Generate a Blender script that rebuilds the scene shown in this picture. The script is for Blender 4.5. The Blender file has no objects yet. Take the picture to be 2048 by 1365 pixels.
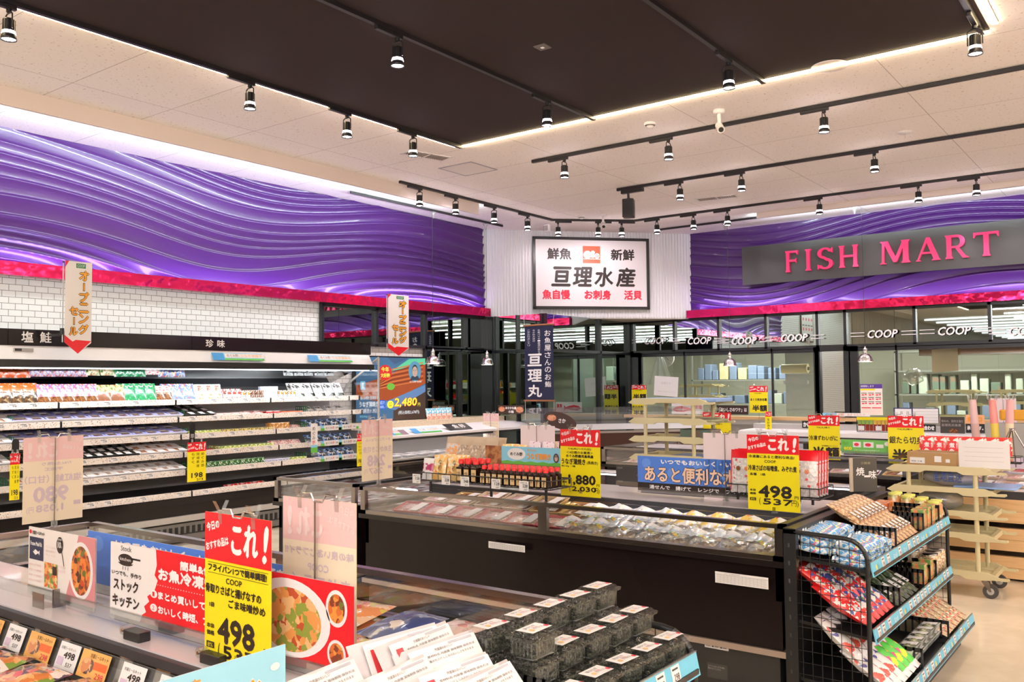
import bpy, bmesh, math, random
from mathutils import Vector, Matrix
R = math.radians
rnd = random.Random(7)
SC = bpy.context.scene
COL = SC.collection
# ---------------------------------------------------------------- camera
FPX, YAW, PITCH, ROLL = 1774.0, R(36.85), R(2.69), R(-0.53)
CAMP = Vector((0, 0, 1.6))
_f = Vector((-math.sin(YAW)*math.cos(PITCH), math.cos(YAW)*math.cos(PITCH), math.sin(PITCH)))
_r0 = Vector((math.cos(YAW), math.sin(YAW), 0)); _u0 = _r0.cross(_f)
_r = _r0*math.cos(ROLL) + _u0*math.sin(ROLL); _u = -_r0*math.sin(ROLL) + _u0*math.cos(ROLL)
cam = bpy.data.cameras.new('camera'); cam.lens = FPX*36/2048; cam.sensor_width = 36; cam.clip_end = 100; cam.clip_start = .05
camo = bpy.data.objects.new('camera', cam); COL.objects.link(camo)
camo.matrix_world = Matrix(((_r.x, _u.x, -_f.x, CAMP.x), (_r.y, _u.y, -_f.y, CAMP.y), (_r.z, _u.z, -_f.z, CAMP.z), (0, 0, 0, 1)))
SC.camera = camo
SC.view_settings.view_transform = 'Standard'; SC.view_settings.look = 'None'
SC.view_settings.gamma = 1; SC.view_settings.use_curve_mapping = False
SC.view_settings.exposure = 0.82
cy = SC.cycles
cy.max_bounces = 7; cy.diffuse_bounces = 4; cy.glossy_bounces = 4; cy.transmission_bounces = 4; cy.transparent_max_bounces = 14
cy.sample_clamp_indirect = 4; cy.caustics_reflective = False; cy.caustics_refractive = False
w = bpy.data.worlds.new('world'); SC.world = w; w.use_nodes = True
w.node_tree.nodes['Background'].inputs[0].default_value = (.9, .88, .9, 1); w.node_tree.nodes['Background'].inputs[1].default_value = .3

def light(kind, name, loc, energy, color=(1, 1, 1), size=None, sizey=None, target=None, spot=None, blend=.6, spread=None):
    l = bpy.data.lights.new(name, kind); l.energy = energy; l.color = color
    if kind == 'AREA':
        l.shape = 'RECTANGLE'; l.size = size; l.size_y = sizey or size
        if spread: l.spread = spread
    elif kind == 'SPOT':
        l.spot_size = spot; l.spot_blend = blend; l.shadow_soft_size = size or .05
    o = bpy.data.objects.new(name, l); COL.objects.link(o); o.location = loc
    if target is not None:
        d = Vector(target) - Vector(loc)
        q = d.to_track_quat('-Z', 'Y'); o.rotation_euler = q.to_euler()
    return o
def strip(p0, p1, dirn, energy, color, wd=.05):
    p0, p1 = Vector(p0), Vector(p1); xa = (p1-p0).normalized(); za = -Vector(dirn).normalized(); ya = za.cross(xa).normalized(); za = xa.cross(ya)
    o = light('AREA', 'strip_light', (0, 0, 0), energy, color, (p1-p0).length, wd); c = (p0+p1)/2
    o.matrix_world = Matrix(((xa.x, ya.x, za.x, c.x), (xa.y, ya.y, za.y, c.y), (xa.z, ya.z, za.z, c.z), (0, 0, 0, 1))); return o
LX = 1.0
# shop fluorescent rows over the aisles behind and to the side of the viewpoint, plus added uplights
for k in range(6):
    light('AREA', 'aisle_tube_light', (1.5, -1.6-k*1.9, 4.0), 70*LX, (1, .96, .93), 11.0, .12)
    light('AREA', 'ceiling_fill_uplight', (1.5, .6-k*2.0, 3.5), 135*LX, (1, .94, .92), 11.0, .12, target=(1.5, 1.0-k*1.9, 5))  # upward fill, added to brighten the ceiling; not a fitting of its own
for k in range(3):
    light('AREA', 'aisle_tube_light', (4.2+k*2.6, 7.0, 4.0), 80*LX, (1, .96, .93), .12, 8.0)
    strip((4.2+k*2.6, 3, 3.5), (4.2+k*2.6, 11, 3.5), (0, 0, 1), 120*LX, (1, .94, .92), .12)  # side rows of the added upward ceiling fill
# cool tubes hidden behind the drop boards, washing ceiling and wall tops
strip((-7.9, -2, 3.95), (-7.9, 9.6, 3.95), (-.6, 0, 1), 120*LX, (.80, .97, 1), .04)
strip((-5, 12.97, 4.0), (8, 12.97, 4.0), (0, .6, 1), 110*LX, (.80, .97, 1), .04)
# tubes on the far side of the boards wash the tiled wall and the wave wall from above
strip((-7.88, -2, 3.95), (-7.88, 9.6, 3.95), (-.8, 0, -1), 26*LX, (.85, .97, 1), .05)
# violet tubes on the magenta ledge, washing the wave wall upwards
strip((-8.945, 3.2, 2.83), (-8.945, 11.2, 2.83), (-.45, 0, 1), 17*LX, (.62, .45, 1), .03)
strip((-6.5, 13.875, 2.82), (6, 13.875, 2.82), (0, .45, 1), 20*LX, (.62, .45, 1), .03)

def pp(px, py, n, d):
    """the point where the sight line through a pixel meets the plane n.p = d"""
    v = _f*FPX + _r*(px-1024) - _u*(py-682.5)
    n = Vector(n); t = (d - n.dot(CAMP))/n.dot(v)
    return CAMP + v*t
def px_x(px, py, X): return pp(px, py, (1, 0, 0), X)
def px_y(px, py, Y): return pp(px, py, (0, 1, 0), Y)
def px_z(px, py, Z): return pp(px, py, (0, 0, 1), Z)
def YofX(px, X, py=780): return px_x(px, py, X).y
def XofY(px, Y, py=780): return px_y(px, py, Y).x

# ---------------------------------------------------------------- materials
MT = {}
def _new(name):
    m = bpy.data.materials.new(name); m.use_nodes = True; MT[name] = m
    return m, m.node_tree, m.node_tree.nodes['Principled BSDF']
def mat(name, col=(.8, .8, .8), rough=.5, metal=0, emit=None, es=0, coat=0, spec=None, bump=None, alpha=None):
    if name in MT: return MT[name]
    m, t, b = _new(name)
    b.inputs['Base Color'].default_value = (*col, 1); b.inputs['Roughness'].default_value = rough; b.inputs['Metallic'].default_value = metal
    if emit: b.inputs['Emission Color'].default_value = (*emit, 1); b.inputs['Emission Strength'].default_value = es
    if coat: b.inputs['Coat Weight'].default_value = coat; b.inputs['Coat Roughness'].default_value = .05
    if spec is not None: b.inputs['Specular IOR Level'].default_value = spec
    if alpha is not None: b.inputs['Alpha'].default_value = alpha
    if bump:
        tc = t.nodes.new('ShaderNodeTexCoord'); nz = t.nodes.new('ShaderNodeTexNoise'); bp = t.nodes.new('ShaderNodeBump')
        nz.inputs['Scale'].default_value = bump[0]; bp.inputs['Strength'].default_value = bump[1]; bp.inputs['Distance'].default_value = .01
        t.links.new(tc.outputs['Object'], nz.inputs['Vector']); t.links.new(nz.outputs['Fac'], bp.inputs['Height']); t.links.new(bp.outputs['Normal'], b.inputs['Normal'])
    return m
def patchmat(name, cols, scale=40, rough=.25, coat=.5, stretch=(1, 1, 1), bump=.25, feature='vor', metal=0):
    """patches of flat ink or food colours"""
    if name in MT: return MT[name]
    m, t, b = _new(name); N, L = t.nodes, t.links
    tc = N.new('ShaderNodeTexCoord'); mp = N.new('ShaderNodeMapping'); mp.inputs['Scale'].default_value = stretch
    L.new(tc.outputs['Object'], mp.inputs['Vector'])
    if feature == 'vor':
        scale *= 2.0
        dn = N.new('ShaderNodeTexNoise'); dn.inputs['Scale'].default_value = scale*.9; dn.inputs['Detail'].default_value = 3; L.new(mp.outputs[0], dn.inputs['Vector'])
        dm = N.new('ShaderNodeVectorMath'); dm.operation = 'SCALE'; dm.inputs['Scale'].default_value = 1.3/scale; L.new(dn.outputs['Color'], dm.inputs[0])
        da = N.new('ShaderNodeVectorMath'); L.new(mp.outputs[0], da.inputs[0]); L.new(dm.outputs[0], da.inputs[1])
        v = N.new('ShaderNodeTexVoronoi'); v.inputs['Scale'].default_value = scale; L.new(da.outputs[0], v.inputs['Vector'])
        s = N.new('ShaderNodeSeparateColor'); L.new(v.outputs['Color'], s.inputs[0]); fac = s.outputs[0]
    else:
        v = N.new('ShaderNodeTexNoise'); v.inputs['Scale'].default_value = scale; v.inputs['Detail'].default_value = 3; L.new(mp.outputs[0], v.inputs['Vector'])
        mr = N.new('ShaderNodeMapRange'); mr.inputs[1].default_value = .33; mr.inputs[2].default_value = .67; L.new(v.outputs['Fac'], mr.inputs[0]); fac = mr.outputs[0]
    cr = N.new('ShaderNodeValToRGB'); cr.color_ramp.interpolation = 'CONSTANT' if feature == 'vor' else 'LINEAR'
    el = cr.color_ramp.elements
    while len(el) < len(cols): el.new(.5)
    tot = sum(c[3] if len(c) > 3 else 1 for c in cols); a = 0
    for e, c in zip(el, cols):
        e.position = a/tot; e.color = (*c[:3], 1); a += c[3] if len(c) > 3 else 1
    L.new(fac, cr.inputs[0]); L.new(cr.outputs[0], b.inputs['Base Color'])
    b.inputs['Roughness'].default_value = rough; b.inputs['Coat Weight'].default_value = coat; b.inputs['Metallic'].default_value = metal; b.inputs['Coat Roughness'].default_value = .08
    if bump:
        nz = N.new('ShaderNodeTexNoise'); nz.inputs['Scale'].default_value = scale*.6; bp = N.new('ShaderNodeBump'); bp.inputs['Strength'].default_value = bump; bp.inputs['Distance'].default_value = .01
        L.new(tc.outputs['Object'], nz.inputs['Vector']); L.new(nz.outputs['Fac'], bp.inputs['Height']); L.new(bp.outputs['Normal'], b.inputs['Normal'])
        L.new(bp.outputs['Normal'], b.inputs['Coat Normal'])
    return m
def glassmat(name, tint=(1, 1, 1), refl=.12, rough=.02, haze=0, hcol=(.9, .9, .9), bump=0, frc=.5):
    """thin clear sheet: see-through with a fresnel reflection and a little haze"""
    if name in MT: return MT[name]
    m, t, b = _new(name); N, L = t.nodes, t.links; N.remove(b)
    out = N['Material Output']; tr = N.new('ShaderNodeBsdfTransparent'); tr.inputs[0].default_value = (*tint, 1)
    gl = N.new('ShaderNodeBsdfGlossy'); gl.inputs['Roughness'].default_value = rough
    lw = N.new('ShaderNodeLayerWeight'); lw.inputs[0].default_value = .35
    ma = N.new('ShaderNodeMath'); ma.operation = 'MULTIPLY_ADD'; ma.inputs[1].default_value = frc; ma.inputs[2].default_value = refl; ma.use_clamp = True
    L.new(lw.outputs['Facing'], ma.inputs[0]); mx = N.new('ShaderNodeMixShader'); L.new(ma.outputs[0], mx.inputs[0]); L.new(tr.outputs[0], mx.inputs[1]); L.new(gl.outputs[0], mx.inputs[2])
    last = mx
    if haze:
        df = N.new('ShaderNodeBsdfDiffuse'); df.inputs[0].default_value = (*hcol, 1); m2 = N.new('ShaderNodeMixShader'); m2.inputs[0].default_value = haze
        L.new(mx.outputs[0], m2.inputs[1]); L.new(df.outputs[0], m2.inputs[2]); last = m2
    if bump:
        tc = N.new('ShaderNodeTexCoord'); nz = N.new('ShaderNodeTexNoise'); nz.inputs['Scale'].default_value = bump; bp = N.new('ShaderNodeBump'); bp.inputs['Strength'].default_value = .6; bp.inputs['Distance'].default_value = .01
        L.new(tc.outputs['Object'], nz.inputs['Vector']); L.new(nz.outputs['Fac'], bp.inputs['Height']); L.new(bp.outputs['Normal'], gl.inputs['Normal'])
    L.new(last.outputs[0], out.inputs[0])
    return m
def mirrormat(name, col, rough=.015, wob=0):
    if name in MT: return MT[name]
    m, t, b = _new(name); b.inputs['Base Color'].default_value = (*col, 1); b.inputs['Metallic'].default_value = 1; b.inputs['Roughness'].default_value = rough
    if wob:
        N, L = t.nodes, t.links
        tc = N.new('ShaderNodeTexCoord'); nz = N.new('ShaderNodeTexNoise'); nz.inputs['Scale'].default_value = wob; bp = N.new('ShaderNodeBump'); bp.inputs['Strength'].default_value = .35; bp.inputs['Distance'].default_value = .02
        L.new(tc.outputs['Object'], nz.inputs['Vector']); L.new(nz.outputs['Fac'], bp.inputs['Height']); L.new(bp.outputs['Normal'], b.inputs['Normal'])
    return m

WHITE = mat('white_paint', (.85, .84, .84), .4)
BLACK = mat('black_metal', (.012, .012, .013), .35)
BLKG = mat('black_gloss_panel', (.012, .009, .009), .12)
STEEL = mat('brushed_steel', (.55, .52, .5), .28, 1)
CHROME = mat('chrome', (.85, .85, .85), .06, 1)
PAPER = mat('white_card', (.82, .8, .8), .45)
PINKBACK = mat('pink_white_card_back', (.82, .69, .71), .5)
RED = mat('pop_red', (.75, .01, .02), .3)
YEL = mat('pop_yellow', (.86, .74, .01), .3)
INK = mat('ink_black', (.02, .012, .01), .4)
INKR = mat('ink_red', (.72, .02, .06), .4)
INKW = mat('ink_white', (.9, .88, .88), .4)
INKO = mat('ink_orange', (.85, .3, .02), .4)
BLUEC = mat('card_blue', (.08, .22, .7), .35)
SKY = mat('card_sky_blue', (.25, .6, .8), .35)
GRASSC = mat('card_green', (.12, .45, .06), .35)
NAVY = mat('navy_cloth', (.012, .014, .05), .8)
CREAM = mat('cream_plastic', (.60, .53, .31), .4)
GLASS = glassmat('clear_glass', (.97, .98, .98), .05, .02)
FILM = glassmat('cling_film', (.99, .99, .99), .03, .1, .008, bump=30, frc=.25)
CLEARP = glassmat('clear_plastic', (.9, .92, .9), .14, .06, .07)
GRILLE = mat('grille_dark', (.05, .05, .05), .6)
WOOD = patchmat('light_wood', [(.62, .38, .17), (.7, .45, .22)], 3, .45, 0, (1, 1, 14), 0, 'noise')

# ---------------------------------------------------------------- mesh building
_T = {}
def textmesh(s):
    if s in _T: return _T[s]
    c = bpy.data.curves.new('t', 'FONT'); c.body = s; c.resolution_u = 2; c.align_x = 'LEFT'
    o = bpy.data.objects.new('t', c)
    me = o.to_mesh()
    vs = [v.co.copy() for v in me.vertices]; fs = [tuple(p.vertices) for p in me.polygons]
    o.to_mesh_clear(); bpy.data.objects.remove(o); bpy.data.curves.remove(c)
    if vs:
        x0 = min(v.x for v in vs); x1 = max(v.x for v in vs); y0 = min(v.y for v in vs); y1 = max(v.y for v in vs)
        vs = [((v.x-x0)/max(1e-6, x1-x0), (v.y-y0)/max(1e-6, y1-y0)) for v in vs]
    _T[s] = (vs, fs); return _T[s]

class MB:
    def __init__(s): s.v = []; s.f = []; s.m = []; s.mats = []; s.sm = []; s.M = Matrix.Identity(4)
    def mi(s, m):
        if m not in s.mats: s.mats.append(m)
        return s.mats.index(m)
    def add(s, vs, fs, m, smooth=False):
        b = len(s.v); M = s.M
        s.v += [M @ Vector(v) for v in vs]
        k = s.mi(m); flip = M.determinant() < 0
        for f in fs:
            s.f.append(tuple(b+i for i in (reversed(f) if flip else f))); s.m.append(k); s.sm.append(smooth)
        return s
    def at(s, loc=(0, 0, 0), rz=0, rx=0, ry=0, sc=1):
        s.M = Matrix.Translation(loc) @ Matrix.Rotation(rz, 4, 'Z') @ Matrix.Rotation(ry, 4, 'Y') @ Matrix.Rotation(rx, 4, 'X') @ Matrix.Scale(sc, 4); return s
    def box(s, a, b, m):
        (x0, y0, z0), (x1, y1, z1) = a, b
        x0, x1 = min(x0, x1), max(x0, x1); y0, y1 = min(y0, y1), max(y0, y1); z0, z1 = min(z0, z1), max(z0, z1)
        return s.add([(x0,y0,z0),(x1,y0,z0),(x1,y1,z0),(x0,y1,z0),(x0,y0,z1),(x1,y0,z1),(x1,y1,z1),(x0,y1,z1)],
              [(0,3,2,1),(4,5,6,7),(0,1,5,4),(1,2,6,5),(2,3,7,6),(3,0,4,7)], m)
    def rbox(s, a, b, m, r=.008, n=2):
        """box with rounded vertical edges and a small top chamfer"""
        (x0, y0, z0), (x1, y1, z1) = a, b; pts = []
        for cx, cy_, a0 in ((x1-r, y1-r, 0), (x0+r, y1-r, 90), (x0+r, y0+r, 180), (x1-r, y0+r, 270)):
            for k in range(n+1):
                t = R(a0+90*k/n); pts.append((cx, cy_, math.cos(t), math.sin(t)))
        N_ = len(pts); c = min(r*.4, (z1-z0)*.3); vs = []
        for z, q in ((z0, r-c), (z0+c, r), (z1-c, r), (z1, r-c)):
            vs += [(p[0]+p[2]*q, p[1]+p[3]*q, z) for p in pts]
        fs = [tuple(reversed(range(N_))), tuple(range(3*N_, 4*N_))]
        for j in range(3):
            for k in range(N_): fs.append((j*N_+k, j*N_+(k+1) % N_, (j+1)*N_+(k+1) % N_, (j+1)*N_+k))
        return s.add(vs, fs, m, False)
    def cyl(s, p0, p1, r, m, n=8, r1=None, caps=True, smooth=True):
        p0, p1 = Vector(p0), Vector(p1); d = (p1-p0)
        if d.length < 1e-6: return s
        d.normalize(); a = d.orthogonal().normalized(); b = d.cross(a); r1 = r if r1 is None else r1
        vs = [p0 + (a*math.cos(2*math.pi*k/n) + b*math.sin(2*math.pi*k/n))*r for k in range(n)] + [p1 + (a*math.cos(2*math.pi*k/n) + b*math.sin(2*math.pi*k/n))*r1 for k in range(n)]
        s.add(vs, [(k, (k+1) % n, n+(k+1) % n, n+k) for k in range(n)], m, smooth)
        if caps: s.add(vs, [tuple(reversed(range(n))), tuple(range(n, 2*n))], m)
        return s
    def tube(s, pts, r, m, n=6):
        for a, b in zip(pts, pts[1:]): s.cyl(a, b, r, m, n, caps=True)
        return s
    def lathe(s, prof, c, m, n=16, smooth=True, sy=1):
        vs = []; c = Vector(c)
        for r, z in prof: vs += [c+Vector((r*math.cos(2*math.pi*k/n), r*sy*math.sin(2*math.pi*k/n), z)) for k in range(n)]
        fs = []
        for j in range(len(prof)-1):
            for k in range(n): fs.append((j*n+k, j*n+(k+1) % n, (j+1)*n+(k+1) % n, (j+1)*n+k))
        return s.add(vs, fs, m, smooth)
    def prism(s, poly, y0, y1, m):
        """x-z outline extruded along y"""
        n = len(poly); vs = [(x, y0, z) for x, z in poly] + [(x, y1, z) for x, z in poly]
        return s.add(vs, [tuple(range(n)), tuple(reversed(range(n, 2*n)))] + [(k, k+n, (k+1) % n+n, (k+1) % n) for k in range(n)], m)
    def prismz(s, poly, z0, z1, m):
        n = len(poly); vs = [(x, y, z0) for x, y in poly] + [(x, y, z1) for x, y in poly]
        return s.add(vs, [tuple(reversed(range(n))), tuple(range(n, 2*n))] + [(k, (k+1) % n, (k+1) % n+n, k+n) for k in range(n)], m)
    def grid(s, nx, ny, fn, m, smooth=True):
        vs = [fn(i/nx, j/ny) for j in range(ny+1) for i in range(nx+1)]; W = nx+1
        return s.add(vs, [(j*W+i, j*W+i+1, (j+1)*W+i+1, (j+1)*W+i) for j in range(ny) for i in range(nx)], m, smooth)
    def poly(s, pts, m, y=0):
        """flat x-z outline facing -y"""
        return s.add([(x, y, z) for x, z in pts], [tuple(range(len(pts)))], m)
    def rect(s, x0, z0, x1, z1, m, y=0): return s.poly([(x0, z0), (x1, z0), (x1, z1), (x0, z1)], m, y)
    def disc(s, cx, cz, r, m, y=0, n=20, rz_=None, a0=0, a1=360):
        full = abs(a1-a0) >= 360; k_ = n if full else n+1
        return s.poly([(cx+r*math.cos(R(a0+(a1-a0)*k/n)), cz+(rz_ or r)*math.sin(R(a0+(a1-a0)*k/n))) for k in range(k_)], m, y)
    def text(s, t, x, z, w_, h, m, y=-.0012, slant=0, rot=0, bold=0):
        """writing fitted into a box, lower left corner x z; negative width mirrors it"""
        vs, fs = textmesh(t)
        if not vs: return s
        c_, s_ = math.cos(R(rot)), math.sin(R(rot))
        offs = [(0, 0)] if not bold else [(-bold, 0), (bold, 0), (0, bold), (0, -bold)]
        for q, (ox, oz) in enumerate(offs):
            out = []
            for u, v in vs:
                X = u*w_ + slant*v*h; Z = v*h
                out.append((x+ox + X*c_ - Z*s_, y-.00004*q, z+oz + X*s_ + Z*c_))
            s.add(out, [tuple(reversed(f)) for f in fs] if w_ < 0 else fs, m)
        return s
    def blob(s, c, r, m, n=10, k=6, jit=0, sx=1, sy=1, sz=1, rg=rnd):
        vs = [(0, 0, -1)]; 
        for j in range(1, k):
            t = math.pi*j/k-math.pi/2
            for i in range(n):
                a = 2*math.pi*i/n; q = 1+rg.uniform(-jit, jit)
                vs.append((math.cos(t)*math.cos(a)*q, math.cos(t)*math.sin(a)*q, math.sin(t)*q))
        vs.append((0, 0, 1)); fs = [(0, 1+(i+1) % n, 1+i) for i in range(n)]
        for j in range(k-2):
            for i in range(n): fs.append((1+j*n+i, 1+j*n+(i+1) % n, 1+(j+1)*n+(i+1) % n, 1+(j+1)*n+i))
        b = 1+(k-2)*n; fs += [(b+i, b+(i+1) % n, len(vs)-1) for i in range(n)]
        return s.add([(c[0]+x*r*sx, c[1]+y*r*sy, c[2]+z*r*sz) for x, y, z in vs], fs, m, True)
    def pillow(s, w_, h, d, m, nx=8, nz=8, seal=.0, jit=.0, mback=None, rg=rnd):
        """bag standing in x-z, thickness along y, origin at bottom centre"""
        def prof(u, v):
            return max(0, (1-abs(2*u-1)**3))**.6*max(0, (1-abs(2*v-1)**3))**.6
        vj = {}
        def F(sign):
            def g(u, v):
                p = prof(u, v); key = (round(u*nx), round(v*nz))
                j = vj.setdefault(key, rg.uniform(-jit, jit)) if jit else 0
                return ((u-.5)*w_*(1-.04*math.sin(math.pi*v)), sign*(d*.5*p + (j*d if p > 0 else 0)), v*h)
            return g
        s.grid(nx, nz, F(-1), m)
        s.grid(nx, nz, lambda u, v: F(1)(1-u, v), mback or m); return s
    def mesh(s, name):
        me = bpy.data.meshes.new(name)
        me.from_pydata([tuple(v) for v in s.v], [], s.f)
        for m in s.mats: me.materials.append(m)
        me.polygons.foreach_set('material_index', s.m); me.polygons.foreach_set('use_smooth', s.sm)
        me.update(); return me
    def build(s, name, parent=None, loc=(0, 0, 0), rz=0, rx=0, ry=0, kind=None):
        o = bpy.data.objects.new(name, s.mesh(name)); COL.objects.link(o)
        o.location = loc; o.rotation_euler = (rx, ry, rz)
        if parent is not None: o.parent = parent
        if kind: o['kind'] = kind
        return o
def tag(o, label, cat, group=None):
    for wd in ('the ', 'a ', 'of ', 'in ', 'on '):
        while len(label.replace(',', ' ').replace('-', ' ').split()) > 16 and ' '+wd in label: label = label.replace(' '+wd, ' ', 1)
    o['label'] = label; o['category'] = cat
    if group: o['group'] = group
    return o
def thing(name, label, cat, loc=(0, 0, 0), rz=0, group=None, rx=0, ry=0):
    o = bpy.data.objects.new(name, None); COL.objects.link(o); o.location = loc; o.rotation_euler = (rx, ry, rz); o.empty_display_size = .05
    return tag(o, label, cat, group)
def struct(name, mb): return mb.build(name, kind='structure')
class Kind:
    """one kind of thing, placed many times: parts share their meshes, each placing makes its own objects"""
    def __init__(s, name, cat, parts): s.name = name; s.cat = cat; s.parts = [(p[0], p[1].mesh(p[0]), [(q[0], q[1].mesh(q[0])) for q in p[2:]]) for p in parts]
    def put(s, loc, label, rz=0, rx=0, ry=0, group=None, sc=None):
        if len(s.parts) == 1 and not s.parts[0][2]:
            o = bpy.data.objects.new(s.name, s.parts[0][1]); COL.objects.link(o)
        else:
            o = bpy.data.objects.new(s.name, None); COL.objects.link(o); o.empty_display_size = .05
            for n, me, subs in s.parts:
                c = bpy.data.objects.new(n, me); COL.objects.link(c); c.parent = o
                for n2, me2 in subs:
                    g = bpy.data.objects.new(n2, me2); COL.objects.link(g); g.parent = c
        o.location = loc; o.rotation_euler = (rx, ry, rz)
        if sc: o.scale = (sc, sc, sc) if not isinstance(sc, tuple) else sc
        return tag(o, label, s.cat, group)
ORD = 'first second third fourth fifth sixth seventh eighth ninth tenth eleventh twelfth thirteenth fourteenth fifteenth sixteenth seventeenth eighteenth nineteenth twentieth'.split()
def od(i): return ORD[i] if i < 20 else ('twenty-'+ORD[i-20] if i < 29 else ('thirtieth' if i == 29 else 'thirty-'+ORD[(i-30) % 9]))
# ================================================================ the room
CH = 4.13
fl = patchmat('beige_vinyl_floor', [(.70, .60, .44), (.76, .65, .49), (.67, .57, .42)], 2.2, .14, 0, (1, 1, 1), 0, 'noise')
struct('floor', MB().box((-9.3, -60, -.1), (14, 19.5, 0), fl))

def ceilmat():
    m, t, b = _new('acoustic_ceiling_tile'); N, L = t.nodes, t.links
    tc = N.new('ShaderNodeTexCoord'); br = N.new('ShaderNodeTexBrick'); br.offset = 0; br.squash = 1
    br.inputs['Scale'].default_value = 1; br.inputs['Mortar Size'].default_value = .004; br.inputs['Brick Width'].default_value = 1.82; br.inputs['Row Height'].default_value = .91
    br.inputs['Color1'].default_value = (.88, .82, .79, 1); br.inputs['Color2'].default_value = (.86, .795, .765, 1); br.inputs['Mortar'].default_value = (.5, .44, .42, 1)
    L.new(tc.outputs['Object'], br.inputs['Vector'])
    nz = N.new('ShaderNodeTexNoise'); nz.inputs['Scale'].default_value = 38; nz.inputs['Detail'].default_value = 4; L.new(tc.outputs['Object'], nz.inputs['Vector'])
    cr = N.new('ShaderNodeValToRGB'); cr.color_ramp.elements[0].position = .30; cr.color_ramp.elements[0].color = (.62, .55, .52, 1); cr.color_ramp.elements[1].position = .38; cr.color_ramp.elements[1].color = (1, 1, 1, 1)
    L.new(nz.outputs['Fac'], cr.inputs[0])
    mx = N.new('ShaderNodeMix'); mx.data_type = 'RGBA'; mx.blend_type = 'MULTIPLY'; mx.inputs[0].default_value = 1
    L.new(br.outputs['Color'], mx.inputs[6]); L.new(cr.outputs[0], mx.inputs[7]); L.new(mx.outputs[2], b.inputs['Base Color'])
    b.inputs['Roughness'].default_value = .75
    return m
CEIL = ceilmat()
DX0, DX1, DY1 = -6.04, -1.0, 7.13
c = MB()
for a, b_ in (((-9.3, -60), (DX0, 14.1)), ((DX0, DY1), (DX1, 14.1)), ((DX1, -60), (14, 14.1)), ((DX0, -60), (DX1, -8))):
    c.box((*a, CH), (*b_, CH+.12), CEIL)
struct('ceiling', c)
DARK = mat('dark_brown_ceiling_board', (.030, .019, .018), .8, spec=.2)
c = MB().box((DX0, -8, CH-.005), (DX1, DY1, CH+.1), DARK)
struct('ceiling_dark_panel', c)
LED = mat('warm_led', (1, .8, .5), .5, emit=(1, .78, .45), es=18)
LEDH = mat('led_channel', (.1, .08, .07), .5)
def ledstrip(a, b_, label):
    t = thing('led_strip', label, 'LED strip', a)
    d = Vector(b_)-Vector(a)
    for nm, m, z0, z1, hw in (('diffuser', LED, -.012, -.004, .019), ('channel', LEDH, -.004, 0, .022)):
        mb = MB(); ww = (hw, 0) if abs(d.y) > abs(d.x) else (0, hw)
        mb.box((-ww[0], -ww[1], z0), (d.x+ww[0], d.y+ww[1], z1), m); mb.build(nm, t)
ledstrip((DX0-.03, -8, CH-.004), (DX0-.03, DY1, CH-.004), 'warm LED strip beside the dark ceiling panel, hidden by the outer lamp track')
ledstrip((DX0, DY1+.03, CH-.004), (DX1, DY1+.03, CH-.004), 'long warm LED strip along the far edge of the dark ceiling panel')
ledstrip((DX1+.05, DY1-.1, CH-.004), (DX1+.05, -8, CH-.004), 'warm LED strip starting at the dark panel corner by the last spotlight')
light('AREA', 'led_strip_light', (DX0-.08, 0, CH-.03), 7*LX, (1, .78, .55), .02, 14, target=(DX0-.6, 0, CH+.08))
light('AREA', 'led_strip_light', ((DX0+DX1)/2, DY1+.08, CH-.03), 2.5*LX, (1, .78, .5), 5, .02, target=((DX0+DX1)/2, DY1+.6, CH+.06))

# drop boards
BEIGE = mat('beige_drop_board', (.72, .62, .56), .6)
for nm, a, b_ in (('beam_left', (-7.82, -8, 3.97), (-7.79, 9.65, CH)), ('beam_rear', (-5.0, 12.85, 4.045), (9, 12.88, CH))):
    struct(nm, MB().box(a, b_, BEIGE))

# ---- left wall
def brickmat(name, c1, mort, w_, h_, off=.5):
    m, t, b = _new(name); N, L = t.nodes, t.links
    tc = N.new('ShaderNodeTexCoord'); sp = N.new('ShaderNodeSeparateXYZ'); cb = N.new('ShaderNodeCombineXYZ'); L.new(tc.outputs['Object'], sp.inputs[0])
    ad = N.new('ShaderNodeMath'); L.new(sp.outputs[0], ad.inputs[0]); L.new(sp.outputs[1], ad.inputs[1])
    L.new(ad.outputs[0], cb.inputs[0]); L.new(sp.outputs[2], cb.inputs[1])
    br = N.new('ShaderNodeTexBrick'); br.offset = off; br.inputs['Scale'].default_value = 1; br.inputs['Brick Width'].default_value = w_; br.inputs['Row Height'].default_value = h_; br.inputs['Mortar Size'].default_value = .0028
    br.inputs['Color1'].default_value = (*c1, 1); br.inputs['Color2'].default_value = (*[x*.96 for x in c1], 1); br.inputs['Mortar'].default_value = (*mort, 1)
    L.new(cb.outputs[0], br.inputs['Vector']); L.new(br.outputs['Color'], b.inputs['Base Color']); b.inputs['Roughness'].default_value = .25
    bp = N.new('ShaderNodeBump'); bp.invert = True; bp.inputs['Strength'].default_value = .4; bp.inputs['Distance'].default_value = .003; L.new(br.outputs['Fac'], bp.inputs['Height']); L.new(bp.outputs['Normal'], b.inputs['Normal'])
    return m
BRICK = brickmat('white_subway_tile', (.78, .77, .75), (.22, .2, .19), .125, .062)
WX = -9.07; BY = 14.0
struct('wall_left', MB().box((WX-.2, -14, 0), (WX, 11.3, 2.13), BRICK).box((WX-.2, -14, 2.13), (WX, 7.86, 2.69), BRICK).box((WX-.2, -3.9, 2.69), (WX, 3.1, CH), BRICK)
       .box((WX-.2, 7.86, 2.13), (WX-.02, 11.3, 2.69), BLACK).box((WX-.2, 3.1, 2.69), (WX-.03, 11.3, CH), WHITE))
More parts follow.
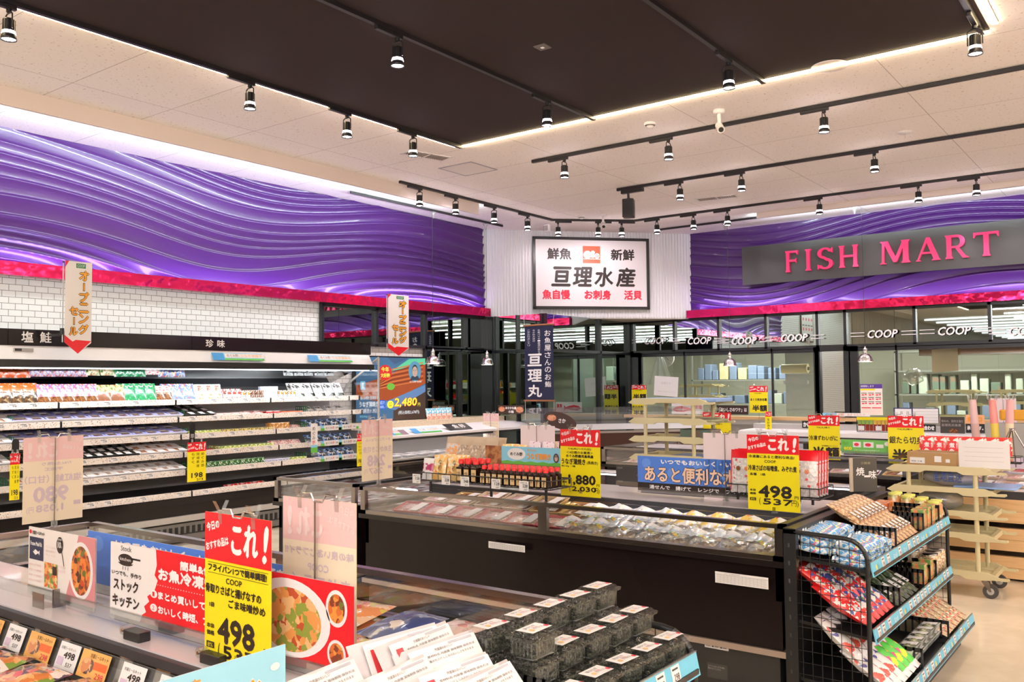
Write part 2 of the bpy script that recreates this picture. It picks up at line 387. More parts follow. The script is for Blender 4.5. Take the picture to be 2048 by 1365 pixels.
GWOOD = patchmat('grey_wood_cladding', [(.36, .31, .25), (.5, .43, .34), (.42, .36, .29)], 2.5, .6, 0, (1, 6, .4), 0, 'noise')
struct('wall_left_cladding', MB().box((WX-.1, -60, 0), (WX+.04, -3.9, CH), GWOOD))
# far side and rear of the shop (only seen in the mirrors)
struct('wall_right', MB().box((14, -60, 0), (14.1, 14, CH), mat('shop_wall', (.55, .5, .46), .7)))
struct('wall_rear', MB().box((-9.3, -60.1, 0), (14, -60, CH), MT['shop_wall']))

TUBM = mat('ceiling_tube', (1, 1, 1), .4, emit=(.9, 1, .97), es=3.2)
for k in range(20): tag(MB().box((-8.5, -.04, -.05), (1.5, .04, 0), TUBM).build('tube_lamp', loc=(0, -12.5-k*2.3, CH-.02)), f'long white ceiling tube seen only in the mirrored corner, {od(k)} row behind the viewer', 'lamp', 'long ceiling tubes mirrored in the corner glass')
PURP = mat('purple_wave_panel', (.066, .015, .145), .32, coat=.35)
def wave_h(u, v):
    """relief of the wave panel: flowing ridges with one crisp side"""
    ph = 8.0*(v - .21*(1+math.cos(.952*(u-.3)))) + .55*math.sin(.7*u+2.4*v+.4) + .18*math.sin(1.9*u-1.7*v+2)
    dens = ph + .30*math.sin(ph*1.1+u*.35)
    t = dens % 1.0
    e = .5+.5*math.sin(.8*u+1.9*v+1.0)
    p = (t/.84)**2.4 if t < .84 else .5+.5*math.cos(math.pi*(t-.84)/.16)
    return (.018+.026*e)*p + .012*math.sin(.9*u+2*v)
def wavewall(name, origin, du, L_, z0, z1, nrm, u0, nm):
    du = Vector(du); nrm = Vector(nrm); o = Vector(origin); n = int(L_/.028)
    g = MB(); 
    g.grid(n, 150, lambda a, b: o + du*(a*L_) + Vector((0, 0, z0+(z1-z0)*b)) + nrm*(.02+wave_h(u0+a*L_, (z1-z0)*b)), PURP)
    return g.build(nm, kind='structure')
wavewall('w', (WX, 3.1, 0), (0, 1, 0), 8.2, 2.74, CH, (1, 0, 0), 0, 'wall_left_wave_panel')
wavewall('w', (-6.63, BY, 0), (1, 0, 0), 12, 2.74, CH, (0, -1, 0), 9.0, 'wall_back_wave_panel')
JOINT = mat('joint_line', (.02, .01, .04), .6)
for k, yy in enumerate((4.9, 7.0, 9.45)): pass

# glossy magenta ledge
CRIM = mirrormat('magenta_mirror_foil', (.78, .02, .13), .08, 5)
CRIM.node_tree.nodes['Principled BSDF'].inputs['Metallic'].default_value = .75
struct('trim_left', MB().box((WX-.02, 3.1, 2.68), (-8.92, 11.33, 2.81), CRIM))
struct('trim_back', MB().box((-6.66, 13.85, 2.67), (8, BY, 2.80), CRIM))

# white corrugated panel across the corner
P0 = Vector((-9.07, 11.33, 0)); P1 = Vector((-6.63, 14.0, 0)); cd = (P1-P0).normalized(); cn = Vector((cd.y, -cd.x, 0))
CORR = mat('white_corrugated_sheet', (.72, .72, .74), .35)
g = MB(); Lc = (P1-P0).length; NC = int(Lc/.052)
prof = []
for k in range(NC):
    for t, d in ((0, 0), (.3, 0), (.5, .018), (.8, .018)):
        prof.append(((k+t)*Lc/NC, d))
prof.append((Lc, 0))
vs = []
for z in (2.67, CH):
    vs += [P0+cd*a+cn*d+Vector((0, 0, z)) for a, d in prof]
n = len(prof)
g.add(vs, [(k, k+1, n+k+1, n+k) for k in range(n-1)], CORR)
struct('wall_corner', g)
# soffit under the corner panel
struct('ceiling_soffit', MB().prismz([(-9.07, 11.33), (-6.63, 14.0), (-6.63, 14.1), (-9.2, 14.1), (-9.2, 11.33)], 2.66, 2.69, mat('soffit', (.6, .55, .5), .6)))

# ---- mirrored glazing
MIR = mirrormat('tinted_mirror', (.33, .37, .36), .012)
MIRD = mirrormat('dark_tinted_mirror', (.27, .33, .30), .012)
FR = mat('black_window_frame', (.012, .013, .016), .3)
def glaze(name, a, b_, z0, z1, m, posts, rails, nrm, w_=.022, dep=.05, pane_t=.01):
    """a run of glazing from a to b with frame posts at distances and rails at heights"""
    a = Vector((*a, 0)); b_ = Vector((*b_, 0)); d = (b_-a); L_ = d.length; d.normalize(); nrm = Vector((*nrm, 0))
    g = MB(); q = [a + nrm*.0 + Vector((0, 0, z0)), b_+Vector((0, 0, z0)), b_+Vector((0, 0, z1)), a+Vector((0, 0, z1))]
    if nrm.dot((q[1]-q[0]).cross(q[2]-q[0])) < 0: q.reverse()
    g.add(q, [(0, 1, 2, 3)], m)
    o = g.build(name, kind='structure')
    f = MB()
    ang = math.atan2(d.y, d.x)
    def bar(s0, s1, za, zb):
        f.M = Matrix.Translation(a) @ Matrix.Rotation(ang, 4, 'Z')
        sgn = 1 if Vector((-d.y, d.x, 0)).dot(nrm) > 0 else -1
        f.box((s0, 0, za), (s1, sgn*dep, zb), FR)
    for p in posts:
        p, ww = p if isinstance(p, tuple) else (p, w_)
        bar(p-ww, p+ww, z0, z1)
    for r_ in rails:
        r_, ww = r_ if isinstance(r_, tuple) else (r_, w_)
        bar(0, L_, r_-ww, r_+ww)
    f.build(name+'_frame', o)
    return o
yf = lambda px: YofX(px, WX)-7.86
glaze('window_1', (WX+.012, 7.86), (WX+.012, 11.3), 2.13, 2.67, MIR, [.0, yf(749), yf(847), yf(928), 3.44], [2.145, 2.66], (1, 0))
glaze('window_2', (WX+.012, 9.87), (WX+.012, 11.3), .3, 2.13, MIRD, [0, yf(917)-2.01, 1.43], [2.12], (1, 0))
glaze('window_3', (WX, 11.3), (-7.85, 11.3), .3, 2.67, MIRD, [(.12, .12), (.3, .012), (.72, .012), 1.2], [2.1], (0, -1))
glaze('window_4', (-7.85, 11.3), (-7.85, BY), .3, 2.67, MIRD, [0.0, (1.62, .03), (2.66, .05)], [2.1], (1, 0))
# back wall
bx = lambda px: XofY(px, BY)+7.85
glaze('window_5', (-7.85, BY), (8, BY), 2.11, 2.67, MIR, [(.05, .05)]+[bx(p) for p in (1352, 1441, 1536, 1639, 1695, 1834, 1985)]+[12, 14], [(2.11, .03), 2.655], (0, -1))
KG = glassmat('kitchen_window_glass', (.88, .93, .90), .04, .01, .01, frc=.14)
x1, x2, x3, x4 = XofY(1283, BY), XofY(1637, BY), XofY(1697, BY), XofY(1709, BY)
glaze('window_6', (-7.85, BY), (x2, BY), 1.0, 2.11, KG, [(.12, .14), (x1+7.85, .03), (XofY(1372, BY)+7.85, .012), (XofY(1547, BY)+7.85, .012), (x2+7.85, .05)], [(2.06, .03)], (0, -1))
glaze('window_7', (x2, BY), (x3, BY), .9, 2.11, mirrormat('grey_mirror', (.62, .66, .68), .012), [(0, .03), (x3-x2, .05)], [(2.06, .02)], (0, -1))
glaze('window_8', (x3, BY), (8, BY), 1.0, 2.11, KG, [(.1, .07), (XofY(1796, BY)-x3, .012), (5.4, .04)], [(2.06, .03)], (0, -1))
struct('wall_back', MB().box((-9.3, BY+.04, 0), (8, BY+.1, 1.0), mat('counter_wall', (.5, .48, .44), .6)).box((-9.3, BY+.06, 2.69), (8, BY+.2, CH), WHITE)
       .box((-9.3, BY+.03, 2.1), (8, BY+.12, 2.70), BLACK).box((8, BY, 0), (14, BY+.2, CH), MT['shop_wall']).box((x2+.02, BY+.03, 1), (x3, BY+.1, 2.1), BLACK))
OUTL = brickmat('kitchen_wall_tile', (.40, .41, .34), (.3, .31, .26), .6, .6, 0)
struct('wall_kitchen', MB().box((-9.2, 18.2, 0), (8, 18.3, 3.0), OUTL).box((-9.2, BY+.2, 0), (-9.1, 18.2, 3), OUTL).box((8, BY+.2, 0), (8.1, 18.2, 3), OUTL).box((-9.2, BY+.2, 2.9), (8, 18.3, 3.0), WHITE))
for k in range(4): light('AREA', 'kitchen_tube_light', (-6.5+k*3.4, 16.0, 2.85), 60*LX, (1, 1, .9), 1.2, .3)

# COOP lettering on the transom glass
LETW = mat('white_glass_lettering', (.88, .84, .86), .4)
k = 0
for px in (1309, 1397, 1486, 1586, 1763, 1907, 2052):
    p = px_y(px, 680, BY-.056)
    hz = .115; zc = px_y(px, 682 if px < 1500 else (676 if px < 1700 else (668 if px < 1850 else 662)), BY-.06).z
    t = thing('glass_lettering', f'white italic shop lettering on the mirror glass, {od(k)} from the corner of the shop', 'lettering', (p.x, BY-.054, zc), group='white lettering on the transom glass')
    hw = .21
    MB().text('COOP', -hw, -hz/2, hw*2, hz, LETW, y=0, slant=.22, bold=.004).build('text', t)
    MB().rect(-hw-.24, .022, -hw-.035, .032, LETW).rect(-hw-.24, -.03, -hw-.035, -.02, LETW).build('stripe', t)
    MB().rect(hw+.07, .022, hw+.275, .032, LETW).rect(hw+.07, -.03, hw+.275, -.02, LETW).build('stripe', t)
    k += 1
# wood sill under the kitchen windows
struct('windowsill_back', MB().box((-7.84, 13.72, .97), (7, 13.95, 1.02), WOOD))

# ================================================================ ceiling fittings
TRK = mat('black_track', (.012, .01, .011), .4)
tz = CH-.005
def track(pts, label, z=tz, r=.018, h=.032, nm='lamp_track'):
    g = MB()
    for a, b_ in zip(pts, pts[1:]):
        a = Vector((*a, 0)); b_ = Vector((*b_, 0)); d = b_-a; g.at((a.x, a.y, z), math.atan2(d.y, d.x))
        g.box((-r, -r, -h), (d.length+r, r, 0), TRK)
    o = g.build(nm); tag(o, label, 'track', 'black ceiling tracks'); return o
track([(DX0+.03, -4), (DX0+.03, DY1)], 'black lamp track on the brick wall side edge of the dark ceiling panel')
track([(-4.37, -4), (-4.37, DY1+.02)], 'black lamp track crossing the middle of the dark ceiling panel')
track([(-2.70, -4), (-2.70, DY1+.02)], 'black lamp track crossing the dark ceiling panel nearest the long-lettered charcoal board')
track([(-1.05, -4), (-1.05, DY1-.02)], 'black lamp track ending at the bright corner of the LED strip')
TA, TB, TC = 8.14, 10.05, 12.18
track([(-5.77, TA), (6, TA)], 'black lamp track nearest beyond the LED strip, parallel to the lettered wall')
track([(-5.77, TB), (6, TB)], 'black lamp track that carries the hanging box speaker')
track([(-7.67, 7.95), (-7.67, 11.3), (-6.72, TC), (6, TC)], 'black lamp track bending around the shop corner', z=CH)
track([(-8.57, 7.95), (-8.57, 11.2)], 'thin black rail carrying pendant cords near the tiled wall', r=.010, h=.03)
track([(-6.76, 13.15), (6, 13.15)], 'thin black rail carrying pendant cords before the lettered wall', r=.010, h=.03)

LAMPW = mat('lamp_face', (1, .9, .95), .4, emit=(1, .86, .93), es=30)
def mk_spot():
    ad = MB().rbox((-.13, -.017, -.028), (.13, .017, 0), TRK, .006).cyl((-.085, 0, -.028), (-.085, 0, -.05), .018, TRK, 10)
    yk = MB().tube([(-.085, -.047, -.165), (-.085, -.047, -.068), (-.085, -.03, -.055), (-.085, .03, -.055), (-.085, .047, -.068), (-.085, .047, -.165)], .005, TRK)
    hd = MB()
    hd.at((-.085, 0, -.165))
    hd.lathe([(0, .07), (.033, .07), (.036, .06), (.036, .0), (.042, -.035), (.047, -.05), (.049, -.068), (.045, -.068), (.042, -.055)], (0, 0, 0), TRK, 18)
    for a in range(12):
        t = 2*math.pi*a/12; hd.cyl((.036*math.cos(t), .036*math.sin(t), .065), (.036*math.cos(t), .036*math.sin(t), -.0), .0025, TRK, 4)
    gl = MB().at((-.085, 0, -.165)); gl.lathe([(.0449, -.060), (.0, -.0605)], (0, 0, 0), LAMPW, 18)
    ring = MB().at((-.085, 0, -.165)); ring.lathe([(.0372, -.008), (.0425, -.03)], (0, 0, 0), LAMPW, 18)
    return Kind('spotlight', 'spotlight', [('adapter', ad), ('yoke', yk), ('lamp_head', hd, ('lens', gl), ('glow_ring', ring))])
SPOT = mk_spot(); NSP = 0
def spot(x, y, z, rz, label, tilt=0, aim=None, e=48, grp='spotlights on the ceiling tracks'):
    SPOT.put((x, y, z), label, rz, group=grp)
    c_, s_ = math.cos(rz), math.sin(rz)
    lx, ly = x-.085*c_, y-.085*s_
    light('SPOT', 'spot_beam', (lx, ly, z-.235), e*LX, (1, .88, .93), .05, target=aim or (lx, ly, 0), spot=R(105), blend=.8)
def spots_on(axis, val, pys, names, z=tz-.032, flip=0, **kw):
    for (px, py), lb in zip(pys, names):
        p = px_x(px, py, val) if axis == 'x' else px_y(px, py, val)
        # the lamp hangs about .2 below the track
        q = p
        if axis == 'x': spot(val, q.y-.085, z, R(90)*(-1), lb, **kw)
        else: spot(q.x-.085, val, z, R(180), lb, **kw)
def names(n, where): return [f'black spotlight, {od(i)} along {where}' for i in range(n)]
spots_on('x', DX0+.03, [(18, 35), (500, 185), (694, 245), (826, 283)], names(4, 'the track at the white side of the dark panel'))
spots_on('x', -4.37, [(795, 90), (1094, 215)], names(2, 'the middle track of the dark ceiling panel'))
spots_on('x', -2.70, [(1457, 130)], ['black spotlight alone on its track in the dark ceiling panel'])
spots_on('x', -1.05, [(1948, 25)], ['black spotlight hanging by the bright corner of the LED strip'])
spots_on('y', TA, [(1129, 345), (1337, 305), (1648, 248)], names(3, 'the first track beyond the LED strip'))
spots_on('y', TB, [(1360, 385), (1483, 368), (1749, 330)], names(3, 'the track with the box speaker'))
for px, py, lb in zip((1314, 1387, 1455, 1639, 1837, 1953), (460, 452, 445, 420, 395, 380), names(6, 'the track before the lettered wall, from the corner')):
    p = px_y(px, py, TC); spot(p.x-.085, TC, CH-.032, R(180), lb, aim=(p.x, 13.6, 1.5), e=50)
for px, py, lb in zip((839, 911, 988, 1055), (393, 410, 428, 447), names(4, 'the track before the purple wall')):
    p = px_x(px, py, -7.67); spot(-7.67, p.y-.085, CH-.032, R(-90), lb, aim=(-8.6, p.y, 1.4), e=50)
for px, lb in zip((1127, 1207, 1254), names(3, 'the short slanting track before the white sign')):
    n_ = Vector((TC-11.3, -(-6.72+7.67), 0)); p = pp(px, 460, n_, n_.dot(Vector((-7.67, 11.3, 0))))
    spot(p.x, p.y, CH-.032, math.atan2(TC-11.3, .95), lb, aim=(p.x-.9, p.y+1.1, 3.0), e=24)
# box speaker
p = px_y(1265, 400, TB)
t = thing('box_speaker', 'black box speaker hanging from the ceiling track', 'speaker', (p.x, TB, tz-.032))
MB().rbox((-.16, -.03, -.05), (.16, .03, 0), TRK, .01).build('mount', t)
MB().cyl((-.06, 0, -.05), (-.06, 0, -.12), .016, TRK, 10).box((-.1, -.02, -.13), (-.02, .02, -.12), TRK).build('bracket', t)
g = MB().at((-.06, 0, -.37), R(20)); g.rbox((-.075, -.07, 0), (.075, .07, .24), TRK, .02, 3); g.build('cabinet', t)
g = MB().at((-.06, 0, -.37), R(20)); g.rect(-.06, .015, .06, .225, mat('speaker_cloth', (.03, .03, .03), .9), y=-.071)
g.build('grille', t)
# detectors, camera, vents, hatch
def onceil(px, py): return px_z(px, py, CH)
WP = mat('white_plastic', (.8, .77, .76), .4); DKV = mat('vent_dark', (.12, .1, .09), .6)
for (px, py), lb in (((1300, 246), 'white smoke detector on the ceiling beyond the LED strip'), ((1163, 432), 'white smoke detector on the ceiling above the white sign')):
    p = onceil(px, py); t = thing('smoke_detector', lb, 'smoke detector', p)
    MB().lathe([(.0, 0), (.06, 0), (.06, -.015), (.05, -.025)], (0, 0, 0), WP, 18).build('base', t)
    MB().lathe([(.04, -.025), (.038, -.035), (.02, -.05), (0, -.052)], (0, 0, 0), WP, 14).lathe([(.041, -.026), (.041, -.034)], (0, 0, 0), DKV, 14).build('sensor', t)
p = onceil(1810, 264); t = thing('ceiling_sensor', 'flat round sprinkler plate with small pin on the ceiling', 'sprinkler', p)
MB().lathe([(0, 0), (.07, 0), (.07, -.01), (0, -.012)], (0, 0, 0), WP, 18).build('plate', t); MB().cyl((0, 0, -.01), (0, 0, -.06), .004, CHROME, 6).build('pin', t)
p = onceil(1660, 131); t = thing('ceiling_speaker', 'large round flush speaker in the ceiling beside the LED strip', 'speaker', p)
MB().lathe([(0, -.006), (.125, -.006), (.14, 0)], (0, 0, 0), mat('speaker_grille_beige', (.7, .62, .56), .6), 28).build('grille', t); MB().lathe([(.125, -.007), (.145, -.007), (.147, 0)], (0, 0, 0), WP, 28).build('rim', t)
p = onceil(1085, 92); tag(MB().prismz([(-.05, -.05), (.05, -.05), (.05, .05), (-.05, .05)], -.012, -.005, DKV).box((-.012, -.012, -.016), (.012, .012, -.012), WP).build('ceiling_sensor', loc=p), 'tiny square sensor on the dark ceiling panel', 'sensor')
def camdome(px, py, lb, dz=0):
    p = onceil(px, py); t = thing('security_camera', lb, 'camera', p)
    MB().lathe([(0, 0), (.055, 0), (.055, -.03), (.03, -.04), (0, -.04)], (0, 0, 0), WP, 16).build('base', t)
    MB().cyl((0, 0, -.04), (0, 0, -.13), .018, WP, 10).build('arm', t)
    b = MB().at((0.01, -.01, -.17), R(35), rx=R(35)); b.cyl((0, -.06, 0), (0, .06, 0), .035, WP, 14); h = b.build('camera_body', t)
    MB().at((0.01, -.01, -.17), R(35), rx=R(35)).cyl((0, -.064, 0), (0, -.058, 0), .024, BLACK, 14).build('lens', h)
camdome(1438, 220, 'white security camera hanging below the ceiling beyond the LED strip')
camdome(1206, 428, 'small security camera under the ceiling over the white sign')
p = onceil(1094, 447); t = thing('wall_unit', 'white ribbed sensor box hanging by the bending track', 'sensor box', (p.x, p.y, CH))
MB().rbox((-.05, -.035, -.13), (.05, .035, -.02), WP, .012).build('case', t); MB().cyl((0, 0, -.02), (0, 0, 0), .02, WP, 10).build('mount', t)
g = MB(); [g.box((-.045+k*.018, -.037, -.12), (-.037+k*.018, -.035, -.04), DKV) for k in range(5)]; g.build('slot', t)
def vent(p, L_, W_, ang, lb):
    t = thing('ceiling_vent', lb, 'vent', p, ang)
    f = MB(); f.box((-L_/2, -W_/2, -.008), (L_/2, -W_/2+.02, 0), WP).box((-L_/2, W_/2-.02, -.008), (L_/2, W_/2, 0), WP).box((-L_/2, -W_/2, -.008), (-L_/2+.02, W_/2, 0), WP).box((L_/2-.02, -W_/2, -.008), (L_/2, W_/2, 0), WP).box((-.01, -W_/2, -.008), (.01, W_/2, 0), WP)
    f.build('frame', t); MB().box((-L_/2+.02, -W_/2+.02, -.003), (L_/2-.02, W_/2-.02, 0), DKV).build('backing', t)
    g = MB(); n_ = int(L_/.03)
    for k in range(n_):
        x = -L_/2+.02+(L_-.04)*(k+.5)/n_
        g.box((x-.004, -W_/2+.02, -.009), (x+.004, W_/2-.02, -.003), mat('vent_slat', (.5, .42, .36), .5))
    g.build('slat', t)
a, b_ = onceil(810, 303), onceil(895, 318); vent((a+b_)/2, (a-b_).length, .2, math.atan2((b_-a).y, (b_-a).x), 'long slatted air vent in the ceiling by the access hatch')
a, b_ = onceil(1393, 400), onceil(1475, 391); vent((a+b_)/2, (a-b_).length, .2, math.atan2((b_-a).y, (b_-a).x), 'slatted air vent in the ceiling between the speaker track and the bending track')
h = [onceil(*q) for q in ((879, 336), (940, 323), (993, 340), (931, 351))]; x0 = min(q.x for q in h); x1_ = max(q.x for q in h); y0 = min(q.y for q in h); y1 = max(q.y for q in h)
t = thing('ceiling_hatch', 'square ceiling access hatch with thin grey rim', 'hatch', ((x0+x1_)/2, (y0+y1)/2, CH)); hw, hh = .23, .23
MB().box((-hw, -hh, -.004), (hw, hh, 0), mat('hatch_panel', (.76, .7, .67), .7)).build('panel', t)
g = MB(); rm = mat('hatch_rim', (.35, .33, .36), .4)
g.box((-hw-.02, -hh-.02, -.007), (hw+.02, -hh, 0), rm).box((-hw-.02, hh, -.007), (hw+.02, hh+.02, 0), rm).box((-hw-.02, -hh, -.007), (-hw, hh, 0), rm).box((hw, -hh, -.007), (hw+.02, hh, 0), rm); g.build('rim', t)

# pendant lamps
def mk_pend(zc):
    cord = MB().cyl((0, 0, .2), (0, 0, CH-.035-zc), .0035, BLACK, 5)
    sock = MB().lathe([(0, .22), (.012, .22), (.012, .2), (.03, .19), (.03, .165), (.022, .16), (.03, .15), (.034, .12), (.028, .115)], (0, 0, 0), CHROME, 16)
    shade = MB().lathe([(.028, .118), (.06, .105), (.085, .075), (.098, .03), (.1, .015), (.108, .012), (.108, .0), (.1, 0)], (0, 0, 0), CHROME, 24)
    bulb = MB().lathe([(.099, .004), (0, .006)], (0, 0, 0), mat('pendant_diffuser', (1, .9, .8), .5, emit=(1, .85, .7), es=6), 20)
    return Kind('pendant_lamp', 'pendant lamp', [('cord', cord), ('socket', sock), ('shade', shade, ('diffuser', bulb))])
PEN = mk_pend(1.88)
for px, lb in ((866, 'chrome dome pendant lamp beside the television'), (974, 'chrome dome pendant lamp nearest the navy banner')):
    q = px_x(px, 725, -8.57); PEN.put((-8.57, q.y, 1.88), lb, group='chrome pendant lamps')
for px, lb in ((1460, 'chrome dome pendant lamp before the first kitchen window'), (1731, 'chrome dome pendant lamp before the second kitchen window')):
    q = px_y(px, 725, 13.15); PEN.put((q.x, 13.15, 1.85 if px > 1500 else 1.83), lb, group='chrome pendant lamps', sc=(1, 1, 1))
# cord holders on the rails
q = MB().lathe([(.0, 0), (.05, -.01), (.02, -.05), (.012, -.1), (0, -.11)], (0, 0, 0), CLEARP, 12)
CH_ = Kind('cord_cone', 'cord holder', [('cone', q)])
for x, y, lb in ((-8.57, YofX(868, -8.57), 'clear cone cord holder over the television pendant'), (-8.57, YofX(974, -8.57), 'clear cone cord holder at the end of the thin rail by the corner'),
                 (XofY(1456, 13.15), 13.15, 'clear cone cord holder over the first kitchen window'), (XofY(1719, 13.15), 13.15, 'clear cone cord holder by the charcoal lettered board')):
    CH_.put((x, y, tz-.03), lb, group='clear cord cones on the thin rails')
# ================================================================ refrigerated wall case on the tiled wall
SPECK = patchmat('speckled_shelf_edge', [(.82, .76, .72, 12), (.45, .3, .22, 1), (.82, .77, .74, 6), (.2, .15, .12, .7), (.7, .5, .3, .8)], 75, .35, .2, (1, 1, 1), 0)
CASEW = mat('case_white', (.86, .84, .85), .35)
CASEG = mat('case_grey', (.42, .4, .38), .45)
INTER = mat('case_interior', (.75, .76, .78), .4)
DKI = mat('case_dark_interior', (.03, .03, .035), .5)
TUBEL = mat('case_tube', (1, 1, 1), .4, emit=(.92, .98, 1), es=4)
WY0, WY1 = 2.9, 7.93
SHELF = [(1.40, -8.40), (1.22, -8.35), (1.04, -8.30), (.86, -8.25), (.68, -8.20), (.47, -8.10)]   # lip bottom height, lip x
t = thing('refrigerated_wall_case', 'long open refrigerated wall case with speckled shelf edges under white tiles', 'refrigerated case', (-8.1, 5.4, 0))
def P(nm, mb, par=t):
    o = mb.build(nm, par); o.location = o.location - t.location if par is t else o.location; return o
bd = MB().box((-9.02, WY0, .3), (-8.96, WY1, 2.05), INTER).box((-9.02, WY0, .04), (-8.16, WY1, .44), BLKG)
P('body', bd)
P('base_bumper', MB().box((-8.16, WY0, .22), (-8.12, WY1, .28), CASEG).box((-8.155, WY0, .02), (-8.14, WY1, .2), mat('kick_grey', (.16, .15, .14), .5)))
pl = [(WY0+.9, .09)]
for k in range(60): y = WY0+.9+k*.065; pl += [(y, .17), (y+.035, .17), (y+.035, .1), (y+.065, .1)]
pl += [(WY0+.9+60*.065, .09)]
g = MB(); g.M = Matrix.Translation((-8.134, 0, 0)) @ Matrix.Rotation(R(90), 4, 'Z'); g.prism(pl, -.001, .002, BLACK)
P('base_grille', g)
for i, (z, x) in enumerate(SHELF):
    s_ = MB().box((-8.96, WY0, z+.005), (x-.01, WY1, z+.02), CASEW if i < 5 else DKI)
    so = P('shelf', s_)
    rl = MB()
    y = WY0
    k = 0
    while y < WY1-.1:
        y2 = min(y+1.215, WY1); rl.box((x-.012, y+.01, z), (x+.004, y2-.012, z+.058), SPECK)
        yy = y+.12
        while yy < y2-.15:
            if rnd.random() < .75:
                rl.M = Matrix.Translation((x+.0055, yy, z)) @ Matrix.Rotation(R(90), 4, 'Z')
                rl.rect(0, .012, .075, .05, PAPER, y=-.0).text(rnd.choice(['198', '298', '248', '98', '158', '398']), .028, .02, .04, .016, INK, y=-.001).rect(.005, .04, .06, .045, GRILLE, y=-.001)
                rl.M = Matrix.Identity(4)
            yy += rnd.uniform(.16, .4)
        rl.box((x-.013, y2-.014, z-.005), (x+.001, y2+.012, z+.05), BLACK)
        y = y2
    rl.build('price_rail', so)
P('front_bumper', MB().box((-8.115, WY0, .40), (-8.08, WY1, .465), BLKG))
P('rear_duct', MB().box((-8.955, WY0, 1.45), (-8.93, WY1, 1.62), DKI))
can = MB().prism([(-8.96, 2.05), (-8.96, 1.86), (-8.30, 1.79), (-8.12, 1.845), (-8.19, 1.97), (-8.2, 2.05)], WY0, WY1-.03, CASEW)
P('canopy', can)
P('canopy_edge', MB().box((-8.15, WY0, 1.775), (-8.10, WY1-.02, 1.84), BLACK))
P('light_strip', MB().box((-8.22, WY0, 1.765), (-8.16, WY1-.05, 1.785), TUBEL))
fa = P('fascia', MB().box((-8.96, WY0, 1.97), (-8.185, WY1-.0, 2.115), BLKG))
strip((-8.25, WY0, 1.77), (-8.25, WY1, 1.77), (-.4, 0, -1), 11*LX, (.95, .98, 1), .05)
strip((-8.5, WY0, 2.13), (-8.5, WY1, 2.13), (-.5, 0, 1), 7*LX, (.9, .98, 1), .04)
g = MB(); g.add([(-8.93, WY0, 1.58), (-8.93, WY1-.1, 1.58), (-8.34, WY1-.1, 1.785), (-8.34, WY0, 1.785)], [(0, 1, 2, 3)], mirrormat('case_mirror', (.72, .76, .78), .03))
P('slanted_mirror', g)
# end glass
sd = MB(); pl = [(-8.05, .42), (-8.05, 1.93), (-8.6, 1.61), (-8.96, 1.61), (-8.96, .42)]
sd.prism(pl, WY1+.0, WY1+.008, GLASS); so = P('end_panel', sd)
fr = MB().tube([(-8.05, WY1+.004, .45), (-8.05, WY1+.004, 1.93), (-8.6, WY1+.004, 1.61), (-8.75, WY1+.004, 1.45)], .014, CASEG); fr.build('panel_frame', so)
# fascia signs (lettered panels)
def facing_x(px, z, X): return (X, YofX(px, X), z)
def wallsign(name, label, cat, px0, px1, X, z0, z1, fn, par=None):
    y0, y1 = YofX(px0, X), YofX(px1, X); m = MB(); m.M = Matrix.Rotation(R(90), 4, 'Z'); fn(m, y1-y0, z1-z0)
    return tag(m.build(name, loc=(X, y0, z0)), label, cat)
wallsign('fascia_sign', 'black fascia sign lettered in white for salted salmon', 'sign', 15, 378, -8.178, 1.975, 2.105,
         lambda m, w_, h: m.box((0, 0, 0), (w_, .006, h), BLKG).text('塩', .11, .025, .10, .095, INKW, bold=.002).text('鮭', .27, .025, .10, .095, INKW, bold=.002))
wallsign('fascia_sign', 'black fascia sign lettered in white for delicacies', 'sign', 384, 470, -8.178, 1.975, 2.105,
         lambda m, w_, h: m.box((0, 0, 0), (w_, .006, h), BLKG).text('珍', .16, .03, .09, .08, INKW, bold=.002).text('味', .30, .03, .09, .08, INKW, bold=.002))
def megcard(m, w_, h, veg=(.1, .35, .05)):
    m.rect(0, 0, w_, h, SKY, y=0).rect(0, 0, w_*.22, h, mat('card_blue_photo', (.05, .3, .65), .4), y=-.001).rect(w_*.24, h*.35, w_, h*.9, mat('card_pink_white', (.85, .75, .75), .4), y=-.001)
    m.text('めぐみ野', w_*.28, h*.45, w_*.22, h*.4, INK).text('うなぎ蒲焼き', w_*.55, h*.45, w_*.42, h*.4, INKO).rect(w_*.22, 0, w_, h*.25, GRASSC, y=-.0015)
for a, b_, lb in ((425, 527, 'blue and green card strip on the white canopy beneath the delicacies fascia'), (617, 704, 'leafy green card strip on the white canopy nearest the television')):
    y0, y1 = YofX(a, -8.12), YofX(b_, -8.12)
    m = MB(); m.M = Matrix.Rotation(R(90), 4, 'Z') @ Matrix.Rotation(R(-30), 4, 'X'); megcard(m, y1-y0, .09)
    tag(m.build('canopy_card', loc=(-8.105, y0, 1.868)), lb, 'card')
wallsign('thermometer_panel', 'small grey thermometer strip on the white canopy below the salmon fascia', 'thermometer', 26, 66, -8.15, 1.915, 1.945,
         lambda m, w_, h: m.box((0, 0, 0), (w_, .006, h), CASEG).rect(.01, .005, w_*.4, h-.005, BLACK, y=-.001))

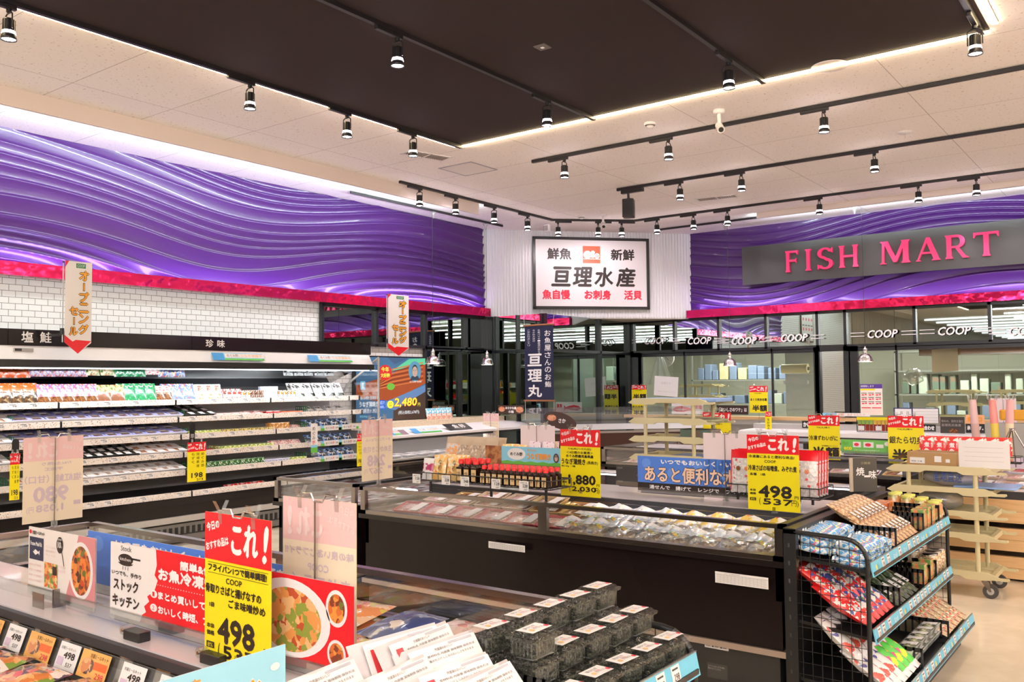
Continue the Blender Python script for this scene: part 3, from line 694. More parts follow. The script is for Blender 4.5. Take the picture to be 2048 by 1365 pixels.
# television on the tiled wall
ty0, ty1 = 8.44, 9.84; tzb, tzt = 1.08, 1.975
t = thing('television', 'wall television showing a grilled eel advert with a yellow price', 'television', (-9.0, ty0, tzb))
W_, H_ = ty1-ty0, tzt-tzb
def flat_x(): m = MB(); m.M = Matrix.Rotation(R(90), 4, 'Z'); return m
flat_x().box((-.02, .005, -.02), (W_+.02, .06, H_+.02), BLACK).build('case', t)
def em(name, c, s=1.0): return mat('screen_'+name, tuple(x*.15 for x in c), .3, emit=c, es=s*.6)
s_ = flat_x(); SB = em('blue', (.06, .16, .30), .9)
s_.rect(0, 0, W_, H_, SB)
s_.poly([(.0, .34), (.0, .5), (.55, .62), (1.2, .84), (1.4, .86), (1.4, .52), (.95, .36), (.5, .26)], em('eel_brown', (.36, .07, .02)), y=-.001)
for k in range(9):
    o_ = k*.045; s_.poly([(.05+o_*.4, .40+o_*.35-.02*k), (.7, .5+.03*k-.02), (1.35, .56+.033*k), (1.35, .575+.033*k), (.7, .515+.03*k-.02), (.05, .412+o_*.3-.02*k)], em('eel_dark' if k % 2 else 'eel_orange', (.18, .03, .01) if k % 2 else (.6, .17, .05)), y=-.0014)
s_.poly([(.6, .66), (1.05, .88), (1.4, .895), (1.4, .80), (1.1, .79)], em('leaf_green', (.12, .55, .3)), y=-.0012)
s_.poly([(.6, .895), (.75, .8), (1.0, .88), (1.02, .895)], em('mountain', (.05, .1, .2)), y=-.0011)
s_.poly([(.55, .26), (1.4, .50), (1.4, .40), (.75, .14), (.5, .2)], em('plate_blue', (.12, .22, .42)), y=-.0016)
s_.poly([(.72, .0), (1.4, .0), (1.4, .40), (1.2, .36), (.72, .16)], em('plate_dark', (.07, .04, .03)), y=-.0013)
s_.disc(.56, .68, .13, em('badge_red', (.65, .02, .02)), y=-.002, rz_=.11); s_.text('今年', .48, .69, .15, .07, em('badge_text', (.95, .8, .1)), y=-.003, bold=.002).text('大好評!', .47, .61, .18, .06, MT['screen_badge_text'], y=-.003, bold=.002)
# portrait of a cook
FACE = em('face', (.55, .36, .27)); HAIR = em('hair', (.03, .03, .03)); CL = em('shirt', (.03, .05, .08))
s_.disc(1.17, .70, .135, em('portrait_ground', (.1, .28, .42)), y=-.002, rz_=.15); s_.poly([(1.07, .57), (1.27, .57), (1.24, .63), (1.1, .63)], CL, y=-.0026)
s_.disc(1.17, .71, .062, HAIR, y=-.0028, rz_=.088).disc(1.17, .695, .056, FACE, y=-.003, rz_=.076)
for dx in (-.022, .022): s_.disc(1.17+dx, .71, .009, HAIR, y=-.0034, rz_=.005).rect(1.157+dx, .722, 1.183+dx, .727, HAIR, y=-.0034)
s_.poly([(1.165, .70), (1.175, .70), (1.18, .68), (1.16, .68)], em('nose', (.42, .25, .18)), y=-.0034).rect(1.152, .655, 1.19, .66, em('mouth', (.35, .1, .1)), y=-.0034)
s_.poly([(.42+.12*math.cos(a)*.7+.25, .48+.05*math.sin(a)) for a in [k*.6 for k in range(10)]], em('herb', (.15, .45, .05)), y=-.003)
CYN = em('cyan_text', (.3, .75, .95)); WT = em('white_text', (.9, .92, .95))
s_.text('めぐみ野鹿児島県産', .08, .3, .3, .05, CYN, y=-.003).text('うなぎ蒲焼き', .06, .205, .36, .07, WT, y=-.003, bold=.002).text('（長焼き・大）', .06, .12, .32, .06, WT, y=-.003).text('約200g', .07, .05, .14, .04, CYN, y=-.003)
s_.rect(.44, .16, .56, .29, em('tag_blue', (.02, .12, .6)), y=-.003).text('1匹で', .455, .23, .09, .045, WT, y=-.0036).text('お試し', .455, .175, .09, .04, WT, y=-.0036)
s_.rect(.08, .44, .17, .56, em('tag_cyan', (.2, .5, .7)), y=-.003).text('1', .11, .46, .03, .08, WT, y=-.0036)
YT = em('yellow_text', (1, .85, .05), 1.2)
s_.disc(.66, .225, .065, YT, y=-.003, rz_=.055).text('本体', .63, .23, .06, .03, INK, y=-.004).text('価格', .63, .195, .06, .03, INK, y=-.004)
s_.text('2,480', .735, .18, .46, .13, em('price_edge', (.6, .02, .02)), y=-.0032, slant=.15, bold=.012).text('2,480', .735, .18, .46, .13, YT, y=-.0042, slant=.15, bold=.004).text('円', 1.23, .185, .05, .05, YT, y=-.004)
s_.text('(税込価格2,678円)', .82, .07, .44, .06, WT, y=-.003).text('めぐみ野 生産者', 1.06, .535, .25, .025, WT, y=-.003)
s_.build('screen', t)

# low open case along the same wall, beyond the tall one
t0 = t
def part_at(t, nm, mb): o = mb.build(nm, t); o.location = -t.location; return o
t = thing('low_display_case', 'low white open display case below the television with a fish roe sign', 'refrigerated case', (-8.5, 9.8, 0))
part_at(t, 'body', MB().box((-9.04, 8.0, 0), (-8.1, 11.28, .6), BLKG).box((-9.04, 8.0, .6), (-8.75, 11.28, .9), CASEG))
part_at(t, 'hood', MB().prism([(-9.04, .92), (-9.04, 1.0), (-8.4, 1.0), (-8.02, .93), (-8.02, .90), (-8.2, .89)], 8.0, 11.28, CASEW))
part_at(t, 'rear_ledge', MB().box((-9.05, 8.0, 1.0), (-8.62, 11.28, 1.07), patchmat('speckled_ledge', [(.75, .62, .45, 8), (.5, .38, .25, 1), (.7, .58, .4, 5)], 60, .5, 0, (1, 1, 1), 0)))
part_at(t, 'air_grille', MB().box((-8.18, 8.0, .86), (-8.12, 11.28, .885), GRILLE))
part_at(t, 'tray_deck', MB().box((-8.75, 8.0, .6), (-8.12, 11.28, .62), CASEG))
strip((-8.3, 8.2, .88), (-8.3, 11.2, .88), (-.1, 0, -1), 3*LX, (1, .95, .97), .05)
def hcard(name, label, cat, px0, px1, X, z, h, tilt, fn):
    y0, y1 = YofX(px0, X), YofX(px1, X); m = MB(); m.M = Matrix.Rotation(R(90), 4, 'Z') @ Matrix.Rotation(R(-tilt), 4, 'X'); fn(m, y1-y0, h)
    return tag(m.build(name, loc=(X, y0, z)), label, cat)
hcard('case_sign', 'black sign lettered in white for fish roe on the low case hood', 'sign', 900, 945, -8.08, .95, .17, 62, lambda m, w_, h: m.box((0, 0, 0), (w_, .004, h), BLACK).text('魚', w_*.3, .04, .11, .1, INKW, bold=.002).text('卵', w_*.6, .04, .1, .1, INKW, bold=.002))
hcard('case_card', 'green and sky blue card strip on the low case hood', 'card', 830, 885, -8.06, .94, .13, 62, megcard)
hcard('case_card', 'short green and sky blue card on the low case hood nearest the tall wall case', 'card', 787, 805, -8.06, .94, .13, 62, megcard)
hcard('case_card', 'dark mauve card on the low case hood between two green cards', 'card', 806, 818, -8.06, .94, .12, 62, lambda m, w_, h: m.box((0, 0, 0), (w_, .004, h), mat('mauve_card', (.25, .16, .2), .5)))

# slanting case across the shop corner
t = thing('corner_case', 'dark brown fronted fish case set slantwise before the mirrored corner', 'refrigerated case', (-6.5, 11.2, 0))
A = Vector((-7.35, 10.3, 0)); B = Vector((-5.35, 12.5, 0)); ang = math.atan2(B.y-A.y, B.x-A.x); Lb = (B-A).length
BRN = mat('dark_brown_panel', (.055, .02, .013), .3)
def corner(nm, mb): return mb
mb = MB().at(A-t.location, ang)
mb.box((0, 0, 0), (Lb, .9, .55), BRN).prism([(0, .55), (Lb, .55), (Lb, .86), (0, .86)], .0, .03, BRN); mb.build('body', t)
mb = MB().at(A-t.location, ang); mb.box((0, -.01, .86), (Lb, .04, .89), STEEL).box((0, .88, .86), (Lb, .92, .95), CASEW); mb.build('rim', t)
mb = MB().at(A-t.location, ang); mb.box((0, .03, .7), (Lb, .9, .72), INTER); mb.build('tray_deck', t)
mb = MB().at(A-t.location, ang); mb.add([(0, .9, .95), (Lb, .9, .95), (Lb, .55, 1.22), (0, .55, 1.22)], [(0, 1, 2, 3)], GLASS).add([(0, .55, 1.22), (Lb, .55, 1.22), (Lb, .2, 1.15), (0, .2, 1.15)], [(0, 1, 2, 3)], GLASS); mb.build('glass_hood', t)

# long case before the kitchen windows
t = thing('window_display_case', 'long low display case with white hood under the kitchen windows', 'refrigerated case', (-1, 13, 0))
for nm, mb in (('body', MB().box((-5.3, 12.45, 0), (5, 13.6, .55), BLKG).box((-5.3, 13.5, .55), (5, 13.6, .9), INTER)),
               ('hood', MB().box((-5.3, 12.75, .82), (5, 13.68, .86), CASEW).box((-5.3, 12.7, .79), (5, 12.76, .85), CASEW)),
               ('rear_ledge', MB().box((-5.3, 13.3, .86), (5, 13.7, .93), CASEG)),
               ('tray_deck', MB().box((-5.3, 12.5, .55), (5, 13.5, .57), INTER)), ('air_grille', MB().box((-5.3, 12.8, .76), (5, 12.84, .8), GRILLE)), ('front_rail', MB().box((-5.3, 12.42, .55), (5, 12.47, .66), GLASS))):
    part_at(t, nm, mb)
strip((-5, 12.95, .8), (5, 12.95, .8), (0, .1, -1), 9*LX, (1, .94, .95), .05)

# ================================================================ chest islands
STEEL = mat('dark_steel_rail', (.34, .30, .28), .22, 1)
BASE = mat('island_dark_panel', (.010, .006, .006), .22, spec=.25)
TRIMP = mat('satin_trim', (.62, .52, .47), .3, .8)
PINKM = mat('white_metal_ledge', (.78, .72, .74), .22, .2, coat=.3)
def island(label, x0, x1, y0, y1, joints, ledge=None, zt=.90, zb=.70, deck=.52, trim=True):
    t = thing('chest_case_island', label, 'refrigerated case', ((x0+x1)/2, (y0+y1)/2, 0))
    P_ = lambda nm, mb: part_at(t, nm, mb)
    bo = P_('base_panel', MB().box((x0+.03, y0+.03, .285), (x1-.03, y1-.03, deck), BASE).box((x0+.03, y0+.03, deck), (x1-.03, y0+.06, zb), BASE).box((x0+.03, y1-.06, deck), (x1-.03, y1-.03, zb), BASE).box((x0+.03, y0+.03, deck), (x0+.06, y1-.03, zb), BASE).box((x1-.06, y0+.03, deck), (x1-.03, y1-.03, zb), BASE))
    P_('lower_trim', MB().box((x0+.01, y0+.012, .255), (x1-.01, y1-.01, .285), TRIMP))
    kb = P_('kick_base', MB().box((x0+.05, y0+.04, .02), (x1-.05, y1-.05, .255), mat('kick_panel', (.03, .03, .028), .35)))
    g = MB()
    for sx in [x0+.5+k*1.45 for k in range(int((x1-x0)/1.45)+1)]:
        if sx+.75 < x1-.35:
            for k in range(10): g.box((sx+.1, y0+.028, .04+k*.02), (sx+.72, y0+.042, .05+k*.02), BLACK)
            g.box((sx+.05, y0+.032, .03), (sx+.77, y0+.036, .245), GRILLE)
    g.build('louvre_grille', kb)
    P_('bumper_rail', MB().box((x0, y0, zb), (x1, y0+.06, zb+.045), STEEL).box((x0, y1-.06, zb), (x1, y1, zb+.045), STEEL).box((x0, y0, zb), (x0+.06, y1, zb+.045), STEEL).box((x1-.06, y0, zb), (x1, y1, zb+.045), BLACK)
       .box((x0-.003, y0-.006, zb-.01), (x1+.003, y0, zb+.02), BLKG))
    P_('tub', MB().box((x0+.06, y0+.06, deck), (x1-.06, y1-.06, deck+.02), INTER).box((x0+.06, y0+.06, deck), (x0+.075, y1-.06, zb+.02), CASEG).box((x1-.075, y0+.06, deck), (x1-.06, y1-.06, zb+.02), DKI))
    js = [x0+.03]+list(joints)+[x1-.03]
    for yy, nm in ((y0+.02, 'glass_front'), (y1-.03, 'glass_rear')):
        for a, b_ in zip(js, js[1:]): P_(nm, MB().box((a+.02, yy, zb+.045), (b_-.02, yy+.008, zt-.02), GLASS))
    P_('glass_end', MB().box((x0+.02, y0+.05, zb+.045), (x0+.028, y1-.05, zt-.02), GLASS))
    P_('glass_end', MB().box((x1-.028, y0+.05, zb+.045), (x1-.02, y1-.05, zt-.02), GLASS))
    P_('top_rail', MB().box((x0, y0, zt-.022), (x1, y0+.035, zt), STEEL).box((x0, y1-.035, zt-.022), (x1, y1, zt), STEEL).box((x0, y0, zt-.022), (x0+.035, y1, zt), STEEL).box((x1-.035, y0, zt-.022), (x1, y1, zt), BLACK))
    for jx in js:
        w2 = .03 if jx not in (js[0], js[-1]) else .02
        P_('post', MB().box((jx-w2, y0+.002, zb+.03), (jx+w2, y0+.03, zt-.005), STEEL))
        P_('post', MB().box((jx-w2, y1-.03, zb+.03), (jx+w2, y1-.002, zt-.005), STEEL))
    if ledge:
        a, b_, zl = ledge
        lo = P_('center_ledge', MB().box((x0+.04, a, zl-.02), (x1-.04, b_, zl), PINKM).box((x0+.08, (a+b_)/2-.08, deck), (x1-.08, (a+b_)/2+.08, zl-.02), CASEG))
        MB().box((x0+.04, a-.02, zl-.07), (x1-.04, a, zl-.005), DKI).box((x0+.04, a-.022, zl-.035), (x1-.04, a-.018, zl-.03), STEEL).box((x0+.04, b_, zl-.07), (x1-.04, b_+.02, zl-.005), DKI).build('ledge_rail', lo)
        if y0 > 8 or y0 < 1: return t
        strip((x0+.15, a-.03, zl-.06), (x1-.15, a-.03, zl-.06), (0, -.7, -1), 3*LX, (1, .93, .95), .03)
        strip((x0+.15, b_+.03, zl-.06), (x1-.15, b_+.03, zl-.06), (0, .7, -1), 3*LX, (1, .93, .95), .03)
    return t
I1 = island('nearest long chest case island carrying frozen meal kit boards', -4.55, -1.56, .5, 2.42, [-3.0], (1.405, 1.74, .86))
I2 = island('middle long chest case island with tray packs and round bagged packs', -4.50, -1.55, 4.25, 6.15, [-2.98], (4.96, 5.56, .86))
I3 = island('short chest case of red tuna blocks at the end of the middle island', -5.52, -4.62, 4.33, 6.15, [])
I4 = island('far chest case island behind the tray trolleys', -5.0, -1.9, 8.25, 10.1, [-3.4], (8.95, 9.5, .86))
# stickers and notices on the islands
def sheet(label, px0, px1, py0, py1, Y, fn=None, name='notice_sheet', cat='notice'):
    a = px_y(px0, py0, Y); b_ = px_y(px1, py1, Y); W2, H2 = b_.x-a.x, a.z-b_.z
    m = MB().rect(0, 0, W2, H2, PAPER)
    if fn: fn(m, W2, H2)
    return tag(m.build(name, loc=(a.x, Y, b_.z)), label, cat)
def cal(m, w_, h):
    m.text('冷ケース温度管理表', w_*.18, h*.86, w_*.3, h*.07, INK).rect(0, h*.77, w_, h*.8, CASEG, y=-.001)
    for k in range(7): m.rect(w_*.03, h*(.1+.1*k), w_*.97, h*(.1+.1*k)+.0012, CASEG, y=-.001)
    for k in range(12): m.rect(w_*(.1+.07*k), h*.08, w_*(.1+.07*k)+.001, h*.76, CASEG, y=-.001)
sheet('temperature chart sheet taped below the glass joint of the middle island', 977, 1050, 1083, 1106, 4.245, cal)
sheet('temperature chart sheet taped below the glass near the black end rack', 1430, 1537, 1143, 1180, 4.245, cal)
a = px_y(1409, 1283, 4.285); m = MB().rbox((0, -.003, 0), (.13, 0, .03), PAPER, .0028); m.text('注意', .01, .008, .02, .014, INK, y=-.0045)
for xx in (.04, .085): m.poly([(xx, .008), (xx+.012, .008), (xx+.006, .02)], INK, y=-.004).rect(xx+.015, .01, xx+.035, .013, GRILLE, y=-.004)
tag(m.build('caution_sticker', loc=(a.x, 4.288, a.z-.03)), 'small white caution sticker on the island kick panel', 'sticker')
a = px_y(1414, 1335, 4.285); m = MB().rect(0, 0, .11, .075, mat('dark_sticker', (.06, .06, .055), .4)); m.text('エアフィルターの下に物を', .005, .055, .09, .009, CASEG).text('置かないでください', .005, .043, .07, .009, CASEG)
tag(m.build('care_sticker', loc=(a.x, 4.288, a.z-.05)), 'dark air filter sticker on the island kick panel', 'sticker')

# ================================================================ black end racks
def endrack(label, y0, y1, dz=0, divs=((), (), ())):
    t = thing('end_rack', label, 'display rack', (-1.4, (y0+y1)/2, 0)); P_ = lambda nm, mb: part_at(t, nm, mb)
    xb = -1.535
    for yy in (y0, y1-.04): 
        g = MB().box((xb-.01, yy, .0), (xb+.05, yy+.04, .885), BLACK)
        for k in range(9): g.box((xb+.012, yy-.001, .12+k*.085), (xb+.02, yy+.001, .14+k*.085), GRILLE)
        P_('upright', g)
    P_('back_panel', MB().box((xb, y0+.04, .05), (xb+.02, y1-.04, .87), BLACK))
    P_('top_rail', MB().box((xb-.01, y0, .865), (xb+.05, y1, .89), BLACK))
    for yy in (y0+.01, y1-.01):
        arc = [(xb+.04, yy, .875), (-1.26, yy, .865)] + [(-1.26+.1*math.sin(R(a)), yy, .765+.1*math.cos(R(a))) for a in (20, 40, 60, 80, 90)] + [(-1.16, yy, .05)]
        fr = P_('side_frame', MB().tube(arc, .011, BLACK, 8))
        g = MB()
        for k in range(7): g.cyl((xb+.07+k*.045, yy, .07), (xb+.07+k*.045, yy, .86 if k < 6 else .8), .0018, BLACK, 4)
        for k in range(14): g.cyl((xb+.03, yy, .1+k*.055), (-1.165, yy, .1+k*.055), .0018, BLACK, 4)
        g.build('wire_mesh', fr)
    lips = ((.70+dz, -1.135), (.40+dz, -1.13), (.13+dz, -1.02))
    for i, (z, xl) in enumerate(lips):
        so = P_('shelf', MB().prism([(xb+.02, z+.045), (xb+.02, z+.06), (xl, z+.02), (xl, z+.005)], y0+.03, y1-.03, BLACK))
        lp = MB(); lp.M = Matrix.Translation((xl, y0+.02, z)) @ Matrix.Rotation(R(90), 4, 'Z') @ Matrix.Rotation(R(-12), 4, 'X'); L_ = y1-y0-.04
        lp.box((0, 0, 0), (L_, .006, .066), mat('rail_blue', (.16, .5, .68), .45, spec=.2)).box((0, -.003, .066), (L_, .006, .069), CLEARP)
        q = .05
        while q < L_-.1:
            r_ = rnd.random()
            if r_ < .5:
                lp.rect(q, .006, q+.05, .062, PAPER, y=-.001).text(rnd.choice(['98', '198', '298', '128']), q+.012, .022, .03, .018, INK, y=-.002).rect(q+.006, .05, q+.04, .055, GRILLE, y=-.002)
            elif r_ < .8: lp.text('海の幸', q, .012, .07, .035, mat('rail_white', (.75, .88, .9), .4), y=-.001, slant=.2)
            else: lp.disc(q+.02, .035, .014, mat('rail_yellow', (.8, .6, .15), .4), y=-.001, n=10).disc(q+.05, .03, .018, mat('rail_teal', (.05, .38, .55), .4), y=-.001, n=10)
            q += rnd.uniform(.07, .12)
        lp.build('price_rail', so)
        for yd in divs[i]:
            dv = MB().box((xb+.04, yd-.002, z+.04), (xl-.02, yd+.002, z+.05), BLACK)
            x0_, x1_ = xb+.05, xl-.03; h0, h1 = z+.05, z+.15
            dv.box((x0_, yd-.003, h1-.02), (x1_, yd+.003, h1), BLACK).box((x0_, yd-.003, h0-.02), (x1_, yd+.003, h0+.01), BLACK)
            n_ = 12
            for k in range(n_+1): xx = x0_+(x1_-x0_)*k/n_; dv.box((xx-.005, yd-.003, h0), (xx+.005, yd+.003, h1), BLACK)
            dv.build('divider', so)
    P_('plinth', MB().box((xb+.02, y0+.03, 0), (-1.1, y1-.03, .1), BLACK))
    return t
endrack('black wire sided rack of three shelves at the end of the middle island', 4.22, 5.97, 0, ((4.76, 5.36, 5.56, 5.76), (4.78, 5.3, 5.46, 5.62), (4.72, 5.34)))
endrack('nearest black rack holding clear seaweed tubs and white pouches', .66, 2.43, .05, ((1.74,), (), ()))

# ================================================================ cream tray trolleys
def trolley(label, x0, y0, levels, nm='tray_trolley', wheels=True, Ls=.82, Ds=.4):
    t = thing(nm, label, 'trolley', (x0, y0, 0))
    for xx in (.16, .62):
        for yy in (0, Ds): MB().cyl((xx, yy, .12), (xx, yy, max(levels)+.015), .017, CREAM, 12).build('post', t)
    for z in levels:
        g = MB()
        pl = [(0, .012), (.03, .03), (.06, .05), (.62+.06, .05), (.76, .018), (.82, .02), (.825, .008), (.81, 0), (.72, 0), (.66, -.008), (.54, -.008), (.50, .012), (.28, .012), (.25, -.004), (.05, -.004)]
        for yy in (-.012, Ds-.0): g.prism([(a*Ls/.82, z-.03+b_) for a, b_ in pl], yy-.012, yy+.012, CREAM)
        g.box((.05, 0, z-.022), (.72, Ds, z-.012), CREAM); g.box((.05, 0, z-.03), (.08, Ds, z+.012), CREAM).box((.70, 0, z-.03), (.73, Ds, z+.006), CREAM)
        for k in range(5): g.box((.1, .03+k*.08, z-.012), (.7, .05+k*.08, z-.008), CREAM)
        g.build('tray', t)
    if wheels:
        RUB = mat('rubber_grey', (.06, .055, .05), .5)
        for xx in (.16, .66):
            for yy in (0, Ds):
                c = MB().cyl((xx, yy, .14), (xx, yy, .11), .02, STEEL, 10).prism([(xx-.02, .12), (xx+.03, .12), (xx+.045, .05), (xx+.03, .05)], yy-.022, yy-.018, STEEL).prism([(xx-.02, .12), (xx+.03, .12), (xx+.045, .05), (xx+.03, .05)], yy+.018, yy+.022, STEEL)
                co = c.build('caster', t)
                MB().cyl((xx+.037, yy-.014, .052), (xx+.037, yy+.014, .052), .052, RUB, 20).cyl((xx+.037, yy-.017, .052), (xx+.037, yy+.017, .052), .025, CASEG, 14).build('wheel', co)
    return t
trolley('cream tray trolley on casters beside the wooden fronted counter', -1.84, 7.3, [.925, .77, .60, .44, .165])
trolley('tall cream tray trolley with blue sheets behind the blue banner board', -3.94, 7.0, [1.43, 1.26, 1.10, .94, .76, .58, .4, .2])

# wooden stepped counter
t = thing('wood_front_counter', 'fish counter with three wooden front boards and dark gaps', 'counter', (0, 8.0, 0))
part_at(t, 'body', MB().box((-1.56, 8.05, 0), (3, 9.2, .64), BLKG).box((-1.5, 8.0, .64), (3, 8.1, .70), DKI))
for z0, z1 in ((.455, .64), (.235, .41), (.02, .19)):
    part_at(t, 'front_board', MB().box((-1.55, 8.0-.0, z0), (3, 8.05, z1), WOOD).box((-1.55, 7.998, (z0+z1)/2-.001), (3, 8.0, (z0+z1)/2+.001), mat('wood_gap', (.3, .16, .06), .6)))
part_at(t, 'sloped_top', MB().add([(-1.5, 8.05, .70), (3, 8.05, .70), (3, 9.2, .88), (-1.5, 9.2, .88)], [(0, 1, 2, 3)], PINKM))

# kitchen furniture
KST = mat('kitchen_steel', (.5, .52, .48), .35, .7); KBL = mat('tray_blue_grey', (.18, .24, .36), .5); KG1 = mat('tray_pale_green', (.5, .56, .48), .5); KBR = patchmat('box_brown_green', [(.25, .17, .12), (.14, .2, .15)], 6, .6, 0)
def kshelf(label, x0, x1, y0, levels):
    t = thing('kitchen_shelf', label, 'shelf', (x0, y0, 0)); L_ = x1-x0
    for xx in (0, L_-.03):
        for yy in (0, .45): MB().box((xx, yy, 0), (xx+.03, yy+.03, 2.15), KST).build('post', t)
    for z in levels: MB().box((0, 0, z-.025), (L_, .48, z), KST).build('shelf_board', t)
    return t
kshelf('steel shelving with pale upright trays seen through the second kitchen window', -4.1, 1.6, 17.0, [.9, 1.33, 1.75, 2.1])
kshelf('steel shelving with blue grey crates seen through the first kitchen window', -7.9, -5.7, 16.6, [.7, 1.15, 1.62])
def crates(x0, x1, y, z, cols, label, hmin, hmax, wmin=.08, wmax=.16):
    x = x0; i = 0
    while x < x1:
        w2 = rnd.uniform(wmin, wmax); h = rnd.uniform(hmin, hmax); c_ = rnd.choice(cols)
        o = MB().rbox((0, 0, 0), (w2, .3, h), c_, .02, 3).build('crate', loc=(x, y+.08, z)); tag(o, label.format(od(i)), 'crate', 'crates on the kitchen shelves')
        x += w2+rnd.uniform(.01, .08); i += 1
crates(-4.0, 1.4, 17.0, 1.33, [KG1, KBR, KBR, KG1], 'upright tray, {} from the pillar on the upper long kitchen shelf', .2, .36)
crates(-4.0, 1.4, 17.0, .9, [KG1, KBL, KBR], 'upright tray, {} from the pillar on the lower long kitchen shelf', .14, .32)
crates(-7.8, -5.8, 16.6, 1.62, [KBL, KG1, CREAM, KBL], 'stacked crate, {} along the top kitchen shelf behind the first window', .18, .34, .12, .2)
crates(-7.8, -5.8, 16.6, 1.15, [KBL, KBL, KG1], 'blue grey crate, {} along the middle kitchen shelf behind the first window', .14, .26, .16, .26)
trolley('cream tray trolley standing inside the kitchen behind the second window pane', -3.25, 15.4, [1.4, 1.2, 1.0, .8], Ds=.4)
trolley('cream tray trolley inside the kitchen next to another cream trolley', -2.35, 15.5, [1.4, 1.22, 1.02, .8], Ds=.4)
trolley('cream tray trolley inside the kitchen behind the first window', -7.5, 15.2, [1.52, 1.32, 1.1], Ds=.4)
t = thing('steel_refrigerator', 'tall steel kitchen refrigerator behind the first window', 'refrigerator', (-5.6, 15.6, 0))
MB().box((0, 0, .1), (.9, .8, 2.1), KST).build('body', t); MB().box((.02, -.02, 1.1), (.88, 0, 2.08), KST).build('door', t); MB().box((.02, -.02, .12), (.88, 0, 1.07), KST).build('door', t); MB().box((.8, -.05, 1.2), (.83, -.02, 1.5), CHROME).build('handle', t)
p = px_y(1590, 738, 14.9); tag(MB().cyl((-.22, 0, 0), (.22, 0, 0), .08, CREAM, 20).cyl((.22, 0, 0), (.24, 0, 0), .03, DKV, 12).build('paper_roll', loc=p), 'thick cream wrapping roll behind the first kitchen window', 'roll')
o = MB().box((-.2, 0, -.26), (.2, .1, -.2), KST).build('roll_holder', loc=p); tag(o, 'steel bracket below the cream wrapping roll', 'bracket')
p = px_y(1333, 716, 15.5); t = thing('wall_clock', 'round white kitchen clock behind the first window', 'clock', p)
MB().cyl((0, 0, 0), (0, -.03, 0), .17, WP, 28).build('case', t); 
g = MB().disc(0, 0, .15, INKW, y=-.031); [g.rect(-.004+.12*math.sin(R(30*k)), .12*math.cos(R(30*k))-.008, .004+.12*math.sin(R(30*k)), .12*math.cos(R(30*k))+.008, INK, y=-.032) for k in range(12)]
g.build('dial', t); MB().rect(-.004, 0, .004, .09, INK, y=-.034).poly([(0, .004), (0, -.004), (.06, -.05), (.063, -.045)], INK, y=-.034).build('hand', t)
p = px_y(1890, 722, 14.4); m = MB(); m.grid(6, 6, lambda u, v: ((u-.5)*.36, .02*math.sin(u*5), (v-.5)*.34+.02*u), mat('kraft_paper', (.62, .5, .33), .7)); tag(m.build('hanging_paper', loc=p), 'kraft paper sheet hanging inside the second kitchen window', 'paper sheet')
p = px_y(1965, 700, 14.6); t = thing('range_hood', 'copper toned hood above the kitchen shelving', 'hood', (p.x-.55, 14.5, p.z))
MB().box((-.3, 0, -.07), (2, .5, .14), mat('copper_hood', (.42, .24, .18), .25, .8)).build('hood_body', t); MB().box((-.3, -.01, -.07), (2, 0, -.05), STEEL).build('rim', t)
def clothbag(px, py, Y, s, label, col=CLEARP):
    p = px_y(px, py, Y); m = MB(); m.blob((0, 0, 0), s, col, 12, 8, .18, 1, .7, .9); tag(m.build('plastic_bag', loc=p), label, 'bag')
clothbag(1826, 755, 14.9, .15, 'clear puffed plastic bag on the kitchen trolley')
m = MB(); m.grid(14, 10, lambda u, v: ((u-.5)*(.12+.5*(1-v)), .05*math.sin(u*22), v*.5), glassmat('milky_sheet', (.9, .93, .92), .1, .2, .35)); p = px_y(1320, 770, 14.6); tag(m.build('plastic_sheet', loc=p), 'draped clear plastic sheet inside the first kitchen window', 'plastic sheet')
# framed menu seen in the mirrors
t = thing('framed_menu', 'framed red and white menu on the tiled wall behind, seen in mirror', 'frame', (WX+.01, .3, 2.75))
flat_x().box((0, -.03, 0), (1.1, 0, 1.0), mat('dark_wood_frame', (.12, .07, .04), .5)).build('frame', t)
m = flat_x().rect(.05, .05, 1.05, .95, PAPER, y=-.032)
for k in range(8): m.disc(.16+.25*(k % 4), .7-.3*(k//4), .05, INKR, y=-.034, n=14).rect(.08+.25*(k % 4), .5-.3*(k//4), .26+.25*(k % 4), .53-.3*(k//4), INK, y=-.034)
m.build('sheet', t)
# tall shelving far behind, seen only in the mirrors
for k in range(4):
    t = thing('gondola_shelf', f'tall stocked shop shelving seen in the corner mirror, {od(k)} row', 'shelf', (3.5+k*2.4, -6, 0))
    MB().box((0, 0, 0), (.06, 9, 1.7), CASEG).build('spine', t)
    for z in (.2, .6, 1.0, 1.4):
        MB().box((-.4, 0, z), (0, 9, z+.02), WHITE).build('shelf', t)
        g = MB()
        for q in range(30): g.box((-.36, .05+q*.3, z+.02), (-.08, .3+q*.3, z+.02+rnd.uniform(.12, .3)), rnd.choice([RED, YEL, BLUEC, GRASSC, PAPER, INKO, KBR]))
        o = g.build('stock', t); o['kind'] = 'stuff'
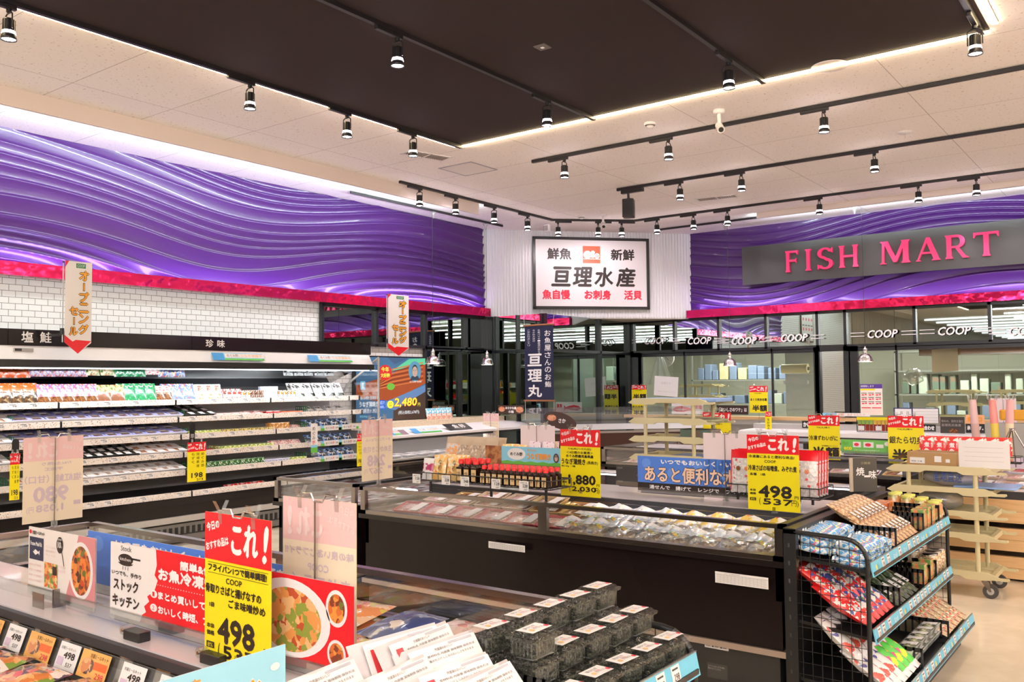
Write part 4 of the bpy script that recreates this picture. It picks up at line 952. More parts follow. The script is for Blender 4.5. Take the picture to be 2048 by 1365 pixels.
# ================================================================ goods
def pm(name, cols, scale=45, **k): return patchmat(name, cols, scale, **k)
DKFISH = pm('dark_fish', [(.06, .03, .015, 3), (.16, .08, .03, 2), (.35, .25, .12, 1)], 30, rough=.2, coat=.8)
BRNFISH = pm('brown_simmered_fish', [(.20, .07, .02, 3), (.32, .13, .04, 2), (.12, .04, .015, 2)], 40, rough=.2, coat=.8)
LILAC = pm('lilac_print', [(.62, .5, .56, 5), (.3, .16, .42, 2.4), (.6, .12, .12, 1)], 34)
ORHDR = pm('orange_print', [(.8, .12, .02, 6), (.8, .6, .5, 1)], 30)
CREAMP = pm('cream_print', [(.66, .52, .28, 5), (.4, .18, .06, 1.4), (.06, .22, .03, 1.4)], 28)
BROWNP = pm('brown_print', [(.25, .10, .05, 6), (.7, .12, .08, 1)], 30)
GREENP = pm('green_print', [(.02, .25, .10, 6), (.7, .8, .7, 1), (.03, .4, .12, 2)], 30)
BLUEP = pm('blue_print', [(.15, .25, .6, 5), (.75, .75, .8, 1.5), (.8, .15, .12, .8), (.85, .6, .3, .8)], 34)
WHTP = pm('white_red_print', [(.75, .68, .68, 5), (.65, .08, .07, 1.6), (.25, .08, .06, 1.2)], 34)
ORBOX = pm('orange_box_print', [(.88, .85, .8, 4), (.85, .3, .05, 2), (.1, .08, .08, .8)], 40)
BRNCUP = pm('brown_cup', [(.25, .1, .06, 4), (.75, .7, .65, 2)], 50)
YGP = pm('yellow_green_print', [(.5, .62, .12, 4), (.8, .75, .4, 2), (.12, .22, .05, 1.5), (.85, .85, .8, 1)], 45)
YBP = pm('gold_print', [(.62, .5, .12, 4), (.15, .1, .05, 2), (.85, .8, .6, 1)], 45)
DGP = pm('dark_green_print', [(.03, .12, .04, 4), (.1, .3, .08, 2), (.8, .85, .75, 2)], 45)
LBLUE = pm('lavender_box', [(.45, .48, .72, 4), (.8, .8, .88, 3)], 50)
RWP = pm('red_white_print', [(.78, .04, .04, 5), (.88, .85, .82, 3), (.1, .12, .4, .6)], 34)
PINKP = pm('pink_white_print', [(.85, .72, .72, 5), (.75, .15, .15, 1.6)], 45)
BLKF = pm('black_seaweed', [(.015, .02, .012, 5), (.05, .06, .04, 2)], 60, rough=.2, coat=.8)
SALMON = pm('salmon_flesh', [(.72, .28, .15), (.8, .42, .26), (.68, .24, .12)], 26, feature='noise', rough=.25, coat=.7)
PALEF = pm('pale_fish', [(.78, .62, .52), (.7, .48, .38), (.85, .76, .7)], 24, feature='noise', rough=.25, coat=.7)
TUNA = pm('tuna_red', [(.42, .03, .025), (.55, .06, .05), (.34, .02, .02)], 18, feature='noise', rough=.2, coat=.8)
FILLET = pm('silver_pink_fillet', [(.62, .2, .15), (.8, .55, .5), (.45, .1, .08), (.85, .68, .62)], 14, feature='noise', rough=.2, coat=.8, stretch=(1, 7, 1))
EELM = pm('glazed_eel', [(.28, .08, .02), (.5, .2, .06), (.2, .05, .015)], 14, feature='noise', rough=.15, coat=.8, stretch=(1, 6, 1))
SHRIMP = pm('beige_shellfish', [(.72, .48, .3), (.82, .64, .46), (.6, .34, .2)], 40, feature='noise', rough=.25, coat=.7)
BWBAG = pm('blue_white_bag', [(.62, .72, .85, 5), (.88, .88, .9, 4), (.12, .35, .15, .8), (.75, .15, .12, .6), (.85, .6, .1, .8)], 16, coat=.9)
FRZ1 = pm('orange_frozen_bag', [(.78, .3, .12, 4), (.85, .55, .35, 3), (.7, .55, .12, 1), (.75, .08, .06, .8), (.85, .8, .78, .8)], 14, coat=.9)
FRZ2 = pm('pink_frozen_bag', [(.82, .6, .55, 4), (.85, .72, .68, 3), (.7, .3, .25, 1.2), (.85, .82, .8, 1)], 12, coat=.9)
FRZ3 = pm('navy_frozen_bag', [(.06, .08, .22, 5), (.12, .16, .34, 3), (.8, .7, .65, .6)], 10, coat=.9)
FRZ4 = pm('blue_frozen_bag', [(.1, .25, .65, 4), (.8, .75, .7, 2), (.75, .45, .2, 1)], 12, coat=.9)
MEAL = pm('stir_fry_bag', [(.6, .2, .06, 3), (.75, .4, .15, 2), (.12, .05, .03, 2), (.2, .3, .06, 1), (.75, .08, .05, 1)], 22, coat=.9)
MEALW = pm('meal_bag_print', [(.82, .72, .66, 5), (.7, .15, .1, 1.5), (.1, .06, .1, 1), (.8, .5, .15, 1)], 20, coat=.9)
BLUT = mat('blue_white_tray', (.42, .46, .78), .3); WTR = mat('white_foam_tray', (.86, .85, .88), .4); BGT = mat('beige_foam_tray', (.75, .6, .45), .4)
BKT = mat('black_foam_tray', (.03, .03, .03), .3)

def tray_mb(w_, d, h, tm, rim, cont, lab=True, film=True, bulge=.3, rw=.008):
    m = MB(); o = .012
    q = lambda e, z: [(-w_/2+e, -d/2+e, z), (w_/2-e, -d/2+e, z), (w_/2-e, d/2-e, z), (-w_/2+e, d/2-e, z)]
    m.add(q(o+.004, 0)+q(0, h)+q(.008, h)+q(.014, h*.45), [(3, 2, 1, 0)]+[(k, (k+1) % 4, 4+(k+1) % 4, 4+k) for k in range(4)]+[(8+k, 8+(k+1) % 4, 12+(k+1) % 4, 12+k) for k in range(4)], tm)
    m.add(q(0, h)+q(rw, h+.0005), [(k, (k+1) % 4, 4+(k+1) % 4, 4+k) for k in range(4)], rim)
    m.grid(5, 5, lambda u, v: (-w_/2+rw+.005+(w_-2*rw-.01)*u, -d/2+rw+.005+(d-2*rw-.01)*v, h*.5+h*bulge*(math.sin(math.pi*u)*math.sin(math.pi*v))**.6+rnd.uniform(-.001, .001)), cont)
    if lab: m.add([(w_*.02, -d*.42, h+.003), (w_*.42, -d*.42, h+.003), (w_*.42, d*.2, h+.004), (w_*.02, d*.2, h+.004)], [(0, 1, 2, 3)], PAPER)
    return m
def bag_mb(w_, h, d, bands, nx=6, lean=0, jit=.0, seal=.03):
    m = MB(); nz = 10
    def pr(u, v):
        return max(0, 1-abs(2*u-1)**2.6)**.6*max(0, 1-abs(2*min(1, max(0, (v-seal)/(1-2*seal)))-1)**2.2)**.6
    J = {}
    def g(s_):
        def f(u, v):
            k = (round(u*20), round(v*40)); j = J.setdefault(k, rnd.uniform(-jit, jit))
            p = pr(u, v); return ((u-.5)*w_*(1-.05*p), s_*(d*.5*p)+(j*p), v*h)
        return f
    for v0, v1, mt in bands:
        n = max(1, round((v1-v0)*nz)); m.grid(nx, n, lambda u, v: g(-1)(u, v0+(v1-v0)*v), mt)
    m.grid(nx, nz, lambda u, v: g(1)(1-u, v), bands[0][2]); return m
def box_mb(w_, d, h, m1, top=None, lab=None):
    m = MB().rbox((-w_/2, -d/2, 0), (w_/2, d/2, h), m1, .004, 1)
    if top: m.add([(-w_/2+.006, -d/2+.006, h+.0006), (w_/2-.006, -d/2+.006, h+.0006), (w_/2-.006, d/2-.006, h+.0006), (-w_/2+.006, d/2-.006, h+.0006)], [(0, 1, 2, 3)], top)
    return m
def K1(name, cat, mb): return Kind(name, cat, [(name, mb)])
HZ = {}
K = dict(
 fishpouch=K1('dried_fish_pouch', 'food pouch', bag_mb(.14, .2, .035, [(0, .62, DKFISH), (.62, 1, ORHDR)], jit=.003)),
 lilac=K1('simmered_fish_pouch', 'food pouch', bag_mb(.12, .19, .035, [(0, .4, BRNFISH), (.4, 1, LILAC)], jit=.003)),
 cream=K1('cream_topped_pouch', 'food pouch', bag_mb(.13, .18, .03, [(0, .58, BROWNP), (.58, 1, CREAMP)])),
 green=K1('green_pouch', 'food pouch', bag_mb(.12, .19, .035, [(0, 1, GREENP)], jit=.002)),
 brown=K1('brown_fish_pouch', 'food pouch', bag_mb(.11, .17, .03, [(0, .6, BRNFISH), (.6, 1, PINKP)], jit=.003)),
 blue=K1('blue_film_tray', 'food tray', bag_mb(.15, .19, .03, [(0, 1, BLUEP)])),
 twin=K1('twin_snack_cup', 'food cup', MB().rbox((-.05, -.02, 0), (.05, .02, .085), WTR, .012, 3).rbox((-.05, -.01, .087), (.05, .03, .17), WTR, .012, 3).disc(0, .045, .03, ORBOX, y=-.0212, n=14).disc(0, .13, .03, BRNCUP, y=-.0112, n=14)),
 wbox=K1('white_snack_box', 'food box', box_mb(.07, .06, .12, WHTP)),
 obox=K1('orange_white_box', 'food box', box_mb(.065, .05, .1, ORBOX)),
 bcup=K1('brown_cup_pack', 'food cup', MB().lathe([(0, 0), (.03, 0), (.034, .05), (.036, .055), (0, .056)], (0, 0, 0), BRNCUP, 12)),
 bwbox=K1('blue_white_carton', 'food box', box_mb(.08, .05, .05, LBLUE)),
 silver=K1('silver_fish_tray', 'food tray', bag_mb(.13, .2, .02, [(0, .35, BLKF), (.35, .6, WTR), (.6, 1, pm('silver_tray', [(.7, .7, .7, 5), (.1, .1, .1, 1.5)], 20))])),
 bluetray=K1('blue_rimmed_tray_pack', 'food tray', tray_mb(.19, .13, .03, WTR, mat('lavender_blue_rim', (.36, .38, .78), .3), BRNFISH, lab=False, rw=.022)),
 whitetray=K1('white_label_tray_pack', 'food tray', tray_mb(.16, .12, .025, WTR, WTR, PALEF)),
 blacktray=K1('black_tray_pack', 'food tray', tray_mb(.14, .13, .025, BKT, BKT, BLKF)),
 greenbox=K1('yellow_green_cup_carton', 'food box', box_mb(.13, .12, .06, YGP)),
 goldbox=K1('gold_cup_carton', 'food box', box_mb(.13, .12, .06, YBP)),
 dkgreen=K1('dark_green_cup_carton', 'food box', box_mb(.16, .12, .045, DGP)),
 lavbox=K1('lavender_cup_carton', 'food box', box_mb(.09, .1, .06, LBLUE)),
 pinkcup=K1('pink_white_carton', 'food box', box_mb(.13, .12, .055, PINKP)),
 orangebox=K1('orange_brown_carton', 'food box', box_mb(.14, .12, .05, pm('orange_brown_print', [(.6, .28, .08, 4), (.3, .15, .05, 2), (.85, .7, .5, 1)], 40))),
 roundcup=K1('round_red_cup', 'food cup', MB().lathe([(0, 0), (.04, 0), (.045, .05), (.048, .055), (0, .058)], (0, 0, 0), PINKP, 14).lathe([(.0455, .048), (.0455, .02)], (0, 0, 0), RED, 14)),
 redlid=K1('red_lidded_cup', 'food cup', MB().lathe([(0, 0), (.038, 0), (.042, .035)], (0, 0, 0), BRNCUP, 12).lathe([(.044, .035), (.044, .045), (0, .046)], (0, 0, 0), mat('lid_orange_red', (.8, .12, .04), .3), 12)),
 pinkbag=K1('pink_white_bag', 'food bag', bag_mb(.16, .11, .05, [(0, 1, PINKP)], jit=.005)),
 redflat=K1('flat_red_pack', 'food bag', bag_mb(.2, .13, .03, [(0, 1, RWP)], jit=.003)),
 bluebag=K1('blue_seaweed_bag', 'food bag', bag_mb(.22, .14, .07, [(0, .2, BLUEC), (.2, .85, pm('blue_bag_print', [(.02, .03, .06, 4), (.2, .4, .8, 2.2), (.75, .8, .85, 2), (.15, .5, .2, .6)], 22, coat=.9)), (.85, 1, BLUEC)], jit=.006)),
 salmonpk=K1('salmon_slice_pack', 'food tray', tray_mb(.18, .13, .025, WTR, WTR, SALMON)),
)
LOW = ('bluetray', 'whitetray', 'blacktray', 'salmonpk')
def lay(kind, z, x, p0, p1, n, lab, rows=1, stack=1, lean=0, dx=.13, dz=.06, jit=.01, grp=None, skip=0, sc=None, rzj=.05, lay_flat=False):
    """a run of goods along the wall case between two sight columns"""
    y0, y1 = YofX(p0, x), YofX(p1, x); st = (y1-y0)/n
    for r_ in range(rows):
        for s_ in range(stack):
            for i in range(n):
                if skip and rnd.random() < skip: continue
                y = y0+st*(i+.5)+rnd.uniform(-jit, jit)*.5
                wh = '' if n == 1 else f'{od(i)} '
                more = (f', row {("one", "two", "three")[r_]} back' if r_ else '') + (f', layer {("one", "two", "three")[s_]} up' if s_ else '')
                hh = .045 if kind in LOW else 0; K[kind].put((x-.075-r_*dx, y, z+s_*dz+hh+(.032*r_ if kind in LOW else 0)), (lab.format(wh)+more), R(90)+rnd.uniform(-rzj, rzj), rx=R(15) if kind in LOW else -lean, group=grp or (kind+' goods in the wall case'), sc=sc)
Z = [z+.021 for z, x in SHELF]; X = [x for z, x in SHELF]
# shelf 1 (uppermost)
s1 = 'on the uppermost shelf of the wall case'
lay('fishpouch', Z[0], X[0], 12, 84, 3, '{}orange topped dark fish pouch '+s1, rows=2, lean=R(20), sc=1.15)
lay('lilac', Z[0], X[0], 86, 206, 5, '{}lilac topped pouch '+s1, rows=2, lean=R(20), sc=1.15)
lay('cream', Z[0], X[0], 204, 262, 2, '{}cream topped brown pouch '+s1, rows=2, lean=R(20), sc=1.15)
lay('green', Z[0], X[0], 263, 322, 3, '{}green pouch '+s1, rows=2, lean=R(20), sc=1.15)
lay('brown', Z[0], X[0], 324, 354, 2, '{}small brown fish pouch '+s1, rows=2, lean=R(22), sc=1.15)
lay('blue', Z[0], X[0], 353, 402, 2, '{}blue filmed tray '+s1, rows=2, lean=R(24), sc=1.15)
lay('twin', Z[0], X[0], 401, 452, 3, '{}twin white snack cup '+s1, lean=R(12), sc=1.15)
lay('wbox', Z[0], X[0], 456, 487, 3, '{}white red box '+s1, rows=2, sc=1.15)
lay('obox', Z[0], X[0], 487, 506, 2, '{}orange white box '+s1, sc=1.15)
lay('bcup', Z[0], X[0], 507, 534, 3, '{}brown cup '+s1, rows=2, stack=2, dz=.057, sc=1.15)
lay('bwbox', Z[0], X[0], 528, 560, 3, '{}blue white carton '+s1, stack=3, dz=.052, sc=1.15)
lay('obox', Z[0], X[0], 563, 597, 4, '{}little orange box right of the cartons '.replace('right of', 'past')+s1, sc=1.15)
lay('silver', Z[0], X[0], 598, 700, 5, '{}silver tray leaning '+s1, rows=2, lean=R(30), dx=.08, sc=1.15)
# shelf 2
s2 = 'on the shelf second from top'
lay('salmonpk', Z[1], X[1], -30, 26, 2, '{}salmon tray by the green divider '+s2, rows=3)
lay('bluetray', Z[1], X[1], 33, 365, 12, '{}blue rimmed tray '+s2, rows=3, dx=.15)
lay('blacktray', Z[1], X[1], 374, 432, 3, '{}flat dark pack '+s2, rows=3)
lay('pinkcup', Z[1], X[1], 432, 498, 4, '{}pink white carton '+s2, rows=2)
lay('pinkbag', Z[1], X[1], 499, 538, 2, '{}pink white bag '+s2, lean=R(55))
lay('roundcup', Z[1], X[1], 541, 568, 2, '{}round pink cup '+s2, rows=2)
lay('redlid', Z[1], X[1], 568, 612, 4, '{}red lidded cup '+s2, rows=2)
lay('silver', Z[1], X[1], 624, 705, 4, '{}dark tray with white edge '+s2, lean=R(55), sc=.8)
# shelf 3
s3 = 'on the shelf third from top'
lay('whitetray', Z[2], X[2], -30, 24, 2, '{}white tray by the tile side '+s3, rows=3)
lay('bluetray', Z[2], X[2], 35, 372, 12, '{}blue rimmed tray '+s3, rows=3, dx=.15)
lay('greenbox', Z[2], X[2], 384, 444, 4, '{}yellow green carton '+s3, rows=2)
lay('goldbox', Z[2], X[2], 444, 546, 6, '{}gold black carton '+s3, rows=2)
lay('orangebox', Z[2], X[2], 547, 580, 2, '{}orange brown carton '+s3, stack=2, dz=.052)
lay('pinkbag', Z[2], X[2], 581, 612, 2, '{}red white bag '+s3, lean=R(55))
lay('bluebag', Z[2], X[2], 622, 705, 4, '{}blue seaweed bag '+s3, lean=R(35))
# shelf 4
s4 = 'on the shelf third from the floor'
lay('whitetray', Z[3], X[3], -30, 24, 2, '{}white tray near the tile side '+s4, rows=3)
lay('blacktray', Z[3], X[3], 60, 285, 11, '{}black tray with white label '+s4, rows=3, dx=.14)
lay('salmonpk', Z[3], X[3], 286, 372, 4, '{}orange fish tray '+s4, rows=3, dx=.14)
lay('redflat', Z[3], X[3], 394, 448, 2, '{}flat red pack '+s4, lean=R(75))
lay('greenbox', Z[3], X[3], 448, 550, 6, '{}yellow green carton '+s4, rows=2)
lay('pinkbag', Z[3], X[3], 552, 614, 3, '{}pink white bag '+s4, lean=R(45))
lay('bluebag', Z[3], X[3], 626, 712, 4, '{}blue seaweed bag '+s4, lean=R(35))
# shelf 5
s5 = 'on the shelf second from the floor'
lay('salmonpk', Z[4], X[4], 40, 190, 7, '{}orange fish tray '+s5, rows=1)
lay('whitetray', Z[4], X[4], 192, 372, 8, '{}pale fish tray '+s5, rows=3, dx=.14)
lay('dkgreen', Z[4], X[4], 398, 530, 6, '{}dark green carton '+s5, rows=2, stack=2, dz=.046)
lay('lavbox', Z[4], X[4], 530, 584, 5, '{}lavender carton '+s5, rows=2)
lay('greenbox', Z[4], X[4], 585, 614, 2, '{}yellow green carton past the lavender ones '+s5)
lay('bluebag', Z[4], X[4], 640, 715, 4, '{}blue seaweed bag '+s5, lean=R(30))
# bottom deck
lay('redflat', Z[5], X[5], 472, 545, 3, '{}red yellow pack on the almost empty bottom deck of the wall case', lean=R(75))
lay('bluebag', Z[5], X[5], 622, 715, 4, '{}blue white bag on the bottom deck of the wall case', lean=R(65))
# green lattice dividers and shelf talkers
GRL = mat('green_lattice_plastic', (.02, .13, .05), .5)
def lattice():
    m = MB()
    for k in range(7): m.box((-.002, k*.035, 0), (.002, k*.035+.008, .1), GRL)
    for k in range(4): m.box((-.002, 0, k*.03), (.002, .218, k*.03+.008), GRL)
    return m
LAT = K1('basket_divider', 'divider', lattice())
for i, (s_, px) in enumerate(((1, 29), (1, 371), (1, 617), (2, 31), (2, 377), (2, 616), (3, 30), (3, 379), (4, 28), (4, 390), (4, 616))):
    LAT.put((X[s_]-.02, YofX(px, X[s_]), Z[s_]-.003), f'green lattice divider on wall case shelf {("", "two", "three", "four", "five")[s_]} from top, {("salmon side", "middle", "television side")[0 if px < 100 else (1 if px < 500 else 2)]}', R(90), group='green lattice dividers')
for px, z, ch, lb in ((33, .93, '鮭', 'black round topped shelf talker near the salmon fascia'), (385, 1.0, '珍', 'black round topped shelf talker below the delicacies fascia')):
    m = flat_x(); m.prism([(-.03, 0), (.03, 0), (.03, .19)]+[(.03*math.cos(R(a)), .19+.03*math.sin(R(a))) for a in (30, 60, 90, 120, 150)]+[(-.03, .19)], -.002, .002, BLACK).text(ch, -.02, .06, .04, .045, INKW, y=-.004)
    tag(m.build('shelf_talker', loc=(-8.13, YofX(px, -8.13), z)), lb, 'shelf talker')
m = flat_x(); m.rect(0, 0, .1, .34, PAPER).rect(0, 0, .1, .06, GRASSC, y=-.001).rect(0, .06, .1, .09, SKY, y=-.001)
for i, ch in enumerate('めぐみ野'): m.text(ch, .02, .26-.055*i, .045, .045, INKR if ch == '野' else INK, y=-.002)
tag(m.build('shelf_talker', loc=(-8.13, YofX(622, -8.13), .80), rx=0), 'tall white talker with brush kana hanging by the blue seaweed bags', 'shelf talker')
n_ = 0
for s_ in (2, 3, 4):
    for px in (640, 676):
        y = YofX(px, X[s_]); m = flat_x(); m.rect(0, 0, .33, .062, PAPER).rect(0, 0, .06, .03, GRASSC, y=-.001).rect(.0, .03, .05, .062, SKY, y=-.001).rect(.29, 0, .33, .03, GRASSC, y=-.001).text('めぐみ', .08, .015, .1, .03, INK, y=-.002).text('野', .185, .015, .03, .03, INKR, y=-.002).text('298', .235, .02, .04, .02, INK, y=-.002)
        tag(m.build('shelf_strip_card', loc=(X[s_]+.012, y, SHELF[s_][0])), f'white green kana strip card under the blue bags, shelf {("", "", "three", "four", "five")[s_]} from top, {"first" if px == 640 else "last"} one', 'card')

# ================================================================ goods in the islands
def ftray(w_, d, cont, tm=BGT, h=.022, lab=True):
    b = tray_mb(w_, d, h, tm, tm, cont, lab=False, bulge=.9)
    l = MB().add([(w_*.08, -d*.42, h+.006), (w_*.36, -d*.42, h+.006), (w_*.42, d*.34, h+.008), (w_*.14, d*.34, h+.008)], [(0, 1, 2, 3)], PAPER)
    f = MB().grid(4, 4, lambda u, v: (-w_/2+w_*u, -d/2+d*v, h+.0035+.004*math.sin(math.pi*u)*math.sin(math.pi*v)), FILM)
    return Kind('fish_tray_pack', 'fish tray', [('tray', b), ('price_label', l), ('film', f)])
KT1 = ftray(.21, .14, FILLET); KT2 = ftray(.24, .17, FILLET, mat('red_foam_tray', (.5, .03, .05), .4)); KT3 = ftray(.22, .15, EELM, mat('yellow_foam_tray', (.7, .5, .2), .4)); KTU = ftray(.2, .15, TUNA, WTR)
# frontmost: reddish fillet packs
deck = .545
for i in range(6):
    x = -4.18+i*.235
    for s_ in range(4): KT2.put((x+rnd.uniform(-.008, .008), 4.45, deck+.075+s_*.042), f'silver pink fillet pack by the front glass, {od(i)} pile from the tuna side, layer {("one", "two", "three", "top")[s_]}', rnd.uniform(-.12, .12), rx=R(15), group='fillet packs in the middle island') if s_ > 1 else None
    MB_ = None
for i in range(6):
    x = -4.15+i*.23; n_ = 6 if i in (2, 3, 4) else 5
    for s_ in range(2, n_):
        (KT1 if i < 4 else KT3).put((x+rnd.uniform(-.01, .01), 4.68+.03*(s_ % 2), deck+.07+s_*.042), f'{"beige" if i < 4 else "yellow"} tray pack in the second line behind the front glass, {od(i)} pile, layer {od(s_-2)}', rnd.uniform(-.15, .15), rx=R(12), group='beige tray packs in the middle island')
for i in range(5):
    for s_ in range(2):
        x = -4.05+i*.24; KT3.put((x, 4.86, deck+.2+s_*.04), f'glazed eel tray at the rear of the tray section, {od(i)} pile, layer {od(s_)}', rnd.uniform(-.1, .1), rx=R(8), group='glazed eel trays in the middle island')
o = MB().box((-4.42, 4.33, deck-.005), (-3.02, 4.93, deck+.10), CASEW).build('riser_block'); tag(o, 'white riser platform under the fillet tray packs', 'riser')
o = MB().box((-2.94, 4.33, deck-.005), (-1.64, 4.93, deck+.085), CASEW).build('riser_block'); tag(o, 'white riser platform beneath the round bagged packs', 'riser')
def roundpack():
    tr = MB().lathe([(0, 0), (.065, 0), (.078, .012), (.08, .03), (.074, .032), (.066, .016), (0, .016)], (0, 0, 0), WTR, 18)
    c = MB()
    for k in range(11):
        a = k*2.4; r_ = .018*math.sqrt(k); c.blob((r_*math.cos(a)*1.0, r_*math.sin(a), .035), .017, SHRIMP, 8, 5, .15, 1.2, .8, .7)
    bg = MB()
    J = [rnd.uniform(-1, 1) for _ in range(400)]
    def f(u, v):
        a = 2*math.pi*u; rr = .088*math.sin(math.pi*min(1, max(0, v))*.98+.02)**.55; k = int(u*14) % 14+int(v*10)*15
        return (rr*1.12*math.cos(a)+.004*J[k % 400], rr*math.sin(a)+.004*J[(k+7) % 400], -.004+.085*(.5-.5*math.cos(math.pi*v))+.003*J[(k+3) % 400])
    bg.grid(14, 8, f, glassmat('crinkled_bag', (.95, .97, .98), .16, .09, .10, bump=40))
    pr = MB()
    pr.grid(6, 5, lambda u, v: (-.085+.17*u, .012+.07*v, .074+.012*math.sin(9*u)+.014*v+.004*math.sin(20*u+9*v)), BWBAG)
    return tr, c, bg, pr
YWBAG = pm('yellow_white_bag', [(.85, .6, .08, 4), (.88, .88, .85, 4), (.75, .12, .1, 1), (.3, .3, .35, .5)], 18, coat=.9)
rp = roundpack()
KR = [Kind('bagged_shellfish_pack', 'bagged pack', [('tray', rp[0]), ('shellfish', rp[1]), ('bag', rp[2]), ('printed_header', rp[3])])]
pr2 = MB(); pr2.grid(6, 5, lambda u, v: (-.085+.17*u, .012+.07*v, .074+.012*math.sin(9*u)+.014*v), YWBAG); KR.append(Kind('bagged_shellfish_pack', 'bagged pack', [('tray', rp[0]), ('shellfish', rp[1]), ('bag', rp[2]), ('printed_header', pr2)]))
for r_ in range(3):
    for i in range(8):
        for s_ in range(2):
            x = -2.86+i*.163; k = KR[1] if (i > 2 and r_ >= 1 and s_ >= 1) else KR[0]
            k.put((x+rnd.uniform(-.012, .012), 4.44+r_*.17, deck+.075+s_*.058+r_*.018), f'{"yellow" if k is KR[1] else "blue"} printed round bagged pack, {od(i)} from the post, {("front", "second", "rear")[r_]} line, layer {od(s_)}', rnd.uniform(-.3, .3), rx=R(10), group='round bagged packs in the middle island', sc=1.12)
ad = K1('clear_divider', 'divider', MB().box((-.0015, 0, 0), (.0015, .5, .2), GLASS))
for i in range(5): ad.put((-2.62+i*.25, 4.34, deck+.04), f'clear upright divider between round packs, {od(i)} from the post', group='clear dividers in the middle island')
for i in range(3):
    for j in range(8):
        for s_ in range(2): KTU.put((-5.32+i*.24, 4.5+j*.2, .56+.08+s_*.04), f'deep red tuna tray in the short case, line {("one", "two", "three")[i]}, {od(j)} from the front glass, layer {od(s_)}', rnd.uniform(-.1, .1), group='tuna trays in the short case')
o = MB().box((-5.44, 4.4, .54), (-4.72, 6.08, .635), CASEW).build('riser_block'); tag(o, 'white riser platform beneath the tuna trays', 'riser')
# near island, rear well: frozen bags seen through the glass
def frozen(m, w_=.2, h=.27, d=.05): return K1('frozen_fish_bag', 'frozen bag', bag_mb(w_, h, d, [(0, 1, m)], nx=8, jit=.006))
KF = [frozen(FRZ1), frozen(FRZ2), frozen(FRZ3), frozen(FRZ4)]
def flatbag(k, x, y, z, lab, rz=0, grp='frozen bags in the rear well of the nearest island', tilt=6): KF[k].put((x, y, z), lab, rz+rnd.uniform(-.12, .12), rx=R(-90+tilt), group=grp)
cols = [(1, 'pale pink'), (1, 'pale pink'), (0, 'orange'), (0, 'orange'), (0, 'orange'), (2, 'navy blue'), (1, 'pale pink'), (3, 'bright blue'), (0, 'orange'), (1, 'pale pink'), (0, 'orange'), (3, 'bright blue')]
for i, (k, nm) in enumerate(cols):
    x = -1.74-i*.225
    for r_ in range(2):
        for s_ in range(2): flatbag((k, (2 if k == 0 and i == 2 else k))[r_], x, 1.86+r_*.26, .665+s_*.05+.035*r_, f'{nm} frozen bag, {od(i)} from the rack end of the rear well, {("near", "far")[r_]} side, layer {od(s_)}')
o = MB().box((-4.45, 1.80, .54), (-1.65, 2.36, .65), CASEW).build('riser_block'); tag(o, 'white riser platform beneath the frozen bags', 'riser')
# near well: stir-fry meal bags
KM = [K1('meal_kit_bag', 'frozen bag', bag_mb(.19, .25, .06, [(0, .15, MEALW), (.15, .8, MEAL), (.8, 1, MEALW)], nx=8, jit=.007)), K1('meal_kit_bag', 'frozen bag', bag_mb(.19, .25, .06, [(0, .4, MEAL), (.4, .65, MEALW), (.65, 1, MEAL)], nx=8, jit=.007))]
for i in range(13):
    for r_ in range(2):
        for s_ in range(2): KM[(i+r_+s_) % 2].put((-1.85-i*.205, .80+r_*.265, .685+s_*.062), f'stir fry meal bag in the near well, {od(i)} from the rack end, {("near", "far")[r_]} side, layer {od(s_)}', rnd.uniform(-.2, .2), rx=R(-84), group='meal kit bags in the near well')
o = MB().box((-4.45, .58, .54), (-1.65, 1.34, .66), CASEW).build('riser_block'); tag(o, 'white riser platform under the stir fry meal bags', 'riser')
# slanted price rail with cards on the near ledge
t = thing('price_rail', 'long slanted clear price rail along the near ledge edge', 'price rail', (-3.0, 1.372, .79))
m = MB(); m.M = Matrix.Rotation(R(-20), 4, 'X'); m.box((-1.5, 0, -.045), (1.35, .003, .045), CLEARP); m.build('rail', t)
pl = [(-1.5, -.045)]
for k in range(95): x = -1.5+k*.03; pl += [(x, -.08), (x+.004, -.08), (x+.004, -.05), (x+.03, -.05)]
pl += [(1.35, -.045)]
g = MB().prism(pl, -.037, -.034, STEEL); g.build('rail_fins', t)
def pcard(kind):
    m = MB(); 
    if kind: 
        m.rect(-.052, -.033, .052, .033, mat('card_amber', (.8, .42, .12), .4)).disc(-.022, -.004, .024, MEAL, y=-.001, n=16, rz_=.02).rect(0, -.008, .048, .01, mat('card_red_orange', (.8, .15, .04), .4), y=-.001).text('冷凍ミールキット', -.02, .016, .065, .011, INK).text('298', .015, -.028, .03, .014, INKR)
    else: m.rect(-.035, -.033, .035, .033, PAPER).text('498', -.012, -.005, .036, .016, INK, bold=.0006).text('537', .002, -.024, .02, .01, INK).text('冷凍ミールキット', -.028, .015, .05, .008, GRILLE).rect(-.03, -.024, -.01, -.004, mat('card_lilac', (.65, .5, .65), .5), y=-.001)
    return m
KC = [K1('price_card', 'price card', pcard(0)), K1('meal_kit_card', 'price card', pcard(1))]
for k, (nm, px, py) in enumerate(((0, 34, 1255), (1, 84, 1272), (0, 140, 1288), (1, 192, 1305), (0, 268, 1335), (0, 345, 1362), (1, -15, 1240))):
    p = px_y(px, py, 1.365)
    KC[nm].put((p.x, 1.358, .79), ('white price card' if not nm else 'amber meal kit picture card')+f' on the slanted price rail, {od(k)} along', rx=R(-20), group='cards on the slanted price rail', sc=(1.7, 1, 1.15) if not nm else (1.5, 1, 1.15))
